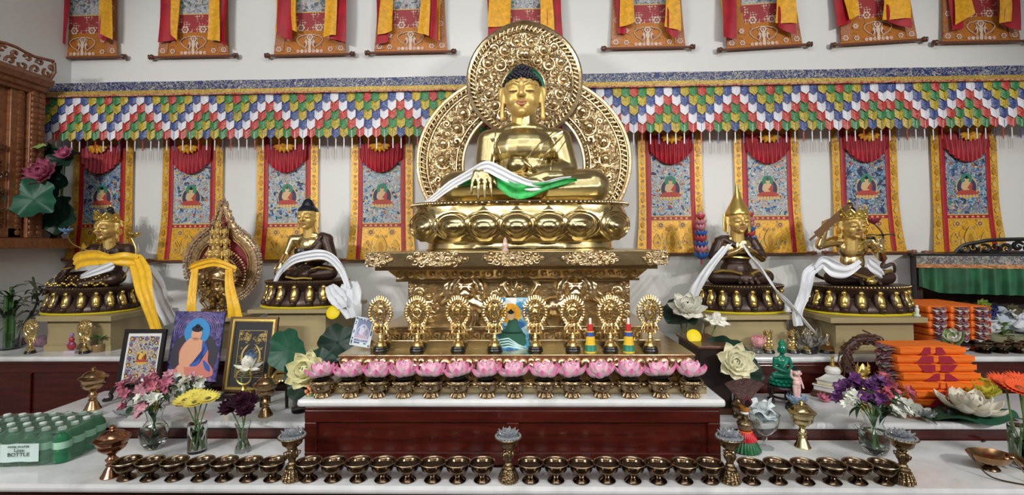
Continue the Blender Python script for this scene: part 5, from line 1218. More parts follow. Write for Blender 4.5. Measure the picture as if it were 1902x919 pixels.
# ---- sword-bearing statue
W = .42
t = lotus_statue('bodhisattva_statue', 'gilt crowned bodhisattva raising a sword, dark legs, on the right cream pedestal', 1592, ZE, 3.0, .56, .42, .150, 18)
P = torso() + arm((-.27, .05, .62), (-.50, -.02, .56), (-.44, -.06, .82)) + hand((-.44, -.06, .82), (.1, -.1, 1), (0, -1, 0), .14, (.04, 0, -.02)) + arm((.27, .05, .62), (.37, -.02, .38), (.20, -.24, .50)) + hand((.20, -.24, .50), (0, -.1, 1), (1, .2, 0), .18)
bo = body_part(t, 'body', P, M_goldsmall, .150); bv = bvh_of(bo.data)
P = legs() + [('e', (0, .05, .14), (.25, .18, .14))] + [('t', [(-.10 + .07*k, -.18, .18), (-.12 + .08*k, -.32, .03)], .03) for k in range(4)]
body_part(t, 'legs', P, M_bronze, .150)
necklace(t, bv, W, (.58, .48), .14)
b = MB()
for q, r in [((-.44, -.05, .79), .055), ((-.40, .01, .585), .085), ((.34, 0, .50), .085), ((.20, -.23, .47), .055)]: b.tube([(W*(q[0] + r*cos(a)), W*(q[1] + r*sin(a)), W*q[2]) for a in [2*pi*i/16 for i in range(16)]], .006, 5, 0, True); b.obj('bracelet', M_goldpetal, t, loc=(0, .01, .150)); b = MB()
b.tube([(W*x, W*y, W*z) for x, y, z in [(-.42, -.12, .20), (-.2, -.24, .17), (0, -.30, .10), (.2, -.24, .17), (.42, -.12, .20)]], .010, 6); b.ball((W*0, W*-.33, W*.06), (.03, .02, .02))
b.obj('gilt_ornaments', M_goldpetal, t, loc=(0, .01, .150))
b = MB(); s0, s1 = at(1516, 436, 2.95) - V(t.location), at(1583, 379, 2.98) - V(t.location); dv = (s1-s0).normalized(); sd = dv.cross(V((0, 1, 0))).normalized()
pts = [s0 - dv*.05 + sd*.006, s0 + dv*.0 + sd*.006, s0 + sd*.020, s0 + dv*.02 + sd*.020, s0 + dv*.02 + sd*.018, s1 - dv*.03 + sd*.024, s1, s1 - dv*.03 - sd*.024, s0 + dv*.02 - sd*.018, s0 + dv*.02 - sd*.020, s0 - sd*.020, s0 - sd*.006, s0 - dv*.05 - sd*.006]
n = len(pts); vs = [p + V((0, -.004, 0)) for p in pts] + [p + V((0, .004, 0)) for p in pts]; b.add(vs, [tuple(range(n)), tuple(reversed(range(n, 2*n)))] + [(i, (i+1) % n, (i+1) % n + n, i+n) for i in range(n)])
b.obj('sword', plain('sword_bronze', (.20, .11, .05), .35, .7), t, 20)
hz = .150 + .635*W
put_head(t, (-.03, -.015, hz), .42*W, radians(0), None, .06); crown(t, (-.03, -.015, hz), .42*W, radians(0))
b = MB(); b.tube(spline([(.10, -.08, .36), (.13, -.05, .45), (.10, -.02, .52)], 5), .005, 6, 1)
for k in range(8): petal(b, 2*pi*k/8, .6, .05, .016, .004, 0, .4, .3, c=(.10, -.02, .51))
for k in range(5): petal(b, 2*pi*k/5, .2, .07, .022, .01, 0, .2, -.3, .3, 2, c=(.13, -.04, .44))
b.obj('lotus_spray', [plain('plum_enamel', (.24, .03, .06), .4), M_bronze, M_leaf], t, 60)
b = MB()
for sx in (-1, 1): b.tube(spline([(sx*.13, .06, .17), (sx*.23, .02, .21), (sx*.22, .0, .27), (sx*.17, .02, .25), (sx*.20, .02, .31)], 5), [.016]*10 + [.012]*8 + [.005]*3, 8, flat=.5)
b.obj('scarf_ends', M_bronze, t)
scarf('silk_scarf', 'white silk scarf looped across the sword-bearing statue and down its left side', [
    ([(1515, 500, 2.76), (1530, 486, 2.74), (1550, 500, 2.72), (1575, 505, 2.72), (1598, 490, 2.73)], [.05, .06, .085, .07, .05], UPV, .008, 2), ([(1612, 484, 2.74), (1622, 495, 2.74), (1640, 512, 2.76)], [.04, .06, .04], UPV, .006, 2),
    ([(1520, 490, 2.77), (1503, 505, 2.77), (1498, 525, 2.77), (1492, 550, 2.79), (1482, 580, 2.80), (1484, 605, 2.80)], [.05, .06, .06, .06, .055, .05], V((1, -.2, .2)), .008, 2)], M_scarf)
# ---- many-headed standing statue
p = at(404, 585, 3.05); H0 = .65
t = thing('many_headed_statue', 'standing many-headed many-armed gilt statue in a jewelled teardrop aureole', 'statue', (p.x, 3.05, ZB))
M_oldgilt = plain('old_gilt', (.42, .29, .15), .32, .9, (60, .4), .3, 40)
k = pm(1, 3.05); zz0 = lambda py: (at(404, py, 3.05).z - ZB)
b = MB(); b.lathe([(.095, 0), (.10, .01), (.09, .022), (.095, .03), (.088, .04), (0, .04)], n=32, sy=.8)
for q in range(24): a = 2*pi*q/24; b.ball((.094*cos(a), .075*sin(a), .016), .010, 6, 4); b.ball((.09*cos(a + .1), .072*sin(a + .1), .035), .007, 6, 4)
b.obj('base', M_oldgilt, t, 40)
zh = zz0(498)
P = [('c', (-.028, 0, .05), (-.030, 0, zh*.5), .018, .026), ('c', (.028, 0, .05), (.030, 0, zh*.5), .018, .026), ('e', (0, 0, zh*.53), (.058, .04, .05)), ('e', (0, 0, zh*.66), (.045, .035, .06)), ('e', (0, 0, zh*.82), (.062, .04, .06)), ('c', (-.07, 0, zh*.88), (.07, 0, zh*.88), .022, .022), ('c', (0, 0, zh*.9), (0, 0, zh*1.02), .02, .02), ('e', (-.03, -.025, .048), (.016, .03, .012)), ('e', (.03, -.025, .048), (.016, .03, .012))]
for sx in (-1, 1):
    P += [('t', [(sx*.085, 0, zh*.88), (sx*.10, -.03, zh*.72), (sx*.02, -.075, zh*.80)], [.018, .015, .011]), ('t', [(sx*.085, 0, zh*.86), (sx*.13, -.03, zh*.74), (sx*.12, -.06, zh*.60)], [.016, .013, .010]), ('t', [(sx*.085, .0, zh*.88), (sx*.15, -.01, zh*.86), (sx*.15, -.04, zh*.98)], [.016, .013, .010]), ('t', [(sx*.05, -.02, zh*.45), (sx*.10, -.01, zh*.30), (sx*.07, 0, zh*.14)], [.014, .012, .008])]
blob('body', P, .0038, M_oldgilt, t, None, 2)
b = MB()
for q in range(34):
    a = -.5 + q*(pi + 1.0)/33; c = V((.0, .028, zh*.86)); r0, r1 = .06, .150; d_ = V((cos(a), 0, sin(a)))
    b.tube([c + d_*r0, c + d_*r1], [.006, .004], 5); b.ball(c + d_*(r1 + .006), (.009, .005, .009), 6, 4)
    c2 = V((.0, .02, zh*.86)); b.tube([c2 + d_*.05, c2 + d_*.105], [.006, .004], 5); b.ball(c2 + d_*.112, (.008, .005, .008), 6, 4)
b.obj('fan_of_arms', M_oldgilt, t)
b = MB()
for q in range(30):
    u = q/29; b.ball((.05*sin(q*1.9), -.042 - .01*cos(q), zh*(.25 + .6*u)), (.008, .006, .010), 6, 4)
b.obj('ornaments', M_goldpetal, t)
for row, (py, s_, n_) in enumerate([(473, .078, 3), (449, .064, 3), (429, .054, 3), (415, .042, 1)]):
    for j in range(n_): put_head(t, ((j - (n_-1)/2)*s_*.62, -.01 + .02*abs(j - (n_-1)/2), zz0(py) - .03), s_, (j - (n_-1)/2)*.7, None)
    b = MB()
    for q in range(12): a = 2*pi*q/12; r = s_*(.85 if n_ > 1 else .42); b.prism([(-.008, 0), (.008, 0), (.005, .014), (0, .022), (-.005, .014)], -.002, .002, mat=Matrix.Translation((r*cos(a), .01 + r*.6*sin(a), zz0(py) - .03 + s_*.75)) @ Matrix.Rotation(a + pi/2, 4, 'Z'))
    b.obj('head_crown', M_oldgilt, t)
def tear(a, R, ext): return V((R*cos(a), 0, R*sin(a)*(1.0) + max(0, sin(a))**36*ext))
cz = zz0(492); RO = .25
b = MB()
def tf(u, v):
    a = -pi*.5 + 2*pi*u; q = tear(a, RO*(.63 + .37*v), .175); q.x *= 1 - .0*v; return V((q.x, .060 - .012*sin(pi*v), cz + q.z))
b.grid(80, 4, tf, 0, -.012); b.obj('aureole_band', M_oldgilt, t, 50)
b = MB(); b.grid(60, 3, lambda u, v: V((tear(-pi*.5 + 2*pi*u, RO*.64*v, .175*v).x, .066, cz + tear(-pi*.5 + 2*pi*u, RO*.64*v, .175*v).z)), 0, -.006); b.obj('red_field', plain('dark_red_lacquer', (.20, .012, .015), .5), t)
b = MB()
for f in (.66, .72, .78, .84): b.tube([V((tear(2*pi*i/80, RO*f, .175).x, .052, cz + tear(2*pi*i/80, RO*f, .175).z)) for i in range(80)], .0045, 5, 0, True)
b.obj('aureole_rings', M_oldgilt, t)
b = MB(); rnd = random.Random(8)
for i in range(140):
    a = 2*pi*i/140
    for f in (.90, .97, 1.03):
        q = tear(a + rnd.uniform(-.03, .03), RO*f, .175); b.ball((q.x, .048 + rnd.uniform(-.006, .004), cz + q.z), rnd.uniform(.006, .0095), 6, 4)
b.obj('jewelled_rim', plain('gilt_jewels', (.74, .60, .46), .22, .8, None, .25, 60), t)
scarf('silk_scarf', 'golden yellow scarf hung from the arms of the many-headed statue', [
    ([(352, 500, 2.93), (370, 492, 2.92), (395, 487, 2.91), (415, 492, 2.91), (438, 502, 2.93)], [.04, .05, .05, .05, .04], UPV, .006, 2), ([(362, 500, 2.92), (360, 530, 2.89), (355, 565, 2.86), (352, 596, 2.86)], [.045, .06, .065, .07], SIDE, .008, 2),
    ([(425, 500, 2.92), (428, 530, 2.89), (431, 560, 2.86), (434, 590, 2.86)], [.045, .065, .085, .12], SIDE, .010, 2)], M_yscarf)
# ================================================================ left side: cabinet on the wall, plants, pictures, vases
# ---- teak shrine cabinet on the left wall
t = thing('shrine_cabinet', 'carved teak shrine cabinet on the left wall with a pierced roof crest', 'cabinet', (LX, 2.6, 1.6))
XF, zl = -3.175, 1.615
def cb(b, x0, x1, y0, y1, z0, z1, mi=0): b.box(x0-LX, x1-LX, y0-2.6, y1-2.6, z0-1.6, z1-1.6, mi)
b = MB(); cb(b, LX+.002, -3.21, 1.9, 3.08, zl, 2.55); b.obj('body', M_teak, t, 0)
b = MB(); cb(b, -3.22, XF+.012, 2.985, 3.085, zl, 2.55); cb(b, -3.22, XF-.01, 2.89, 2.975, zl, 2.55); cb(b, -3.22, XF-.01, 1.9, 2.97, zl, zl+.06); b.obj('posts', M_teak, t, 0, bevel=.004)
b = MB()
for k in range(26):
    z = zl + .03 + k*.036
    for y in (3.012, 3.058): b.ball((XF+.014-LX, y-2.6, z-1.6), (.008, .022, .019), 7, 5)
b.obj('post_carving', M_teak, t); b = MB()
for k in range(26): b.ball((XF-.008-LX, 2.945-2.6, zl + .03 + k*.036-1.6), (.006, .018, .019), 6, 4)
b.obj('post_carving', M_teak, t)
b = MB(); rnd = random.Random(2)
for k in range(60):
    y = rnd.uniform(2.62, 2.86); z = rnd.uniform(1.66, 2.2); spiral(b, 0, 0, .022, 0, rnd.uniform(0, 6), rnd.choice((-1, 1)), .007, 1.0, 8)
    n_ = 9*5; M = Matrix.Translation((-3.19-LX, y-2.6, z-1.6)) @ Matrix.Rotation(pi/2, 4, 'Z'); b.xf(M, len(b.v)-n_)
b.obj('pierced_panel', M_darkteak, t)
b = MB(); Yc0, Yc1 = 1.9-2.6, 3.07-2.6
pr = [(-3.30, 2.54), (-3.17, 2.545), (-3.16, 2.56), (-3.14, 2.57), (-3.13, 2.59), (-3.11, 2.60), (-3.09, 2.63), (-3.09, 2.645), (-3.30, 2.645)]
n = len(pr); vs = [(x-LX, Yc0, z-1.6) for x, z in pr] + [(x-LX, Yc1 - .0 + .4*0, z-1.6) for x, z in pr]
b.add(vs, [tuple(range(n)), tuple(reversed(range(n, 2*n)))] + [(i, i+n, (i+1) % n + n, (i+1) % n) for i in range(n)]); b.obj('cornice', M_teak, t, 20)
b = MB(); rnd = random.Random(6)
def crest(y, z): return V((-3.105 + .16*z - LX, y-2.6, 2.645 + z - 1.6))
for y0 in [2.2 + .075*k for k in range(12)]:
    for z0, R in ((.035, .030), (.085, .024)):
        d = rnd.choice((-1, 1)); a0 = rnd.uniform(0, 6); b.tube([crest(y0 + R*(1-.8*i/10)*cos(a0 + d*5.5*i/10) + .02*(z0 > .05), max(.004, z0 + R*(1-.8*i/10)*sin(a0 + d*5.5*i/10))) for i in range(11)], .009, 6)
b.tube([crest(1.95 + i*.058, .118 + .008*sin(i*1.4)) for i in range(20)], .010, 6); b.tube([crest(1.95, .006), crest(3.05, .006)], .010, 6); b.tube([crest(3.05, .006), crest(3.07, .06), crest(3.055, .12)], .012, 6)
b.obj('roof_crest', M_teak, t)
b = MB(); cb(b, LX+.002, -3.165, 1.9, 3.33, 1.545, 1.612); b.obj('ledge', M_teak, t, 0, bevel=.004)
# ---- lotus vase on the ledge
def leaf_disc(b, c, R, nrm, mi=0, ruffle=.10, seed=0, notch=True):
    nrm = V(nrm).normalized(); u = nrm.cross(V((0, 0, 1)));
    if u.length < .05: u = V((1, 0, 0))
    u.normalize(); w_ = nrm.cross(u); rnd = random.Random(seed); ph = rnd.uniform(0, 6)
    def fn(a, r):
        th = 2*pi*a; rr = R*r*(1 + .05*sin(5*th + ph)*r + .03*sin(11*th)*r); h = R*(ruffle*(r**2)*sin(4*th + ph) + ruffle*.6*r**3*sin(9*th + ph*2) + .22*r*r - .02*abs(sin(th*9))*r)
        return V(c) + u*rr*cos(th) + w_*rr*sin(th) + nrm*h
    b.grid(54, 7, fn, mi, .0015)
def stem(b, pts, r=.004, mi=0): b.tube(spline(pts, 6), r, 6, mi)
def bloom(b, c, R, nrm, rows=((9, .15, 1.0), (8, .55, .85), (6, .95, .7)), W=.34, mi=0, seed=0, cup=.45, curl=.45, tip=.3):
    q = V(nrm).normalized().to_track_quat('Z', 'Y').to_matrix().to_4x4(); rnd = random.Random(seed)
    for n, tl, L in rows:
        a0 = rnd.uniform(0, 6)
        for k in range(n): petal(b, a0 + 2*pi*k/n + rnd.uniform(-.08, .08), tl + rnd.uniform(-.08, .08), R*L, R*W*(.8 + .2*L), R*.10, 0, cup, curl, tip, mi, .0012, V(c), mat=q, nu=6, nv=6)
v0 = V((-3.222, 3.235, 1.612))
t = thing('lotus_vase', 'dark bronze vase of pink lotus and big green leaves on the teak ledge', 'vase', v0)
MB().lathe([(0, 0), (.035, 0), (.030, .012), (.024, .022), (.05, .05), (.066, .09), (.068, .115), (.06, .13), (.063, .14), (.05, .142), (0, .13)], n=28).obj('vase', M_bronze, t)
def rel(px, py, Y): return at(px, py, Y) - v0
M_darkleaf = plain('dark_leaf', (.006, .030, .016), .5, 0, (20, .3), .3, 10); M_plum = plain('plum_pink_petal', (.42, .10, .18), .5, 0, None, .4, 20)
b = MB(); leaf_disc(b, rel(63, 370, 2.97), .128, (.35, -1, .25), 0, .17, 1); b.obj('leaf', M_leaf, t, 70)
for q, R_, nr_, sd_ in ((rel(114, 400, 3.12), .13, (-.1, -1, .1), 2), (rel(117, 296, 3.12), .085, (.1, -.8, .5), 3), (rel(72, 280, 3.10), .06, (.1, -.6, .7), 4), (rel(92, 345, 3.13), .12, (.1, -1, .2), 5), (rel(95, 300, 3.14), .11, (.1, -1, .2), 7)): b = MB(); leaf_disc(b, q, R_, nr_, 0, .11, sd_); b.obj('dark_leaf', M_darkleaf, t, 70)  # dark leaves, some added to stand in for the shade behind the bloom
b = MB(); leaf_disc(b, rel(72, 273, 3.02), .036, (.1, -.5, .8), 0, .1, 9); b.obj('small_leaf', plain('lime_leaf', (.25, .36, .10), .5), t, 70)
b = MB(); bloom(b, rel(80, 322, 3.02), .10, (.1, -1, .45), ((10, .05, 1.0), (10, .35, .9), (9, .7, .7), (7, 1.05, .5)), .26); b.obj('lotus_bloom', M_plum, t, 60)
b = MB(); bloom(b, rel(122, 288, 3.10), .058, (.1, -1, .6), ((9, .2, 1.0), (7, .7, .8)), .3); b.obj('lotus_bud', M_plum, t, 60)
b = MB()
for px, py, Y in ((63, 370, 2.98), (80, 322, 3.04), (122, 288, 3.12), (114, 400, 3.13), (117, 296, 3.13), (72, 273, 3.04)): e = rel(px, py, Y); stem(b, [(0, 0, .10), (e.x*.3, e.y*.2, .16), tuple(e)], .004)
b.obj('stems', M_stem, t)
# ---- bamboo and the grey dried plant at the far left
p = on(18, 648, Z3); t = thing('bamboo_plant', 'lucky bamboo in a glass at the far left edge of the cabinet top', 'plant', (p.x, p.y, Z3))
b = MB(); b.lathe([(0, 0), (.05, 0), (.055, .12), (.052, .12), (.047, .006), (0, .006)], n=24); b.obj('glass', M_glass, t); 
b = MB(); lf = MB(); rnd = random.Random(12)
M_bamboo = plain('bamboo_stalk', (.06, .14, .04), .4); M_bleaf = plain('bamboo_leaf', (.018, .035, .014), .5)
for k in range(5):
    x, y = rnd.uniform(-.03, .03), rnd.uniform(-.03, .02); H2 = rnd.uniform(.28, .44); b.tube([(x, y, .01), (x*1.2, y, H2*.5), (x*1.4, y, H2)], .010, 8)
    for q in range(5): b.ball((x*1.2, y, .05 + q*.07), (.0125, .0125, .006), 8, 4)
    for q in range(7):
        a = rnd.uniform(0, 6.28); L = rnd.uniform(.08, .17); z0 = H2*rnd.uniform(.55, 1); petal(lf, a, rnd.uniform(.3, 1.1), L, .007, .004, z0, .3, -.7, .3, 0, .0008, (x*1.3, y, 0), nu=2, nv=6)
b.obj('stalks', M_bamboo, t); lf.obj('leaves', M_bleaf, t, 70)
p = on(80, 640, Z3); t = thing('dried_plant', 'greyish leafy stem arching in front of the left wall beside the bamboo', 'plant', (p.x, 3.02, Z3))
b = MB(); lf = MB(); rnd = random.Random(5); top = at(62, 540, 3.02) - V(t.location)
stem(b, [(-.10, 0, .0), (-.06, 0, .14), (.02, 0, .28), tuple(at(55, 520, 3.0) - V(t.location) + V((.02, 0, .02)))], .006)
for k in range(26):
    u = rnd.random(); c = V((-.06 + .12*u, rnd.uniform(-.03, .03), .14 + .24*u)); petal(lf, rnd.uniform(0, 6.28), rnd.uniform(-.1, .9), rnd.uniform(.07, .15), .012, .004, 0, .3, -.6, .3, 0, .0008, c, nu=2, nv=6)
b.lathe([(0, 0), (.02, 0), (.02, .015), (0, .015)], (-.10, 0, 0), 12)
b.obj('stem', M_bleaf, t); lf.obj('leaves', plain('dusty_leaf', (.07, .075, .05), .6), t, 70)
# ---- bits on the left cabinet top
p = on(133, 640, Z3); t = thing('figurine', 'tiny purple and red figurine standing between the two left emblems', 'figurine', (at(133, 640, 2.835).x, 2.835, Z3))
MB().box(-.035, .035, -.018, .018, 0, .018).obj('stand', plain('pale_glazed_stand', (.50, .42, .46), .4), t, 0, bevel=.003)
b = MB(); b.ball((0, 0, .045), (.026, .016, .026)); b.ball((0, 0, .080), (.015, .012, .02)); b.obj('robe', plain('crimson_glaze', (.35, .03, .06), .35), t)
b = MB(); b.ball((0, 0, .108), (.012, .012, .014)); b.ball((-.014, -.012, .06), .008); b.ball((.014, -.012, .06), .008); b.obj('head', plain('violet_glaze', (.34, .20, .40), .35), t)
M_ameth = plain('amethyst_stone', (.20, .11, .15), .5, 0, (60, .8), .5, 40)
for px, py, r, lab in ((77, 640, .045, 'rough purple stone beside the left gold emblem'), (38, 638, .035, 'dark rough stone between bamboo and the left gold emblem')):
    p = on(px, py+4, Z3); P = [('e', (0, 0, r*.7), (r, r*.8, r*.75)), ('e', (r*.5, 0, r*.6), (r*.6, r*.6, r*.6)), ('e', (-r*.5, -r*.2, r*.5), (r*.6, r*.6, r*.5)), ('e', (0, 0, r*1.2), (r*.5, r*.5, r*.4))]
    o = blob('stone', P, r*.09, M_ameth, None, (p.x, p.y, Z3 + .003), 1); tag(o, lab, 'stone')
p = on(186, 652, Z3); t = thing('potted_plant', 'tiny green sprout in a small jar right of the second left emblem', 'plant', (p.x, p.y-.01, Z3))
MB().lathe([(0, 0), (.030, 0), (.034, .03), (.028, .045), (.024, .045), (.024, .02), (0, .02)], n=20).obj('jar', plain('amber_jar', (.35, .22, .10), .2, trans=.3), t)
b = MB(); rnd = random.Random(3)
b.tube([(0, 0, .02), (.004, 0, .08)], .004, 6)
for k in range(9): petal(b, k*.7, .3 + rnd.random()*.5, .055, .013, .002, .075, .3, -.4, .3, 0, .0008)
b.obj('leaves', plain('sprout_green', (.10, .20, .06), .5), t, 70)
# ---- framed pictures leaning on the left cabinet
def easel(px, w, zt, Y, lab):
    p = at(px, 700, Y); t = thing('picture_stand', lab, 'stand', (p.x, Y, Z2)); H2 = zt - Z2
    MB().box(-w/2, w/2, -.03, .025, H2-.014, H2).obj('shelf', M_blackwood, t, 0, bevel=.003)
    for sx in (-1, 1):
        b = MB(); b.tube(spline([(sx*w*.40, -.02, H2-.012), (sx*w*.46, -.035, H2*.55), (sx*w*.40, -.045, H2*.25), (sx*w*.47, -.06, .008), (sx*w*.52, -.062, .012)], 5), .010, 6); b.tube(spline([(sx*w*.40, .01, H2-.012), (sx*w*.42, .02, .006)], 5), .010, 6); b.obj('leg', M_blackwood, t)
def framed(name, lab, px, pyb, wpx, hpx, Y, lean, roll=0):
    p = at(px, pyb, Y); t = thing(name, lab, 'picture', p); t.rotation_euler = (-lean, roll, 0); return t, pm(wpx, Y)*1.0, pm(hpx, Y)/cos(lean)
t, W_, H_ = framed('framed_picture', 'black-framed picture with white mat and tiny gold buddha, leaning at left', 253, 716, 82, 102, 2.60, radians(11))
e0 = t.location.z; easel(253, .24, e0-.002, 2.60, 'black carved stand under the black-framed picture')
b = MB(); f = .022; b.box(-W_/2, W_/2, 0, .018, 0, f); b.box(-W_/2, W_/2, 0, .018, H_-f, H_); b.box(-W_/2, -W_/2+f, 0, .018, f, H_-f); b.box(W_/2-f, W_/2, 0, .018, f, H_-f); b.obj('frame', M_black, t, 0, bevel=.003)
MB().box(-W_/2+f-.002, W_/2-f+.002, .008, .016, f-.002, H_-f+.002).obj('mat', M_white, t, 0)
iw, i0, i1 = W_/2-f-.012, f+.014, H_-f-.016
M_fine = paintm('fine_print_colours', [(0, DK), (.30, (.10, .16, .32)), (.38, CM), (.45, (.20, .30, .34)), (.52, (.50, .14, .08)), (.58, (.50, .38, .16)), (.66, CM), (.72, GN)], 60)
b = MB(); b.box(-iw, iw, .006, .0085, i0, i1, 0)
figure(b, 0, i0 + (i1-i0)*.36, (i1-i0)*.30, .006, (1, 2, 3, 4, 3, 5))
for k in range(22):
    u = k/22; per = 2*(2*iw + (i1-i0)); d_ = u*per
    if d_ < 2*iw: x, z = -iw + d_, i0 + .012
    elif d_ < 2*iw + (i1-i0): x, z = iw - .012, i0 + d_ - 2*iw
    elif d_ < 4*iw + (i1-i0): x, z = iw - (d_ - 2*iw - (i1-i0)), i1 - .012
    else: x, z = -iw + .012, i1 - (d_ - 4*iw - (i1-i0))
    x = max(-iw+.014, min(iw-.014, x)); z = max(i0+.014, min(i1-.014, z)); disc(b, x, z, .010, .006, 5 if k % 2 else 1, 10, .0006, 1.2); disc(b, x, z-.001, .0055, .0054, 3 + k % 2, 8, .0006, 1.2)
b.obj('print', [M_fine, plain('print_dark', (.10, .03, .03), .6), plain('print_gold', (.62, .42, .06), .5), plain('print_yellow', (.75, .50, .06), .5), M_redrobe, plain('print_blue', (.05, .12, .30), .5)], t, 0)
t, W_, H_ = framed('painted_panel', 'unframed print of an orange buddha with bright blue halo', 353, 708, 97, 127, 2.655, radians(10), radians(1.2))
e0 = t.location.z; easel(353, .26, e0-.006, 2.655, 'black carved stand under the blue-haloed print')
M_night = paintm('print_violet_ground', [(0, (.02, .02, .10)), (.38, (.06, .05, .20)), (.55, (.14, .08, .26)), (.63, (.05, .10, .30)), (.70, (.30, .14, .26))], 22)
MB().box(-W_/2, W_/2, 0, .012, 0, H_).obj('panel', M_night, t, 0)
flesh = plain('print_flesh', (.72, .36, .22), .5); robe2 = plain('print_rose_robe', (.62, .20, .16), .5); blue2 = plain('print_royal_blue', (.03, .10, .42), .5)
def pol(b, pts, y, d=.0006, mi=0): b.prism([(x*W_, z*H_) for x, z in smooth_poly(pts)], y, y-d, mi)
b = MB(); disc(b, 0, H_*.36, W_*.47, 0, 0, 28, .0006, 1.0); b.obj('painted_aura', plain('print_charcoal', (.035, .03, .05), .6), t, 0)
b = MB(); disc(b, 0, H_*.70, W_*.255, -.0006, 0, 28, .0006, 1.05); b.obj('painted_halo', plain('print_cyan', (.03, .26, .60), .5), t, 0)
b = MB()
for k in range(5): b.tube([(W_*(.30 + .04*k)*cos(a), -.0008, H_*.68 + W_*(.30 + .04*k)*sin(a)) for a in [pi*(.0 + i/18) for i in range(19)] if abs(W_*(.30 + .04*k)*cos(a)) < W_*.49 and H_*.68 + W_*(.30 + .04*k)*sin(a) < H_*.99], .0016, 4)
b.obj('painted_arches', plain('print_lilac', (.30, .22, .45), .5), t)
b = MB(); pol(b, [(-.30, .06), (.34, .06), (.42, .16), (.30, .28), (.28, .42), (.20, .54), (.08, .60), (-.10, .60), (-.22, .54), (-.30, .40), (-.26, .26), (-.36, .14)], -.0014, .0008)
b.obj('painted_robe', robe2, t, 0)
b = MB(); pol(b, [(-.26, .24), (-.06, .20), (.08, .30), (.16, .50), (.08, .60), (-.08, .62), (-.18, .56), (-.27, .42)], -.0022, .0008); disc(b, 0, H_*.67, W_*.105, -.0022, 0, 16, .0008, 1.25); pol(b, [(-.30, .20), (-.18, .22), (-.14, .10), (-.22, .06)], -.0022); b.obj('painted_body', flesh, t, 0)
b = MB(); pol(b, [(.14, .56), (.22, .52), (.26, .44), (.10, .30), (-.04, .24), (-.02, .21), (.14, .26)], -.0030, .0006); pol(b, [(.20, .30), (.34, .22), (.36, .14), (.26, .18)], -.0022); b.obj('painted_sash', blue2, t, 0)
b = MB(); disc(b, 0, H_*.745, W_*.110, -.0032, 0, 14, .0006, .55); disc(b, 0, H_*.785, W_*.05, -.0032, 0, 12, .0006, .8); b.obj('painted_hair', M_hair, t, 0)
t, W_, H_ = framed('framed_picture', 'gold-framed black picture with gold line drawing, beside the white lotus bud', 456, 728, 92, 136, 2.61, radians(10), radians(.8))
e0 = t.location.z; easel(456, .24, max(e0-.002, Z2 + .02), 2.61, 'low black stand under the gold-framed picture')
b = MB(); f = .030
for q, (mi, f0, f1, yy) in enumerate([(0, 0, .012, 0), (1, .012, .024, .003), (0, .024, f, .006)]):
    b.box(-W_/2+f0, W_/2-f0, yy, .020, f0, f1, mi); b.box(-W_/2+f0, W_/2-f0, yy, .020, H_-f1, H_-f0, mi); b.box(-W_/2+f0, -W_/2+f1, yy, .020, f1, H_-f1, mi); b.box(W_/2-f1, W_/2-f0, yy, .020, f1, H_-f1, mi)
b.obj('frame', [plain('dark_gilt_moulding', (.12, .07, .03), .35, .6), M_goldpetal], t, 0)
MB().box(-W_/2+f, W_/2-f, .010, .016, f, H_-f).obj('mat', plain('black_mat', (.012, .014, .018), .6), t, 0)
b = MB(); gw, g0, g1 = W_*.27, H_*.20, H_*.80
rnd = random.Random(4)
for sx in (-1, 1):
    for k in range(34): spiral(b, sx*rnd.uniform(.01, gw), rnd.uniform(g0, g1) if k > 14 else rnd.uniform(g1-.05, g1), rnd.uniform(.006, .012), .0095, rnd.uniform(0, 6), sx, .0016, 1.1, 8)
for x0, x1, z0, z1 in ((-gw-.006, gw+.006, g0-.006, g0-.004), (-gw-.006, gw+.006, g1+.004, g1+.006), (-gw-.006, -gw-.004, g0-.006, g1+.006), (gw+.004, gw+.006, g0-.006, g1+.006)): b.box(x0, x1, .009, .010, z0, z1)
for k in range(7): b.tube([(gw*(-1 + 2*i/12), .0095, g0 + .006 + .012*k + .004*sin(i*1.3 + k)) for i in range(13)], .0012, 4)
disc(b, 0, H_*.46, W_*.21, .0098, 0, 24, .0006, 1.25)
b.obj('gold_drawing', plain('gold_ink', (.50, .36, .12), .45, .3), t, 0)
b = MB(); disc(b, 0, H_*.47, W_*.17, .0092, 0, 24, .0006, 1.2); disc(b, 0, H_*.57, W_*.10, .0086, 0, 20, .0006); b.obj('ink_ground', plain('black_ink', (.015, .016, .02), .6), t, 0)
b = MB(); figure(b, 0, H_*.36, H_*.20, .0080, (0, 0, 1, 1, 1, 2)); b.obj('painted_figure', [plain('ink_navy', (.02, .04, .08), .5), plain('ink_blue', (.05, .14, .32), .5), M_hair], t, 0)
# ---- flowers in vases
def alstro(b, c, R, nrm, mi, rnd):
    q = V(nrm).normalized().to_track_quat('Z', 'Y').to_matrix().to_4x4()
    for k in range(6): petal(b, 2*pi*k/6 + rnd.random(), .75 + .15*(k % 2), R, R*.34, R*.08, 0, .35, -.45, .1, mi, .0008, V(c), nu=3, nv=4, mat=q)
    b.ball(V(c) + V(nrm).normalized()*R*.35, R*.09, 5, 4, mi)
def gerb(b, c, R, nrm, mi, mh, n=20):
    q = V(nrm).normalized().to_track_quat('Z', 'Y').to_matrix().to_4x4()
    for k in range(n): petal(b, 2*pi*k/n, .16, R, R*.14, R*.15, 0, .2, .1, .0, mi, .0008, V(c), nu=2, nv=4, mat=q)
    for k in range(n): petal(b, 2*pi*(k+.5)/n, .26, R*.82, R*.13, R*.12, R*.03, .2, .1, .0, mi, .0008, V(c), nu=2, nv=3, mat=q)
    b.ball(V(c) + V(nrm).normalized()*R*.05, (R*.27, R*.27, R*.16), 10, 6, mh, mat=q)
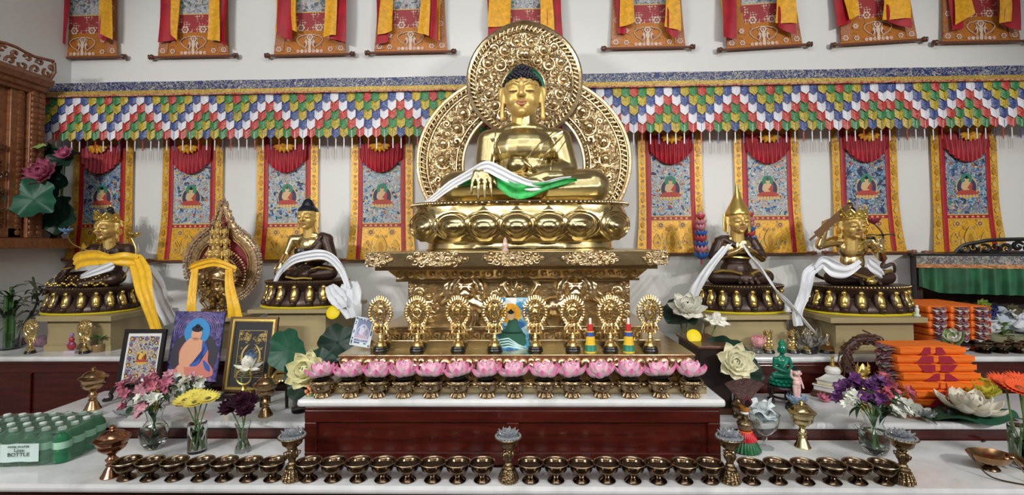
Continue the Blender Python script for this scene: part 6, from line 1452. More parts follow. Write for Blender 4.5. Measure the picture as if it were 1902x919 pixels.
def glass_vase(t, prof, th=.003, n=28, water=None, mat=None):
    inner = [(max(r-th, .001), z) for r, z in prof if z > prof[0][1] + .006]
    b = MB(); b.lathe([(0, 0)] + prof + list(reversed(inner)) + [(0, .008)], n=n); b.obj('glass_vase', mat or M_glass, t, 40)
    if water:
        w_ = [(r-th-.0008, z) for r, z in prof if .008 < z < water]; 
        if len(w_) > 1: MB().lathe([(0, .009)] + w_ + [(0, w_[-1][1])], n=n).obj('water', M_water, t, 40)
def bouquet(name, lab, base, prof, heads, stemz, seed, kinds, water, leafmat, nleaf=16, nst=None, vmat=None):
    """heads: (px, py, Y, size, kind)"""
    t = thing(name, lab, 'flowers in vase', base); o = V(base); rnd = random.Random(seed)
    glass_vase(t, prof, water=water, mat=vmat)
    st = MB(); lf = MB(); rm = min(r for r, z in prof if z > .03)
    for i, (px, py, Y, R, kd) in enumerate(heads):
        c = at(px, py, Y) - o; b = MB(); nrm = V((c.x*2.5, c.y*2 - .35, .45 + rnd.uniform(-.2, .3)))
        if kd[0] == 'a':
            for k in range(3): alstro(b, c + V((rnd.uniform(-.3, .3), rnd.uniform(-.3, .3), rnd.uniform(-.3, .3)))*R*(k > 0)*2, R, nrm + V((rnd.uniform(-.6, .6), rnd.uniform(-.5, .3), rnd.uniform(-.3, .3))), 0, rnd)
            b.obj('flower', kinds[kd], t, 60)
        a = rnd.uniform(0, 6.28); rb = rnd.uniform(.0, .6)*rm; st.tube(spline([(rb*cos(a), rb*sin(a), .014), (-rb*.3*cos(a), -rb*.3*sin(a), stemz*.7), (c.x*.35, c.y*.35, stemz + .02), tuple(c - nrm.normalized()*R*.1)], 5), .0022, 5)
    for k in range(nleaf):
        h = rnd.choice(heads); c = (at(h[0], h[1], h[2]) - o); u = rnd.uniform(.45, .95); p = V((c.x*u*.8, c.y*u*.8, stemz + (c.z - stemz)*u)); petal(lf, rnd.uniform(0, 6.28), rnd.uniform(-.4, .6), rnd.uniform(.05, .09), rnd.uniform(.007, .012), .003, 0, .3, -.6, .3, 0, .0008, p, nu=2, nv=5)
    for k in range(6): petal(lf, rnd.uniform(0, 6.28), .9, stemz*.6, .006, .01, .02, .3, 0, .3, 0, .0008, nu=2, nv=4)
    st.obj('stems', M_stem, t); lf.obj('leaves', leafmat, t, 60); return t
K = {'ap': plain('pink_alstroemeria', (.50, .15, .22), .5, 0, None, .5, 40), 'al': plain('pale_pink_alstroemeria', (.62, .32, .38), .5, 0, None, .35, 40), 'aw': plain('white_alstroemeria', (.78, .80, .72), .5), 'av': plain('violet_alstroemeria', (.13, .035, .16), .5, 0, None, .5, 40), 'ar': plain('rose_alstroemeria', (.50, .10, .14), .5, 0, None, .4, 40), 'ac': plain('cream_alstroemeria', (.60, .58, .46), .5)}
M_bouqleaf = plain('bouquet_leaf', (.02, .055, .02), .45)
VP = [(.026, 0), (.036, .006), (.052, .035), (.058, .065), (.050, .095), (.032, .120), (.027, .130), (.034, .160), (.040, .175)]
p = on(286, 832, Z1); Yv = p.y
bouquet('flower_vase', 'round clear vase of pink and white alstroemeria on the front table, left', tuple(p), VP, [(228, 718, Yv, .030, 'ap'), (240, 735, Yv-.02, .030, 'ap'), (252, 712, Yv-.03, .032, 'al'), (232, 755, Yv, .026, 'ap'), (262, 730, Yv-.05, .034, 'al'), (276, 710, Yv-.04, .032, 'ap'), (290, 705, Yv, .032, 'ap'), (303, 715, Yv-.02, .030, 'ap'), (265, 752, Yv-.06, .028, 'al'), (290, 740, Yv-.06, .028, 'aw'), (268, 742, Yv-.07, .024, 'aw'), (315, 700, Yv+.02, .028, 'al'), (258, 768, Yv-.04, .022, 'al'), (320, 725, Yv+.02, .028, 'aw')], .17, 3, K, .10, M_bouqleaf, 26)
p = on(338, 752, Z2); Yv = p.y
bouquet('flower_vase', 'brown vase of white and pink flowers before the blue-haloed print', tuple(p), [(.028, 0), (.030, .006), (.022, .018), (.030, .04), (.034, .06), (.030, .085), (.034, .10)], [(325, 700, Yv, .030, 'aw'), (345, 705, Yv-.03, .030, 'ac'), (350, 720, Yv-.03, .034, 'aw'), (335, 720, Yv-.03, .030, 'ac'), (365, 710, Yv, .028, 'ac'), (358, 697, Yv, .022, 'al'), (322, 718, Yv, .028, 'al'), (370, 718, Yv-.02, .026, 'aw')], .10, 5, K, None, M_bouqleaf, 30, vmat=M_brass)
# gerberas in the tumbler
p = on(366, 838, Z1); t = thing('glass_tumbler', 'tall clear glass of water holding the yellow gerberas', 'glass', tuple(p))
glass_vase(t, [(.036, 0), (.038, .004), (.038, .125)], .0028, 24, .085)
gl = V(p); M_gy = plain('yellow_gerbera_petal', (.80, .68, .12), .5); M_gh = plain('gerbera_heart', (.10, .09, .03), .7); M_go = plain('orange_gerbera_petal', (.80, .10, .02), .5)
def single(name, lab, cat, c, base, fn, mats, grp, r=.0026):
    t = thing(name, lab, cat, base, 0, grp); o = V(base); e = V(c) - o; b = MB(); fn(b, e); b.obj('flower_head', mats, t, 60)
    b = MB(); b.tube(spline([(0, 0, 0), (e.x*.3, e.y*.3, e.z*.45), tuple(e)], 6), r, 6); b.obj('stem', M_stem, t); return t
gpos = [(343, 744, -.02, 'front left yellow gerbera in the tall glass'), (358, 735, .03, 'back left yellow gerbera in the tall glass'), (362, 748, -.05, 'nearest yellow gerbera in the tall glass'), (377, 738, -.01, 'back right yellow gerbera in the tall glass'), (387, 741, -.03, 'rightmost yellow gerbera in the tall glass')]
for k, (px, py, dy, lab) in enumerate(gpos):
    c = at(px, py, gl.y + dy); a = k*1.25; single('gerbera', lab, 'flower', c, (gl.x + .018*cos(a), gl.y + .018*sin(a), Z1 + .012), lambda b, e: gerb(b, e, .046, (e.x*1.0, -.30, 1), 0, 1), [M_gy, M_gh], 'yellow gerberas in one glass')
# burgundy flowers
p = on(451, 838, Z1); t = thing('bud_vase', 'slim clear bud vase with the burgundy flowers', 'vase', tuple(p))
glass_vase(t, [(.030, 0), (.034, .006), (.030, .02), (.020, .045), (.020, .07), (.027, .105), (.033, .125)], .0026, 24, .06)
bl = V(p); M_burg = plain('burgundy_petal', (.045, .006, .022), .55)
def pom(b, e, R): bloom(b, e, R, (e.x*1.5, -.5, .8), ((12, -.1, 1.0), (12, .35, .95), (10, .8, .85), (8, 1.2, .7)), .24, 0, 3, .35, .5, .1)
for k, (px, py, dy, R, lab) in enumerate([(428, 757, 0, .048, 'left burgundy flower in the bud vase'), (447, 745, -.02, .046, 'topmost burgundy flower in the bud vase'), (461, 748, .01, .046, 'right burgundy flower in the bud vase'), (456, 762, -.05, .040, 'lowest burgundy flower in the bud vase')]):
    a = k*1.5; single('burgundy_flower', lab, 'flower', at(px, py, bl.y + dy), (bl.x + .010*cos(a), bl.y + .010*sin(a), Z1 + .012), lambda b, e, R=R: pom(b, e, R), [M_burg], 'burgundy flowers in the bud vase', .0024)
# ---- gold and glass pieces on the left step
p = on(452, 745, Z2); t = thing('lotus_holder', 'ornate gold holder with a closed white lotus bud before the black picture', 'flower holder', tuple(p))
b = MB(); b.lathe([(0, 0), (.036, 0), (.034, .008), (.022, .014), (.012, .03), (.020, .040), (.012, .052), (.016, .062), (.010, .074), (.008, .09), (0, .09)], n=20)
for k in range(10): a = 2*pi*k/10; b.tube([(.012*cos(a), .012*sin(a), .03), (.034*cos(a), .034*sin(a), .045), (.040*cos(a), .040*sin(a), .035)], [.005, .005, .002], 5)
b.tube([(.040*cos(2*pi*i/24), .0, .128 + .040*sin(2*pi*i/24)) for i in range(24)], .005, 6, 0, True); b.obj('holder', M_goldpetal, t)
e = at(462, 676, p.y - .02) - V(p)
b = MB(); stem(b, [(0, 0, .07), (-.01, 0, .12), tuple(e - V((0, 0, .03)))], .0045); b.obj('stem', M_stem, t)
b = MB(); bloom(b, e - V((.005, 0, .012)), .060, (-.05, -.2, 1), ((5, 1.30, 1.0), (4, 1.42, .95)), .42, 0, 2, .9, .35, .3); b.ball(e + V((-.006, 0, .010)), (.030, .030, .034)); bloom(b, e - V((0, 0, .02)), .066, (.2, -.2, 1), ((5, -.15, 1.0), (3, .8, .9)), .28, 0, 4); b.obj('lotus_bud', M_whitepetal, t, 60)
p = on(290, 712, Z2 + .0); t = thing('gold_bowl', 'small shallow gold bowl behind the pink bouquet', 'bowl', (at(290, 700, 2.44).x, 2.44, Z2))
MB().lathe([(0, 0), (.03, 0), (.014, .012), (.012, .07), (.03, .085), (.052, .098), (.056, .112), (.050, .112), (0, .095)], n=28).obj('bowl', M_goldpetal, t)
t = thing('ingot_dish', 'small gold beaded dish on a black stand left of the cream lotus', 'dish', (at(521, 690, 2.48).x, 2.48, Z2)); zt = at(521, 710, 2.48).z - Z2
b = MB(); b.box(-.085, .06, -.045, .045, zt-.02, zt); b.obj('stand_top', M_blackwood, t, 0, bevel=.004)
for sx in (-.075, .05):
    for sy in (-.035, .035): MB().tube([(sx, sy, zt-.015), (sx*1.05, sy*1.05, .005)], .008, 6).obj('leg', M_blackwood, t)
b = MB(); b.lathe([(0, zt), (.035, zt+.002), (.045, zt+.012), (.050, zt+.03), (.046, zt+.03), (0, zt+.022)], n=28)
for k in range(22): a = 2*pi*k/22; b.ball((.048*cos(a), .048*sin(a), zt+.018), .007, 6, 4)
b.tube([(-.04, 0, zt+.03), (-.02, 0, zt+.055), (.02, 0, zt+.055), (.045, 0, zt+.04)], .008, 6); b.obj('dish', M_goldsmall, t)
M_grayglass = glassm('smoky_pressed_glass', (.62, .64, .66), .12)
v0 = on(553, 772, Z2); t = thing('lotus_vase', 'grey glass vase with a big cream lotus and leaves beside the wood block', 'vase', (v0.x - .02, v0.y + .06, Z2)); v0 = V(t.location)
glass_vase(t, [(.036, 0), (.038, .02), (.030, .035), (.036, .07), (.055, .11), (.062, .15), (.058, .19)], .004, 28, None, M_grayglass)
b = MB(); bloom(b, rel(570, 690, 2.10), .085, (-.1, -1, .55), ((8, -.05, 1.0), (8, .35, .9), (7, .75, .7), (5, 1.15, .5)), .38, 0, 3, .4, .5, .1); b.obj('lotus_bloom', grad('lemon_lotus_petal', [(0, (.78, .72, .20)), (.4, (.80, .76, .40)), (1, (.80, .80, .62))], .8), t, 60)
b = MB(); leaf_disc(b, rel(537, 650, 2.40), .105, (-.25, -1, .15), 0, .07, 6); b.obj('leaf', M_leaf, t, 70)
for q, R_, nr_, sd_ in ((rel(627, 636, 2.46), .09, (.3, -.8, .5), 8), (rel(585, 680, 2.22), .09, (.1, -.5, .8), 9), (rel(572, 700, 2.14), .10, (-.1, -1, .4), 11)): b = MB(); leaf_disc(b, q, R_, nr_, 0, .12, sd_); b.obj('dark_leaf', M_darkleaf, t, 70)
b = MB()
for px, py, Y in ((570, 690, 2.12), (537, 650, 2.41), (627, 636, 2.47)): e = rel(px, py, Y); stem(b, [(0, 0, .05), (e.x*.2, e.y*.1, .2), tuple(e)], .005)
b.obj('stems', M_stem, t)
p = V((at(585, 722, 2.03).x - .012, 2.03, Z3)); t = thing('flower_sprig', 'tiny orange flower cluster at the left end of the lotus cups', 'flower', tuple(p)); b = MB(); rnd = random.Random(2)
for k in range(9): b.ball((rnd.uniform(-.025, .008), rnd.uniform(-.02, .02), rnd.uniform(.006, .045)), .0085, 6, 4)
b.obj('blossoms', plain('orange_blossom', (.75, .25, .10), .5, 0, None, .5, 60), t); MB().lathe([(0, 0), (.018, 0), (.012, .012), (0, .012)], n=12, c=(-.008, 0, 0)).obj('base', M_stem, t)
p = on(230, 772, Z2); t = thing('crystal_piece', 'small clear crystal lying on the left step by the copper cup', 'crystal', tuple(p)); b = MB()
for k in range(7): petal(b, k*.9, .35, .05, .016, .004, .003, .4, .3, .2, 0, .004, nu=2, nv=3)
b.ball((0, 0, .014), .014, 8, 5); b.obj('crystal_petals', M_crystal, t, 10)
# ---- shrink-wrapped pack of green bottled water
p0 = on(20, 872, Z1); t = thing('water_bottle_pack', 'shrink-wrapped pack of green plastic water bottles on the front table, far left', 'bottle pack', (-2.165, 2.095, Z1), radians(5)); t.scale = (1, 1, .86)
M_gp = plain('green_clear_plastic', (.10, .55, .27), .08, 0, trans=.75, ior=1.3); M_gw = plain('green_tinted_water', (.35, .72, .50), .05, 0, trans=.9, ior=1.3); M_film = plain('clear_film', (.80, .96, .88), .08, 0, (30, .6), trans=.92, ior=1.15)
def bottle_meshes():
    b = MB(); pr = [(0, 0), (.024, 0), (.030, .006), (.031, .03), (.028, .036), (.031, .042), (.031, .058), (.028, .064), (.031, .070), (.031, .105), (.026, .125), (.014, .145), (.012, .150), (.012, .156)]
    b.lathe(pr, n=18); bod = b.mesh('bottle', M_gp, 40); b = MB(); b.lathe([(.0135, .150), (.0135, .166), (.011, .168), (0, .168)], n=14); cp = b.mesh('cap', plain('white_bottle_cap', (.70, .76, .72), .4), 40)
    b = MB(); b.lathe([(.0315, .070), (.0317, .074), (.0317, .100), (.0315, .103)], n=18); b.f = b.f[:-2]; b.m = b.m[:-2]; lb = b.mesh('paper_label', plain('pale_green_label', (.40, .68, .50), .5), 40); return bod, cp, lb
bod, cp, lb = bottle_meshes()
for i in range(7):
    for j in range(4):
        q = bpy.data.objects.new('bottle', bod); COL.objects.link(q); q.parent = t; q.location = ((i-3)*.0655, (j-1.5)*.0625, .001)
        for n, me in (('cap', cp), ('label', lb)): link(n, me, q)
b = MB()
def film(u, v):
    a = 2*pi*u; c, s_ = cos(a), sin(a); hw, hd = .236, .132; x, y = hw*math.copysign(abs(c)**.35, c), hd*math.copysign(abs(s_)**.35, s_); z = .004 + .150*v; k = 1 - .06*max(0, v-.6)/.4 + .006*sin(u*88)*(v > .1); return (x*k, y*k, z + .004*sin(u*120)*v)
b.grid(150, 8, film)
b.grid(42, 12, lambda u, v: ((u-.5)*.455, (v-.5)*.255, .1535 + .016*abs(sin(u*pi*7))*abs(sin(v*pi*4))**.6 + .004*sin(u*40 + v*9)), 0)
b.obj('shrink_film', M_film, t, 70)
b = MB(); b.grid(10, 4, lambda u, v: (-.01 + .15*u, -.136 - .003*sin(u*pi*3), .025 + .085*v), 0, .0006); b.obj('paper_label', plain('white_printed_label', (.62, .78, .74), .5), t)
def text_mesh(txt, size, mat, ext=.0004):
    cu = bpy.data.curves.new('text', 'FONT'); cu.body = txt; cu.size = size; cu.extrude = ext; cu.align_x = 'CENTER'; o = bpy.data.objects.new('text', cu); COL.objects.link(o)
    me = bpy.data.meshes.new_from_object(o.evaluated_get(bpy.context.evaluated_depsgraph_get())); bpy.data.objects.remove(o); me.materials.clear(); me.materials.append(mat); return me
M_ink = plain('black_print', (.02, .03, .03), .5); M_ink2 = plain('green_print', (.10, .30, .22), .5)
for txt, sz, x, z, m in (('MORE WATER', .013, (.065), .094, M_ink), ('Less', .022, (.067), .075, M_ink), ('BOTTLE', .024, (.065), .054, M_ink)):
    o = link('label_print', text_mesh(txt, sz, m), t, (x, -.141, z)); o.rotation_euler = (pi/2, 0, 0)
# ================================================================ right side
# ---- dark wooden box beside the block
t = thing('wooden_box', 'tall dark wooden box standing just right of the central marble block', 'box', (.90, 2.36, Z2))
zt_ = at(1300, 648, 2.36).z - Z2
b = MB(); b.box(-.075, .075, 0, .32, 0, zt_); b.obj('box', M_blackwood, t, 0, bevel=.004)
MB().box(-.085, .085, -.01, .33, zt_, zt_+.014).obj('top_board', M_darkteak, t, 0, bevel=.003); MB().box(-.08, .08, -.006, .0, 0, .03).obj('skirting', M_darkteak, t, 0, bevel=.003)
# ---- white lotuses and the yellow disc behind it
v0 = V((at(1292, 640, 2.80).x, 2.80, Z3)); 
t = thing('lotus_vase', 'clear vase with tall white lotus, bud and dark leaf, right of the throne', 'vase', v0)
glass_vase(t, [(.028, 0), (.03, .01), (.034, .06), (.046, .15), (.05, .17)], .003, 20, .05)
b = MB(); bloom(b, rel(1276, 574, 2.74), .10, (-.1, -.75, 1), ((8, -.05, 1.0), (7, .45, .9), (6, .9, .75), (4, 1.25, .55)), .34, 0, 5, .4, .4, .2); b.obj('lotus_bloom', M_whitepetal, t, 60)
b = MB(); e = rel(1331, 596, 2.74); bloom(b, e, .066, (.05, -.4, 1), ((7, -.25, 1.0), (5, 1.25, .8), (4, 1.4, .75)), .34, 0, 6, .6, .3, .2); b.ball(e + V((0, 0, .022)), (.026, .026, .03)); b.obj('lotus_bud', M_whitepetal, t, 60)
b = MB(); leaf_disc(b, rel(1263, 583, 2.79), .105, (-.2, -.6, .8), 0, .12, 4); b.obj('leaf', M_darkleaf, t, 70)
b = MB()
for px, py, Y in ((1276, 578, 2.75), (1331, 598, 2.75), (1263, 583, 2.80)): e = rel(px, py, Y); stem(b, [(0, 0, .02), (e.x*.8, e.y*.3, .10), tuple(e)], .004)
b.obj('stems', M_stem, t)
p = at(1288, 630, 2.50); tag(MB().lathe([(0, 0), (.022, .002), (.034, .006), (.037, .011), (.03, .016), (0, .018)], n=24, mat=Matrix.Rotation(radians(62), 4, 'X')).obj('yellow_flower', M_ylw, None, 50, (p.x, 2.50, max(p.z, Z2 + zt_ + .030))), 'flat yellow paper flower beside the tall white lotus right of the throne', 'paper flower')
# ---- big cream lotus
v0 = V((at(1362, 720, 2.42).x, 2.42, Z2)); t = thing('lotus_vase', 'pressed glass vase with a big cream lotus on dark leaves, right of the marble block', 'vase', v0)
glass_vase(t, [(.030, 0), (.032, .012), (.018, .025), (.022, .04), (.030, .07), (.034, .14), (.038, .15)], .003, 20, .06)
b = MB(); bloom(b, rel(1364, 674, 2.33), .092, (.05, -1, .42), ((8, .12, 1.0), (7, .42, .88), (6, .75, .68), (5, 1.1, .48), (4, 1.35, .34)), .36, 0, 9, .45, .30, .25); b.obj('lotus_bloom', M_creampetal if False else plain('ivory_lotus_petal', (.82, .79, .58), .5), t, 60)
for q, R_, nr_, sd_ in ((rel(1345, 672, 2.46), .125, (-.2, -1, .2), 3), (rel(1368, 694, 2.44), .11, (.1, -.9, .5), 5), (rel(1392, 690, 2.47), .07, (.3, -.8, .5), 6)): b = MB(); leaf_disc(b, q, R_, nr_, 0, .13, sd_); b.obj('dark_leaf', M_darkleaf, t, 70)
b = MB(); e = rel(1364, 672, 2.38); stem(b, [(0, 0, .03), (.01, 0, .12), tuple(e)], .005); b.obj('stem', M_stem, t)
# ---- row of small gilt emblems on the right cabinet
def mini(px, py, kind, lab, s=1.0, Y=None):
    p = on(px, py, Z3); t = thing('gilt_emblem' if kind < 4 else 'gilt_stupa', lab, 'altar emblem' if kind < 4 else 'stupa', (p.x, p.y, Z3), 0, 'small gilt pieces on the right cabinet'); t.scale = (s, s, s)
    MB().lathe([(0, 0), (.028, 0), (.030, .004), (.028, .009), (.026, .014), (0, .014)], n=24, sx=1.0 if kind < 4 else 1.25).obj('base', M_black, t)
    b = MB()
    if kind < 4:
        b.lathe([(0, .014), (.020, .014), (.021, .020), (.014, .028), (.017, .034), (.010, .042), (0, .044)], n=20)
        for sx in (-1, 1): b.ball((sx*.016, -.004, .036), (.009, .008, .009), 8, 6); b.ball((sx*.014, 0, .052), .007, 6, 4)
        b.ball((0, -.006, .050), (.012, .011, .012), 10, 7); b.ball((0, -.008, .068), (.009, .009, .010), 10, 7)
        if kind == 0:
            for k in range(5): a = pi*(.1 + .8*k/4); b.tube([(0, 0, .078), (.016*cos(a), 0, .085 + .010*sin(a)), (.024*cos(a), 0, .100 + .014*sin(a))], [.004, .005, .001], 5)
            for sx in (-1, 1): b.tube([(sx*.012, 0, .05), (sx*.018, 0, .075), (sx*.014, 0, .092)], .0035, 5)
        elif kind == 1:
            b.tube([(.018*cos(2*pi*i/16), 0, .092 + .018*sin(2*pi*i/16)) for i in range(16)], .004, 6, 0, True); b.ball((0, 0, .092), .008, 8, 5)
            for k in range(8): a = 2*pi*k/8; b.ball((.022*cos(a), 0, .092 + .022*sin(a)), .005, 6, 4)
        elif kind == 2:
            b.lathe([(.006, .076), (.016, .084), (.018, .094), (.010, .104), (.013, .110), (0, .116)], n=16)
            for sx in (-1, 1): b.tube(spline([(sx*.012, 0, .06), (sx*.024, 0, .075), (sx*.018, 0, .095), (sx*.024, 0, .105)], 4), .0035, 5)
        else:
            for k in range(3): b.lathe([(0, .076 + .014*k), (.016-.003*k, .080 + .014*k), (.010, .088 + .014*k), (0, .09 + .014*k)], n=14)
            b.ball((0, 0, .125), .006, 6, 4)
    else:
        for k, (w_, z) in enumerate([(.026, .014), (.022, .022), (.018, .029)]): b.box(-w_, w_, -w_, w_, z, z+.008)
        b.lathe([(.012, .036), (.016, .040), (.017, .048), (.011, .056), (.006, .060), (.009, .066), (.006, .070), (.004, .084), (.001, .092), (0, .095)], n=18)
    b.obj('figure', M_goldsmall, t, 40)
for px, py, kd, lab in [(1308, 640, 2, 'gilt emblem nearest the tall white lotus stem'), (1331, 640, 3, 'gilt emblem behind the big cream lotus, left'), (1351, 640, 3, 'gilt emblem behind the big cream lotus, middle'), (1375, 645, 2, 'gilt emblem behind the big cream lotus, right'),
    (1427, 655, 0, 'gilt emblem with raised points, right of the pink rose'), (1449, 640, 1, 'gilt wheel emblem behind the green buddha head'), (1473, 655, 2, 'gilt emblem just right of the green buddha'), (1500, 656, 1, 'gilt wheel emblem in front of the silver plant, rightmost of the figures')]: mini(px, py, kd, lab, 1.18)
for px, py, lab in [(1537, 655, 'small gilt stupa above the white stupa, left one'), (1566, 656, 'small gilt stupa between the white stupa and the twig wreath'), (1594, 650, 'small gilt stupa seen through the twig wreath'), (1641, 650, 'small gilt stupa just right of the twig wreath'), (1660, 650, 'small gilt stupa left above the front orange bundles'), (1689, 652, 'small gilt stupa behind the front orange bundles')]: mini(px, py, 4, lab, 1.15)
# ---- pink rose in glass, silver plant, white figurine
p = on(1408, 655, Z3); t = thing('rose_glass', 'pink rose on a small glass between the cream lotus and gilt emblems', 'flower', tuple(p)); glass_vase(t, [(.030, 0), (.032, .006), (.026, .016), (.034, .034)], .004, 20)
b = MB(); bloom(b, (0, 0, .035), .062, (0, -.3, 1), ((7, .75, 1.0), (6, 1.05, .95), (5, 1.3, .85), (4, 1.45, .7)), .5, 0, 3, .7, .35, .0); b.ball((0, -.004, .060), (.032, .032, .030)); b.obj('rose', plain('rose_petal', (.72, .34, .36), .5, 0, None, .3, 30), t, 60)
p = on(1487, 648, Z3); t = thing('silver_plant', 'silver-leaved artificial plant below the hanging white scarf end', 'plant', (p.x, 2.79, Z3)); b = MB(); rnd = random.Random(9)
for k in range(70): petal(b, rnd.uniform(0, 6.28), rnd.uniform(.1, 1.4), rnd.uniform(.05, .13), .014, .006, .03 + rnd.uniform(0, .05), .3, .3, .3, 0, .001, (rnd.uniform(-.04, .04), rnd.uniform(-.03, .03), 0), nu=2, nv=4)
b.obj('leaves', plain('silver_leaf', (.36, .34, .31), .35, .5, None, .7, 30), t, 60); MB().lathe([(0, 0), (.035, 0), (.045, .04), (.04, .045), (0, .04)], n=20).obj('pot', M_black, t); t.scale = (.8, .7, .78)
p = at(1697, 583, 2.84); t = thing('figurine', 'tiny white porcelain figurine at the right edge of the cream pedestal', 'figurine', (p.x - .012, 2.80, ZE))
MB().lathe([(0, 0), (.016, 0), (.017, .006), (.008, .012), (.010, .024), (.011, .036), (.008, .044), (.004, .047)], n=16).obj('robe', plain('pale_jade_glaze', (.66, .76, .70), .3), t); MB().ball((0, 0, .053), (.008, .008, .009)).obj('head', M_white, t)
# ---- green jade buddha on a black stand
M_jadeg = plain('polished_jade', (.006, .16, .095), .12, 0, None, .25, 30, spec=.6)
W = .138; p = on(1455, 737, Z2)
t = thing('jade_buddha', 'polished dark green seated buddha on a black stand', 'buddha statue', (at(1455, 720, 2.52).x, 2.52, Z2)); sh = at(1455, 716, 2.50).z - Z2
b = MB(); b.lathe([(0, sh-.012), (.072, sh-.012), (.076, sh-.006), (.072, sh), (0, sh)], n=28)
for k in range(5): a = 2*pi*k/5 - pi/2; b.tube(spline([(.066*cos(a), .066*sin(a), sh-.008), (.074*cos(a), .074*sin(a), sh*.5), (.064*cos(a), .064*sin(a), .02), (.080*cos(a), .080*sin(a), .006)], 5), .007, 6)
b.tube([(.055*cos(2*pi*i/20), .055*sin(2*pi*i/20), sh*.4) for i in range(20)], .006, 6, 0, True); b.obj('stand', M_blackwood, t)
P = torso() + legs() + arm((-.27, .05, .62), (-.34, -.02, .36), (-.06, -.24, .27)) + arm((.27, .05, .62), (.34, -.02, .36), (.06, -.24, .27)) + [('e', (0, -.25, .26), (.10, .06, .04)), ('e', (0, -.01, .98), (.155, .165, .185)), ('e', (0, .02, 1.14), (.14, .14, .10)), ('e', (0, .03, 1.25), (.07, .07, .06)), ('t', [(0, -.17, 1.0), (0, -.19, .94)], .025)]
P += [('e', (s*.155, .02, .92), (.03, .04, .10)) for s in (-1, 1)] + [('t', [(.22, -.02, .66), (.10, -.11, .50), (-.06, -.10, .34)], .035)]
P = [tuple([q[0], (q[1][0], q[1][1], q[1][2]) if not isinstance(q[1], list) else q[1]] + list(q[2:])) for q in P]
o = blob('body', scaleP(P, W), .0026, M_jadeg, t, (0, 0, sh + .034), 2); o.scale = (.95, .92, 1.08)
b = MB(); b.lathe([(0, 0), (.060, 0), (.064, .006), (.056, .016), (.062, .028), (.060, .034), (0, .034)], (0, 0, sh), 32, sy=.85)
for k in range(16): a = 2*pi*k/16; b.ball((.060*cos(a), .051*sin(a), sh + .010), (.012, .012, .009), 8, 5); b.ball((.058*cos(a + .2), .049*sin(a + .2), sh + .025), (.011, .011, .008), 8, 5)
b.obj('lotus_seat', M_jadeg, t)
# ---- infant figurine on a blue lotus
M_pinkskin = plain('pink_porcelain_skin', (.74, .48, .46), .3)
p = on(1481, 760, Z2); t = thing('child_figurine', 'pale standing infant figurine with black hair and raised arm on blue lotus', 'figurine', (p.x, p.y, Z2)); hL = .062
b = MB(); b.lathe([(0, 0), (.05, 0), (.052, .006), (.044, .012), (.048, .022), (.040, .030), (0, .030)], n=20)
for k in range(6): a = 2*pi*k/6; b.ball((.046*cos(a), .046*sin(a), .010), (.012, .012, .012), 8, 6)
b.obj('stand', M_blackwood, t)
b = MB()
for k in range(9): petal(b, 2*pi*k/9, .25, .046, .017, .012, .034, .5, .6, .2)
for k in range(8): petal(b, 2*pi*k/8 + .3, .7, .036, .015, .010, .036, .5, .4, .2)
b.lathe([(0, .028), (.03, .03), (.034, .042), (.02, .052), (0, .054)], n=18); b.obj('blue_lotus', plain('pale_blue_lotus', (.36, .50, .66), .35), t, 60)
S = .146; P = [('c', (-.055, 0, .05), (-.062, -.01, .24), .050, .068), ('c', (-.062, -.01, .24), (-.055, 0, .40), .068, .085), ('c', (.055, 0, .05), (.062, -.01, .24), .050, .068), ('c', (.062, -.01, .24), (.055, 0, .40), .068, .085), ('e', (-.055, -.04, .03), (.048, .085, .035)), ('e', (.055, -.04, .03), (.048, .085, .035)),
    ('e', (0, .0, .42), (.125, .105, .08)), ('e', (0, -.01, .52), (.13, .12, .12)), ('e', (0, 0, .64), (.118, .09, .09)), ('c', (-.10, 0, .68), (.10, 0, .68), .048, .048), ('c', (0, 0, .68), (0, 0, .78), .05, .05),
    ('t', [(-.12, 0, .68), (-.20, -.02, .76), (-.215, -.04, .90)], [.048, .042, .034]), ('t', [(.12, 0, .68), (.165, -.01, .54), (.205, -.03, .41)], [.048, .042, .034]), ('e', (-.215, -.045, .935), (.035, .026, .04)), ('e', (.21, -.035, .375), (.034, .026, .04))]
for k in range(4): P.append(('c', (-.235 + .013*k, -.05, .95), (-.238 + .014*k, -.055, .985 if k in (1, 2) else .975), .010, .009)); P.append(('c', (.192 + .013*k, -.04, .36), (.194 + .013*k, -.05, .325), .010, .009))
P += [('c', (-.19, -.05, .93), (-.175, -.065, .955), .011, .009), ('c', (.185, -.045, .385), (.172, -.06, .36), .011, .009)]
P += [('e', (0, -.005, .90), (.135, .14, .145)), ('e', (0, -.045, .86), (.125, .115, .10)), ('e', (-.07, -.10, .85), (.055, .05, .05)), ('e', (.07, -.10, .85), (.055, .05, .05)), ('e', (0, -.155, .87), (.022, .022, .020)), ('e', (-.137, 0, .88), (.022, .03, .042)), ('e', (.137, 0, .88), (.022, .03, .042)), ('e', (0, -.115, .79), (.045, .04, .03))]
P = scaleP(P, S); o = blob('body', P, .0019, M_pinkskin, t, (0, 0, .052), 2); o.rotation_euler = (0, 0, .15)
b = MB(); b.grid(24, 8, lambda u, v: (.142*cos(.25 + (pi/2-.25)*v - .55*max(0, sin(2*pi*u)))*cos(2*pi*u), .008 + .148*cos(.25 + (pi/2-.25)*v - .55*max(0, sin(2*pi*u)))*sin(2*pi*u), .905 + .152*sin(.25 + (pi/2-.25)*v - .55*max(0, sin(2*pi*u)))), 0)
for k in range(14): a = 2*pi*k/14; b.ball((.12*cos(a), .01 + .12*sin(a), .98 if sin(a) < .3 else .92), (.04, .04, .035), 6, 4)
b.xf(Matrix.Scale(S, 4)); o = b.obj('hair', M_hair, t, 60, (0, 0, .052)); o.rotation_euler = (0, 0, .15)
b = MB()
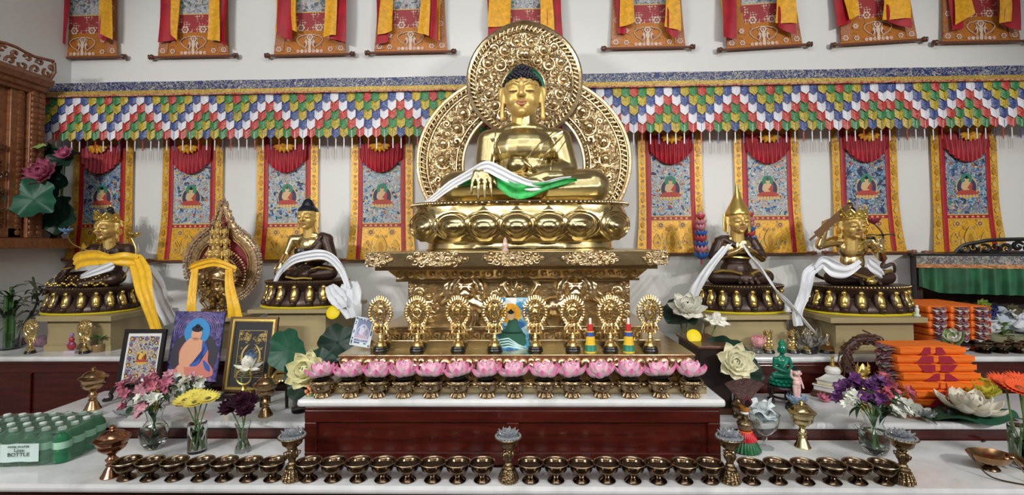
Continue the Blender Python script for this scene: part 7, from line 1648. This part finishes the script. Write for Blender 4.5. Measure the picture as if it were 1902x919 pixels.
for sx in (-1, 1): b.ball((sx*.052, -.134, .895), (.018, .008, .013), 8, 6, 0); b.tube([(sx*.03, -.142, .925), (sx*.055, -.140, .933), (sx*.078, -.128, .926)], .005, 5, 0)
b.tube([(-.026, -.152, .826), (0, -.157, .820), (.026, -.152, .826)], .008, 5, 1); b.xf(Matrix.Scale(S, 4)); o = b.obj('painted_features', [M_dark, M_lips], t, 60, (0, 0, .052)); o.rotation_euler = (0, 0, .15)
# ---- white and gold stupa
p = on(1545, 735, Z2); t = thing('stupa', 'white stepped stupa with gold spire on a dark base', 'stupa', (p.x, p.y - .015, Z2), radians(38))
b = MB()
for k, (w_, z0, z1, m) in enumerate([(.080, 0, .022, 0), (.074, .022, .036, 0)]): b.box(-w_, w_, -w_, w_, z0, z1)
b.obj('dark_base', M_darkteak, t, 0, bevel=.003)
b = MB()
for w_, z0, z1, m in [(.068, .036, .060, 0), (.073, .060, .067, 0), (.069, .067, .0685, 1), (.056, .067, .086, 0), (.060, .086, .092, 0), (.0605, .0875, .0895, 1)]: b.box(-w_, w_, -w_, w_, z0, z1, m)
b.add([(-.052, -.052, .092), (.052, -.052, .092), (.052, .052, .092), (-.052, .052, .092), (-.026, -.026, .118), (.026, -.026, .118), (.026, .026, .118), (-.026, .026, .118)], [(3, 2, 1, 0), (4, 5, 6, 7), (0, 1, 5, 4), (1, 2, 6, 5), (2, 3, 7, 6), (3, 0, 4, 7)])
b.obj('white_tiers', [plain('stupa_white', (.74, .74, .70), .4), M_goldpetal], t, 0, bevel=.0015)
b = MB(); b.lathe([(0, .114), (.026, .116), (.036, .128), (.037, .144), (.028, .156), (.012, .160), (0, .160)], n=24); b.obj('dome', MATS['stupa_white'], t)
b = MB(); b.lathe([(0, .158), (.014, .160), (.014, .166), (.010, .168), (.011, .174), (.008, .178), (.009, .186), (.006, .192), (.006, .204), (.010, .208), (.003, .214), (0, .222)], n=16); b.ball((.026, -.026, .142), (.012, .012, .014)); b.obj('gold_spire', M_goldpetal, t)
# ---- twig wreath leaning behind the bouquet, flame jewel, small pink flower
p = at(1612, 668, 2.60); t = thing('twig_wreath', 'round dark brown twig wreath standing behind the purple bouquet', 'wreath', (p.x, 2.60, p.z)); t.rotation_euler = (radians(-6), 0, 0)
rnd = random.Random(4); Rw = pm(38, 2.6); R0 = p.z - Z2
for grp in range(4):
    b = MB()
    for k in range(26):
        a0 = rnd.uniform(0, 6.28); ln = rnd.uniform(.8, 2.2); rr = Rw*rnd.uniform(.80, 1.12); pts = []
        for i in range(9): a = a0 + ln*i/8; r = rr + .012*sin(i*1.1 + k) + (.02*(i/8) if k % 3 == 0 else 0); pts.append((r*cos(a), rnd.uniform(-.022, .022), r*sin(a)))
        b.tube(pts, rnd.uniform(.0025, .0045), 5)
    b.obj('twisted_twigs', [plain('twig_brown%d' % grp, (.055 + .02*grp, .025 + .008*grp, .016 + .004*grp), .55)][0], t)
b = MB(); b.tube([(Rw*cos(a), .0, Rw*sin(a)) for a in [2*pi*i/40 for i in range(40)]], .016, 8, 0, True); b.box(-.03, .03, -.01, .03, -R0, -Rw); b.obj('twig_core', MATS['twig_brown0'], t)
p = at(1603, 690, 2.44); t = thing('flame_jewel', 'gold flame-shaped jewel ornament rising above the purple bouquet', 'altar ornament', (p.x, 2.44, Z2)); H2 = p.z - Z2
MB().lathe([(0, 0), (.03, 0), (.03, .008), (.012, .02), (.010, H2*.5), (.018, H2*.56), (.010, H2*.64), (.012, H2*.72), (.03, H2*.78), (.02, H2*.86), (0, H2*.88)], n=20).obj('holder', M_goldpetal, t)
b = MB(); b.lathe([(0, 0), (.020, .012), (.026, .028), (.018, .045), (.006, .062), (0, .068)], (0, 0, H2*.86), 18, sy=.6)
for sx in (-1, 1):
    for k in range(3): b.tube([(sx*.016, 0, H2*.86 + .012 + .012*k), (sx*.030, 0, H2*.86 + .024 + .014*k), (sx*.022, 0, H2*.86 + .046 + .012*k)], [.006, .006, .001], 5)
b.obj('flame', M_goldpetal, t)
p = on(1528, 745, Z2); t = thing('small_flower', 'small pink flower lying on the marble left of the purple bouquet', 'flower', tuple(p)); b = MB(); bloom(b, (0, 0, .012), .034, (.1, -.7, 1), ((9, .2, 1), (7, .7, .8)), .25); b.obj('petals', K['ap'], t, 60); b = MB(); b.tube([(0, 0, .012), (.03, .01, .006), (.08, .02, .004)], .002, 5); petal(b, .3, .05, .07, .012, .02, .006, .2, 0, .3); b.obj('stalk', M_bouqleaf, t, 60)
# ---- purple bouquet
p = on(1625, 842, Z1); Yv = p.y
VQ = [(.030, 0), (.040, .006), (.055, .035), (.060, .065), (.052, .095), (.036, .118), (.032, .130), (.040, .155), (.046, .168)]
bouquet('flower_vase', 'clear round vase of purple and white alstroemeria on the front table, right', tuple(p), VQ, [(1562, 718, Yv, .032, 'av'), (1580, 712, Yv-.02, .032, 'av'), (1560, 735, Yv-.02, .028, 'av'), (1598, 715, Yv, .032, 'av'), (1618, 722, Yv-.04, .032, 'av'), (1632, 712, Yv, .030, 'av'), (1648, 718, Yv, .032, 'ar'), (1660, 728, Yv-.02, .030, 'ar'), (1645, 735, Yv-.05, .030, 'ar'), (1625, 742, Yv-.07, .030, 'av'), (1605, 738, Yv-.06, .028, 'av'), (1585, 735, Yv-.05, .030, 'aw'), (1578, 748, Yv-.06, .026, 'aw'), (1635, 705, Yv+.02, .026, 'al'), (1685, 728, Yv, .028, 'ar'), (1640, 700, Yv+.04, .026, 'ar'), (1670, 755, Yv-.02, .028, 'aw'), (1680, 765, Yv-.02, .026, 'ac'), (1660, 765, Yv-.05, .026, 'aw')], .17, 11, K, .10, M_bouqleaf, 44)
# ---- feather fan in its skirted vase, little pot, goblet
p = on(1391, 842, Z1); t = thing('ritual_vase', 'brass vase with brown feather fan on top and red-green cloth skirt', 'ritual vase', (p.x, p.y + .03, Z1)); t.scale = (.92, .92, .78)
b = MB()
def skirt(r0, r1, z0, z1, n, mi=0):
    b.grid(96, 6, lambda u, v: ((r0 + (r1-r0)*v + .004*v*sin(2*pi*u*n))*cos(2*pi*u), (r0 + (r1-r0)*v + .004*v*sin(2*pi*u*n))*sin(2*pi*u), z0 + (z1-z0)*v), mi, .0015)
skirt(.025, .064, .105, .006, 24); b.obj('green_skirt', plain('dark_green_satin', (.006, .10, .03), .4), t, 70)
b = MB(); skirt(.027, .047, .112, .062, 24); b.obj('red_skirt', plain('red_satin', (.52, .01, .02), .4), t, 70)
b = MB(); b.tube([(.028*cos(2*pi*i/24), .028*sin(2*pi*i/24), .108) for i in range(24)], .004, 6, 0, True); b.tube([(.029*cos(2*pi*i/24), .029*sin(2*pi*i/24), .100) for i in range(24)], .003, 6, 0, True); b.obj('orange_cord', M_orange, t)
MB().lathe([(0, .004), (.02, .004), (.02, .10), (.030, .125), (.036, .14), (.037, .152), (.030, .163), (.016, .170), (.013, .195), (.014, .20), (0, .20)], n=24).obj('vase_body', M_chased, t)
MB().lathe([(.015, .20), (.019, .206), (.015, .213), (0, .213)], n=20).obj('white_collar', M_white, t)
MB().lathe([(.013, .212), (.020, .222), (.021, .238), (.014, .248), (0, .248)], n=20).obj('amber_neck', plain('amber_cloth', (.50, .20, .03), .5), t)
b = MB()
for k in range(23):
    a = radians(-33 + 66*k/22); L = .155 - .01*abs(sin(k*1.7)); d_ = V((sin(a), -.10 + .03*(k % 3), cos(a))).normalized(); side_ = V((cos(a), 0, -sin(a)))
    b.grid(2, 8, lambda u, v: V((0, 0, .244)) + d_*L*v + side_*(u-.5)*(.006 + .017*v) + V((0, .010*sin(v*2) - .004*(k % 3), 0)), 0, .0008)
b.obj('feather_fan', plain('brown_feather', (.075, .035, .030), .6, 0, (120, .6), .5, 90), t, 60)
b = MB(); leafshape(b, 0, .250, .015, .042, -.034, 0, .003); leafshape(b, 0, .246, .026, .062, -.030, 1, .003); b.obj('fan_heart', [M_black, plain('plum_feather', (.10, .012, .02), .6)], t)
lidded = on(1373, 775, Z2); t = thing('lidded_pot', 'small brass pot with pointed lid at the corner beside the feather fan', 'pot', (lidded.x, lidded.y, Z2))
MB().lathe([(0, 0), (.026, 0), (.027, .004), (.014, .014), (.018, .022), (.032, .040), (.035, .054), (.033, .060), (0, .058)], n=24).obj('pot', M_chased, t); MB().lathe([(.036, .060), (.036, .064), (.028, .072), (.024, .074), (.016, .086), (.010, .088), (.009, .096), (.005, .104), (0, .108)], n=24).obj('lid', M_brass, t)
p = on(1421, 832, Z1); t = thing('glass_goblet', 'cut-glass goblet stuffed with folded white paper, beside the feather fan', 'goblet', tuple(p))
glass_vase(t, [(.034, 0), (.035, .004), (.012, .014), (.009, .03), (.012, .045), (.010, .055), (.030, .068), (.050, .092), (.060, .125), (.063, .150)], .0035, 32, None, M_glass)
b = MB(); rnd = random.Random(6)
for k in range(9):
    M = Matrix.Translation((rnd.uniform(-.022, .022), rnd.uniform(-.022, .022), .125 + .008*k)) @ Euler((rnd.uniform(-.7, .7), rnd.uniform(-.7, .7), rnd.uniform(0, 3))).to_matrix().to_4x4()
    k0 = len(b.v); w_, h2 = rnd.uniform(.028, .04), rnd.uniform(.024, .034); b.grid(8, 6, lambda u, v: ((u-.5)*2*w_, (v-.5)*2*h2, .010*sin(u*6 + k) + .006*sin(v*5)), 0, .002); b.xf(M, k0)
b.obj('folded_paper', plain('white_paper', (.68, .75, .78), .6), t, 70)
# ---- wrapped books
M_flap = paintm('book_flap_brocade', [(0, (.10, .05, .10)), (.36, (.30, .05, .05)), (.46, (.06, .08, .18)), (.56, (.50, .42, .36)), (.62, (.20, .04, .06)), (.70, (.40, .14, .05))], 40)
def book(w_, d_, h2, lab, loc, rz, grp, pattern=0, ends='L'):
    t = thing('wrapped_book', lab, 'wrapped book', loc, rz, grp)
    b = MB(); rnd = random.Random(int(loc[2]*1000 + loc[0]*77)); b.box(-w_/2, w_/2, -d_/2, d_/2, .0005, h2-.0005); o = b.obj('cloth_wrapping', M_orange, t, 0, bevel=min(.014, h2*.36))
    b = MB(); b.grid(10, 2, lambda u, v: (-w_/2 + w_*u, -d_/2 - .001 + .001*sin(u*17), h2*(.30 + .55*v) + .002*sin(u*9)), 0, .0012); b.tube([(-w_/2 + w_*i/16, -d_/2 - .0015, h2*.86 + .0025*sin(i*1.3)) for i in range(17)], .0016, 5); b.obj('fold', M_orange, t, 60)
    if pattern:
        b = MB()
        for sx in (-1, 1):
            lo, hi = {1: (.34, .20), 2: (.24, .06), 3: (.04, .01), 4: (.30, .08), 5: (.22, .34), 6: (.34, .22), 7: (.22, .12)}[pattern]; b.prism([(sx*.013, h2*.08), (sx*(.013 + lo*.24), h2*.08), (sx*(.013 + hi*.24), h2*.94), (sx*.013, h2*.94)], -d_/2-.0026, -d_/2-.0034)
        b.obj('maroon_marks', plain('maroon_print', (.34, .008, .03), .6) if 'maroon_print' not in MATS else MATS['maroon_print'], t, 0)
    for s_ in ((-1,) if ends == 'L' else (1,) if ends == 'R' else (-1, 1)):
        b = MB()
        for q in range(3): b.grid(8, 5, lambda u, v: (s_*(w_/2 + .002 + .026*v - .006*q*(v)), -d_/2*.72 + d_*.72*(u - .5)*(1 - .35*v) + d_*.36, h2*(.88 - .30*q) - .010*v*v + .005*sin(u*9 + q*2)*v), q, .0012)
        b.obj('end_flaps', [M_flap, plain('flap_white', (.55, .50, .46), .6) if 'flap_white' not in MATS else MATS['flap_white'], M_flap], t, 70)
    return t
pq = on(1756, 748, Z2); xb = at(1756, 740, 2.42).x; zt = at(1750, 640, 2.47).z; hB = (zt - Z2 - .016)/7; wB = pm(140, 2.42)
labs = ['lowest', 'second from the bottom', 'third from the bottom', 'middle', 'third from the top', 'second from the top', 'topmost']
tag(MB().grid(20, 12, lambda u, v: (-.215 + .43*u + .012*sin(v*9), -.105 + .21*v + .008*sin(u*11), .005 + .0035*sin(u*13)*sin(v*11)), 0, .004).obj('cloth', M_maroon, None, 70, (xb - .02, 2.475, Z2), radians(3)), 'maroon cloth spread under the front pile of orange wrapped books', 'cloth')
for k in range(7): book(wB*(1.0 - .012*abs(k-2) - (.10 if k == 6 else 0)), .17, hB, 'orange wrapped book in the front pile on the step, ' + labs[k], (xb - .008*k + (.006 if k % 2 else 0) + .01, 2.50 + .004*k, Z2 + .013 + k*hB), radians((-2, 1, -1, 1.5, 0, -1, 2)[k]), 'front pile of orange wrapped books', k + 1, 'L')
hC = .042
for c_, (x0, nm) in enumerate([(at(1716, 620, 2.95).x, 'left stack'), (at(1755, 620, 2.95).x, 'middle stack'), (at(1790, 620, 2.95).x, 'right stack')]):
    for k in range(6 if c_ < 2 else 6):
        tt = book(.36, .112, hC, 'orange wrapped book end-on beside the cream pedestal, ' + nm + ', ' + ['lowest', 'second up', 'third up', 'fourth up', 'fifth up', 'topmost'][k], (x0, 3.02, Z3 + .001 + k*hC), -pi/2 + radians(random.uniform(-1, 1)) + pi, 'rear stacks of orange wrapped books', 0, 'L')
# ---- things along the front of the right step
p = on(1722, 780, Z2); t = thing('crystal_lotus', 'clear crystal lotus on the marble before the orange books', 'crystal', tuple(p)); b = MB()
for k in range(8): petal(b, 2*pi*k/8, .35, .042, .014, .006, .012, .5, .5, .2, 0, .004, nu=2, nv=3)
for k in range(6): petal(b, 2*pi*k/6, .9, .034, .012, .004, .014, .5, .3, .2, 0, .004, nu=2, nv=3)
b.ball((0, 0, .012), (.018, .018, .012), 8, 5); b.obj('petals', M_crystal, t, 10)
p = on(1764, 777, Z2); t = thing('hand_bell', 'small dark bell with ornate handle left of the big water lily', 'bell', tuple(p)); MB().lathe([(.034, 0), (.035, .004), (.030, .014), (.028, .035), (.024, .045), (.012, .052), (0, .053)], n=24).obj('bell_body', plain('dark_bell_bronze', (.045, .05, .05), .35, .8), t)
b = MB(); b.lathe([(.008, .052), (.010, .058), (.006, .064), (.011, .072), (.006, .080), (.009, .088), (.005, .096), (0, .104)], n=14)
for sx in (-1, 1): b.tube([(sx*.006, 0, .085), (sx*.014, 0, .095), (sx*.004, 0, .108)], .003, 5)
b.obj('handle', M_chased, t)
p = on(1745, 778, Z2); b = MB(); rnd = random.Random(1)
for k in range(16): a = 2*pi*k/16; b.ball((.026*cos(a)*1.3, .014*sin(a), .0065), .0062, 6, 4)
tag(b.obj('bead_bracelet', M_bronze, None, 60, tuple(p)), 'dark bead bracelet lying beside the crystal lotus', 'bracelet')
p = on(1822, 785, Z2); t = thing('water_lily', 'large ivory water lily on a ruffled dark green leaf', 'flower', (p.x, p.y + .05, Z2)); o0 = V(t.location)
def fpt(px, py, Y): return at(px, py, Y) - o0
b = MB()
b.grid(64, 8, lambda u, v: (.21*v*cos(2*pi*u)*(1 + .04*sin(7*2*pi*u)), .105*v*sin(2*pi*u), .030 + .012*sin(10*pi*u)*v*v - .010*v*v), 0, .0015); b.obj('leaf', M_darkleaf if False else M_leaf, t, 70)
b = MB(); bloom(b, (-.02, -.015, .040), .128, (0, -.12, 1), ((8, .10, 1.0), (7, .50, .78), (6, .85, .62)), .30, 0, 4, .45, .45, .1); bloom(b, (-.005, -.015, .046), .072, (0, -.1, 1), ((6, 1.2, 1.0), (4, 1.4, .9)), .5, 0, 8, .8, .3, .1); b.ball((-.005, -.015, .078), (.028, .028, .028)); b.obj('petals', plain('ivory_lily_petal', (.78, .75, .62), .45), t, 60)
MB().lathe([(0, 0), (.06, 0), (.05, .02), (.03, .032), (0, .032)], n=20).obj('foot', M_stem, t)
p = on(1862, 775, Z2); t = thing('yellow_lily', 'yellow-green lily bloom behind the ivory water lily', 'flower', (p.x, p.y + .12, Z2)); b = MB()
bloom(b, (0, 0, .075), .085, (-.1, -.6, 1), ((6, .45, 1.0), (5, .95, .85)), .5, 0, 3, .5, .2, .0); b.obj('petals', plain('lemon_lily_petal', (.62, .55, .06), .5, 0, None, .2, 20), t, 60); b = MB(); stem(b, [(0, 0, 0), (.0, .01, .04), (0, 0, .075)], .005); b.obj('stem', M_stem, t)
p = on(1690, 775, Z2); t = thing('lily_spray', 'white lily spray lying on the marble right of the purple bouquet', 'flower', tuple(p)); b = MB()
for c in ((-.045, 0, .03), (.01, .01, .04), (.04, -.02, .022), (-.02, .03, .055)): bloom(b, c, .042, (random.uniform(-.4, .4), -.7, .7), ((6, .45, 1.0),), .32, 0, int(c[0]*1000), .4, -.2, .0)
b.obj('petals', M_whitepetal, t, 60); b = MB(); b.tube([(.05, 0, .008), (-.02, .01, .02), (-.09, .02, .006)], .003, 5); petal(b, 2.8, .1, .10, .014, .02, .01, .3, -.1, .3); petal(b, -.4, .2, .09, .013, .02, .01, .3, -.3, .3); petal(b, -1.2, .2, .09, .011, .02, .01, .3, -.4, .3); b.obj('leaves', M_bouqleaf, t, 60)
# ---- orange gerberas in a glass at the right edge
p = V((at(1900, 800, 2.0).x, 2.0, Z1)); t = thing('glass_tumbler', 'clear ribbed glass with orange gerberas at the right edge', 'glass', tuple(p)); glass_vase(t, [(.040, 0), (.044, .006), (.046, .16)], .003, 18, .08); b = MB(); rnd = random.Random(4)
for k in range(10): a = k*.7; b.tube([(.028*cos(a), .028*sin(a), .012), (.034*cos(a + .3), .034*sin(a + .3), .16)], .0035, 5)
b.obj('cut_stalks', plain('pale_stalk', (.20, .32, .14), .5), t)
for px, py, dy, lab in ((1868, 714, .02, 'left orange gerbera at the right edge'), (1893, 722, -.05, 'nearest orange gerbera at the right edge'), (1900, 712, .03, 'orange gerbera partly cut by the right edge')):
    c = at(px, py, p.y + dy); single('gerbera', lab, 'flower', c, (p.x + .012*(px-1890)/10, p.y + dy*.3, Z1 + .02), lambda b, e: gerb(b, e, .058, (e.x*.6, -.45, 1), 0, 1, 24), [M_go, plain('orange_gerbera_heart', (.35, .06, .01), .6) if 'orange_gerbera_heart' not in MATS else MATS['orange_gerbera_heart']], 'orange gerberas in one glass', .0034)
# ---- brass burner with wire, matchstick bit
p = on(1840, 872, Z1); t = thing('brass_burner', 'small oval brass pan on a foot with bent wire, front table at right', 'burner', tuple(p), radians(-8))
MB().lathe([(0, 0), (.030, 0), (.032, .004), (.026, .012), (.014, .018), (.018, .024), (0, .026)], n=24, sy=.8).obj('foot', M_bowl, t)
M_pan = plain('tawny_brass', (.34, .19, .09), .25, 1, (30, .2), .25, 25)
b = MB(); b.lathe([(0, .022), (.030, .024), (.052, .036), (.064, .054), (.068, .062), (.064, .064), (.050, .048), (.030, .036), (0, .032)], n=32, sx=1.15, sy=.85)
b.tube([(.05, -.01, .062), (.075, -.012, .062), (.10, -.016, .040)], [.010, .012, .014], 6); b.ball((.02, -.05, .066), (.012, .010, .008)); b.ball((.05, -.035, .066), (.014, .010, .008)); b.obj('pan', M_pan, t)
b = MB(); b.tube(spline([(-.07, -.01, .066), (-.085, -.05, .05), (-.06, -.09, .010), (.02, -.125, .004), (.06, -.135, .004)], 6), .0026, 6); b.tube(spline([(.045, -.05, .060), (.052, -.085, .03), (.06, -.11, .006), (.12, -.12, .006), (.17, -.135, .004)], 6), .0026, 6); b.tube(spline([(.06, -.11, .006), (.11, -.15, .005), (.16, -.16, .004), (.19, -.19, .004)], 6), .0026, 6); b.ball((.06, -.125, .007), (.008, .008, .006)); b.ball((.12, -.12, .007), (.007, .007, .006)); b.obj('wire', plain('tarnished_wire', (.12, .08, .045), .35, .9), t)
p = on(1829, 820, Z1); tag(MB().tube([(-.02, -.01, .004), (0, 0, .004), (.016, .016, .004)], [.003, .0045, .002], 6).obj('charred_stick', M_black, None, 60, tuple(p)), 'short charred black stick on the white table above the brass pan', 'stick')
# ---- black altar cabinet with the green skirt
CY = 3.06; xl = at(1738, 540, CY).x; xr = 3.42; zt = at(1800, 476, CY).z
t = thing('black_cabinet', 'black lacquer cabinet with carved crest and green skirt against right wall', 'cabinet', ((xl + xr)/2, CY, Z3), radians(-27)); hw = (xr-xl)/2*1.0; Hc = zt - Z3
b = MB(); b.box(-hw, -hw+.03, .0, .16, 0, Hc); b.box(hw-.03, hw, .0, .16, 0, Hc); b.box(-hw, hw, .13, .16, 0, Hc); b.box(-hw+.03, hw-.03, .02, .13, 0, .012); b.obj('carcass', M_blackwood, t, 0)
MB().box(-hw-.014, hw, -.025, .165, Hc, Hc+.016).obj('top', M_black, t, 0, bevel=.003)
b = MB(); x0 = at(1800, 470, CY).x - t.location.x; rnd = random.Random(3); hC2 = pm(24, CY)
b.tube(spline([(x0 - .01, 0, Hc+.02), (x0 + .03, 0, Hc + .02 + hC2*.55), (x0 + .10, 0, Hc + .02 + hC2*.8), (x0 + .22, 0, Hc + .02 + hC2), (hw-.01, 0, Hc + .02 + hC2)], 6), .012, 8); b.tube([(x0 - .01, 0, Hc+.022), (hw-.01, 0, Hc+.022)], .010, 8)
for k in range(14): spiral(b, x0 + .03 + k*(hw-x0-.05)/13, Hc + .02 + hC2*(.42 + .12*(k % 2)) * min(1, .6 + k*.06), hC2*.34, 0, rnd.uniform(0, 6), 1 if k % 2 else -1, .011, 1.2, 12)
b.obj('carved_crest', M_black, t)
M_emb = paintm('skirt_embroidery', [(0, (.12, .10, .10)), (.38, (.30, .30, .26)), (.48, (.06, .07, .12)), (.56, (.42, .36, .30)), (.64, (.14, .16, .12))], 26); 
b = MB(); h1 = at(1800, 492, CY).z - Z3; h0 = at(1800, 499, CY).z - Z3; hg = at(1800, 548, CY).z - Z3
b.grid(40, 2, lambda u, v: (-hw - .004 + 2*hw*u, -.030 - .002*sin(u*60), h1 + (Hc-h1)*v), 0, .003); b.obj('embroidered_band', M_emb, t, 70)
b = MB(); b.grid(40, 1, lambda u, v: (-hw - .004 + 2*hw*u, -.032 - .002*sin(u*60), h0 + (h1-h0)*v), 0, .003); b.obj('gold_braid', plain('copper_braid', (.45, .20, .08), .4, .3, (90, .6), .5, 60), t, 70)
b = MB(); b.grid(160, 6, lambda u, v: (-hw + .008 + (2*hw-.01)*u, -.026 - (.010*sin(u*2*pi*13) + .005*sin(u*97))*(.4 + v), h0 - (h0-hg)*v*(1 - .25*max(0, 1-u*9)) ), 0, .002); b.obj('green_skirt', plain('green_velvet', (.006, .10, .035), .55, 0, (30, .3), .5, 12, sheen=.3), t, 70)
# ---- offerings under the cabinet
for k, (px, lab) in enumerate([(1826, 'brass bowl nearest the orange books, under the black cabinet'), (1858, 'second brass bowl from the orange books, under the black cabinet'), (1890, 'brass bowl at the right edge under the black cabinet')]):
    p = on(px, 655, Z3); t = thing('brass_bowl', lab, 'bowl', (p.x, p.y, Z3), 0, 'brass bowls under the black cabinet'); o = link('bowl_body', bwl, t); link('water', wat, t); t.scale = (1.22, 1.22, 1.0)
for px, Y, r, h2, lab in ((1812, 2.88, .040, .12, 'pale glass tumbler on the left under the black cabinet'), (1848, 2.86, .052, .085, 'pale glass dish behind the middle brass bowl'), (1888, 2.86, .055, .085, 'pale glass dish behind the right brass bowl')):
    p = at(px, 630, Y); t = thing('glass_dish', lab, 'glass', (p.x, Y, Z3)); glass_vase(t, [(r*.7, 0), (r*.85, .01), (r, h2)], .004, 20, None, plain('olive_glass', (.55, .56, .36), .1, trans=.6) if 'olive_glass' not in MATS else MATS['olive_glass'])
p = at(1795, 642, 2.74); t = thing('wrapped_flower', 'white and green flower in clear wrapping, beside the orange books', 'flower', (at(1772, 650, 2.76).x, 2.76, Z3)); b = MB(); bloom(b, (-.01, 0, .07), .075, (-.4, -.6, .8), ((6, .9, 1.0), (4, 1.2, .8)), .36, 0, 3, .5, .2, .2); b.obj('petals', M_whitepetal, t, 60); b = MB(); bloom(b, (-.015, -.01, .06), .085, (-.5, -.6, .8), ((4, .8, 1.0),), .3, 0, 5, .5, .2, .2); b.obj('leaves', plain('light_leaf', (.22, .34, .10), .5), t, 60); b = MB(); b.lathe([(.012, 0), (.018, .02), (.036, .085)], n=14); b.obj('wrapping', M_film, t)
M_cloths = [plain('white_cotton', (.62, .64, .70), .6), plain('navy_cloth', (.015, .02, .12), .6), plain('pale_blue_cloth', (.45, .52, .60), .6)]
zsh = at(1850, 620, 2.94).z; t = thing('black_shelf', 'low black shelf carrying white and navy cloths under the green skirt', 'shelf', (at(1858, 620, 2.98).x, 2.90, Z3)); MB().box(-.22, .22, 0, .16, zsh-Z3-.018, zsh-Z3).obj('board', M_black, t, 0, bevel=.003)
for sx in (-.2, .2): MB().box(sx-.015, sx+.015, .01, .15, 0, zsh-Z3-.018).obj('leg', M_black, t, 0)
for k, (px, py, Y, R, m, lab) in enumerate([(1807, 590, 2.98, .045, 0, 'small crumpled white cloth left of the blue cloth in the black cabinet'), (1840, 606, 2.94, .06, 0, 'crumpled white cloth in front of the blue cloth in the black cabinet'), (1841, 580, 3.03, .055, 1, 'navy blue cloth bundle in the black cabinet'), (1862, 584, 3.0, .05, 2, 'square white cloth bundle right of the navy cloth'), (1892, 590, 2.98, .07, 0, 'large crumpled white cloth at the right edge in the black cabinet')]):
    c = at(px, py, Y); rnd = random.Random(k); hb = c.z - zsh; P = [('e', (0, 0, -hb*.4), (R*.9, R*.6, hb*.6))] + [('e', (rnd.uniform(-.8, .8)*R, rnd.uniform(-.5, .3)*R, rnd.uniform(-.5, .6)*R), (R*rnd.uniform(.4, .7), R*.10, R*rnd.uniform(.2, .5)), Euler((rnd.uniform(-1, 1), rnd.uniform(-1, 1), rnd.uniform(-1.5, 1.5))).to_matrix().to_4x4()) for q in range(14)]
    tag(blob('cloth_bundle', P, R*.05, M_cloths[m], None, c, 2), lab, 'cloth')
for k, (px, py, Y, lab) in enumerate([(1824, 568, 3.02, 'lime green flower head left of the navy cloth'), (1822, 612, 2.93, 'green leafy sprig before the small white cloth'), (1862, 606, 2.92, 'green leafy sprig below the square white cloth'), (1880, 578, 2.97, 'olive flower head between the two white cloths')]):
    c = at(px, py, Y); t = thing('flower_sprig', lab, 'flower', (c.x, c.y, Z3)); h2 = c.z - Z3; b = MB()
    if k in (0, 3): bloom(b, (0, 0, h2), .042, (0, -1, .4), ((9, .1, 1), (7, .6, .8), (5, 1.1, .5)), .35)
    else:
        for q in range(14): petal(b, q*1.1, .2 + .5*(q % 3), .06, .016, .004, h2 - .02*(q % 4), .3, -.3, .3)
    b.obj('petals' if k in (0, 3) else 'leaves', plain('lime_petal', (.26, .34, .06), .5) if k == 0 else MATS['light_leaf'] if k != 3 else plain('olive_petal', (.14, .13, .06), .5), t, 60); MB().tube([(0, 0, 0), (.004, 0, h2*.5), (0, 0, h2)], .003, 5).obj('stem', M_stem, t)
p = at(1817, 638, 2.80); t = thing('black_tray', 'curved black tray on feet above the first brass bowl', 'tray', (p.x, 2.86-.03, Z3)); b = MB(); hz2 = p.z - Z3; b.tube(spline([(-.09, 0, hz2), (-.03, 0, hz2 + .008), (.03, 0, hz2 + .006), (.08, 0, hz2 + .012), (.09, 0, hz2)], 5), .008, 8); b.box(-.08, .08, -.02, .02, hz2-.012, hz2); b.obj('tray_top', M_black, t, 30)
for sx in (-1, 1): MB().tube([(sx*.075, 0, hz2-.01), (sx*.08, 0, .0)], .006, 6).obj('leg', M_black, t)
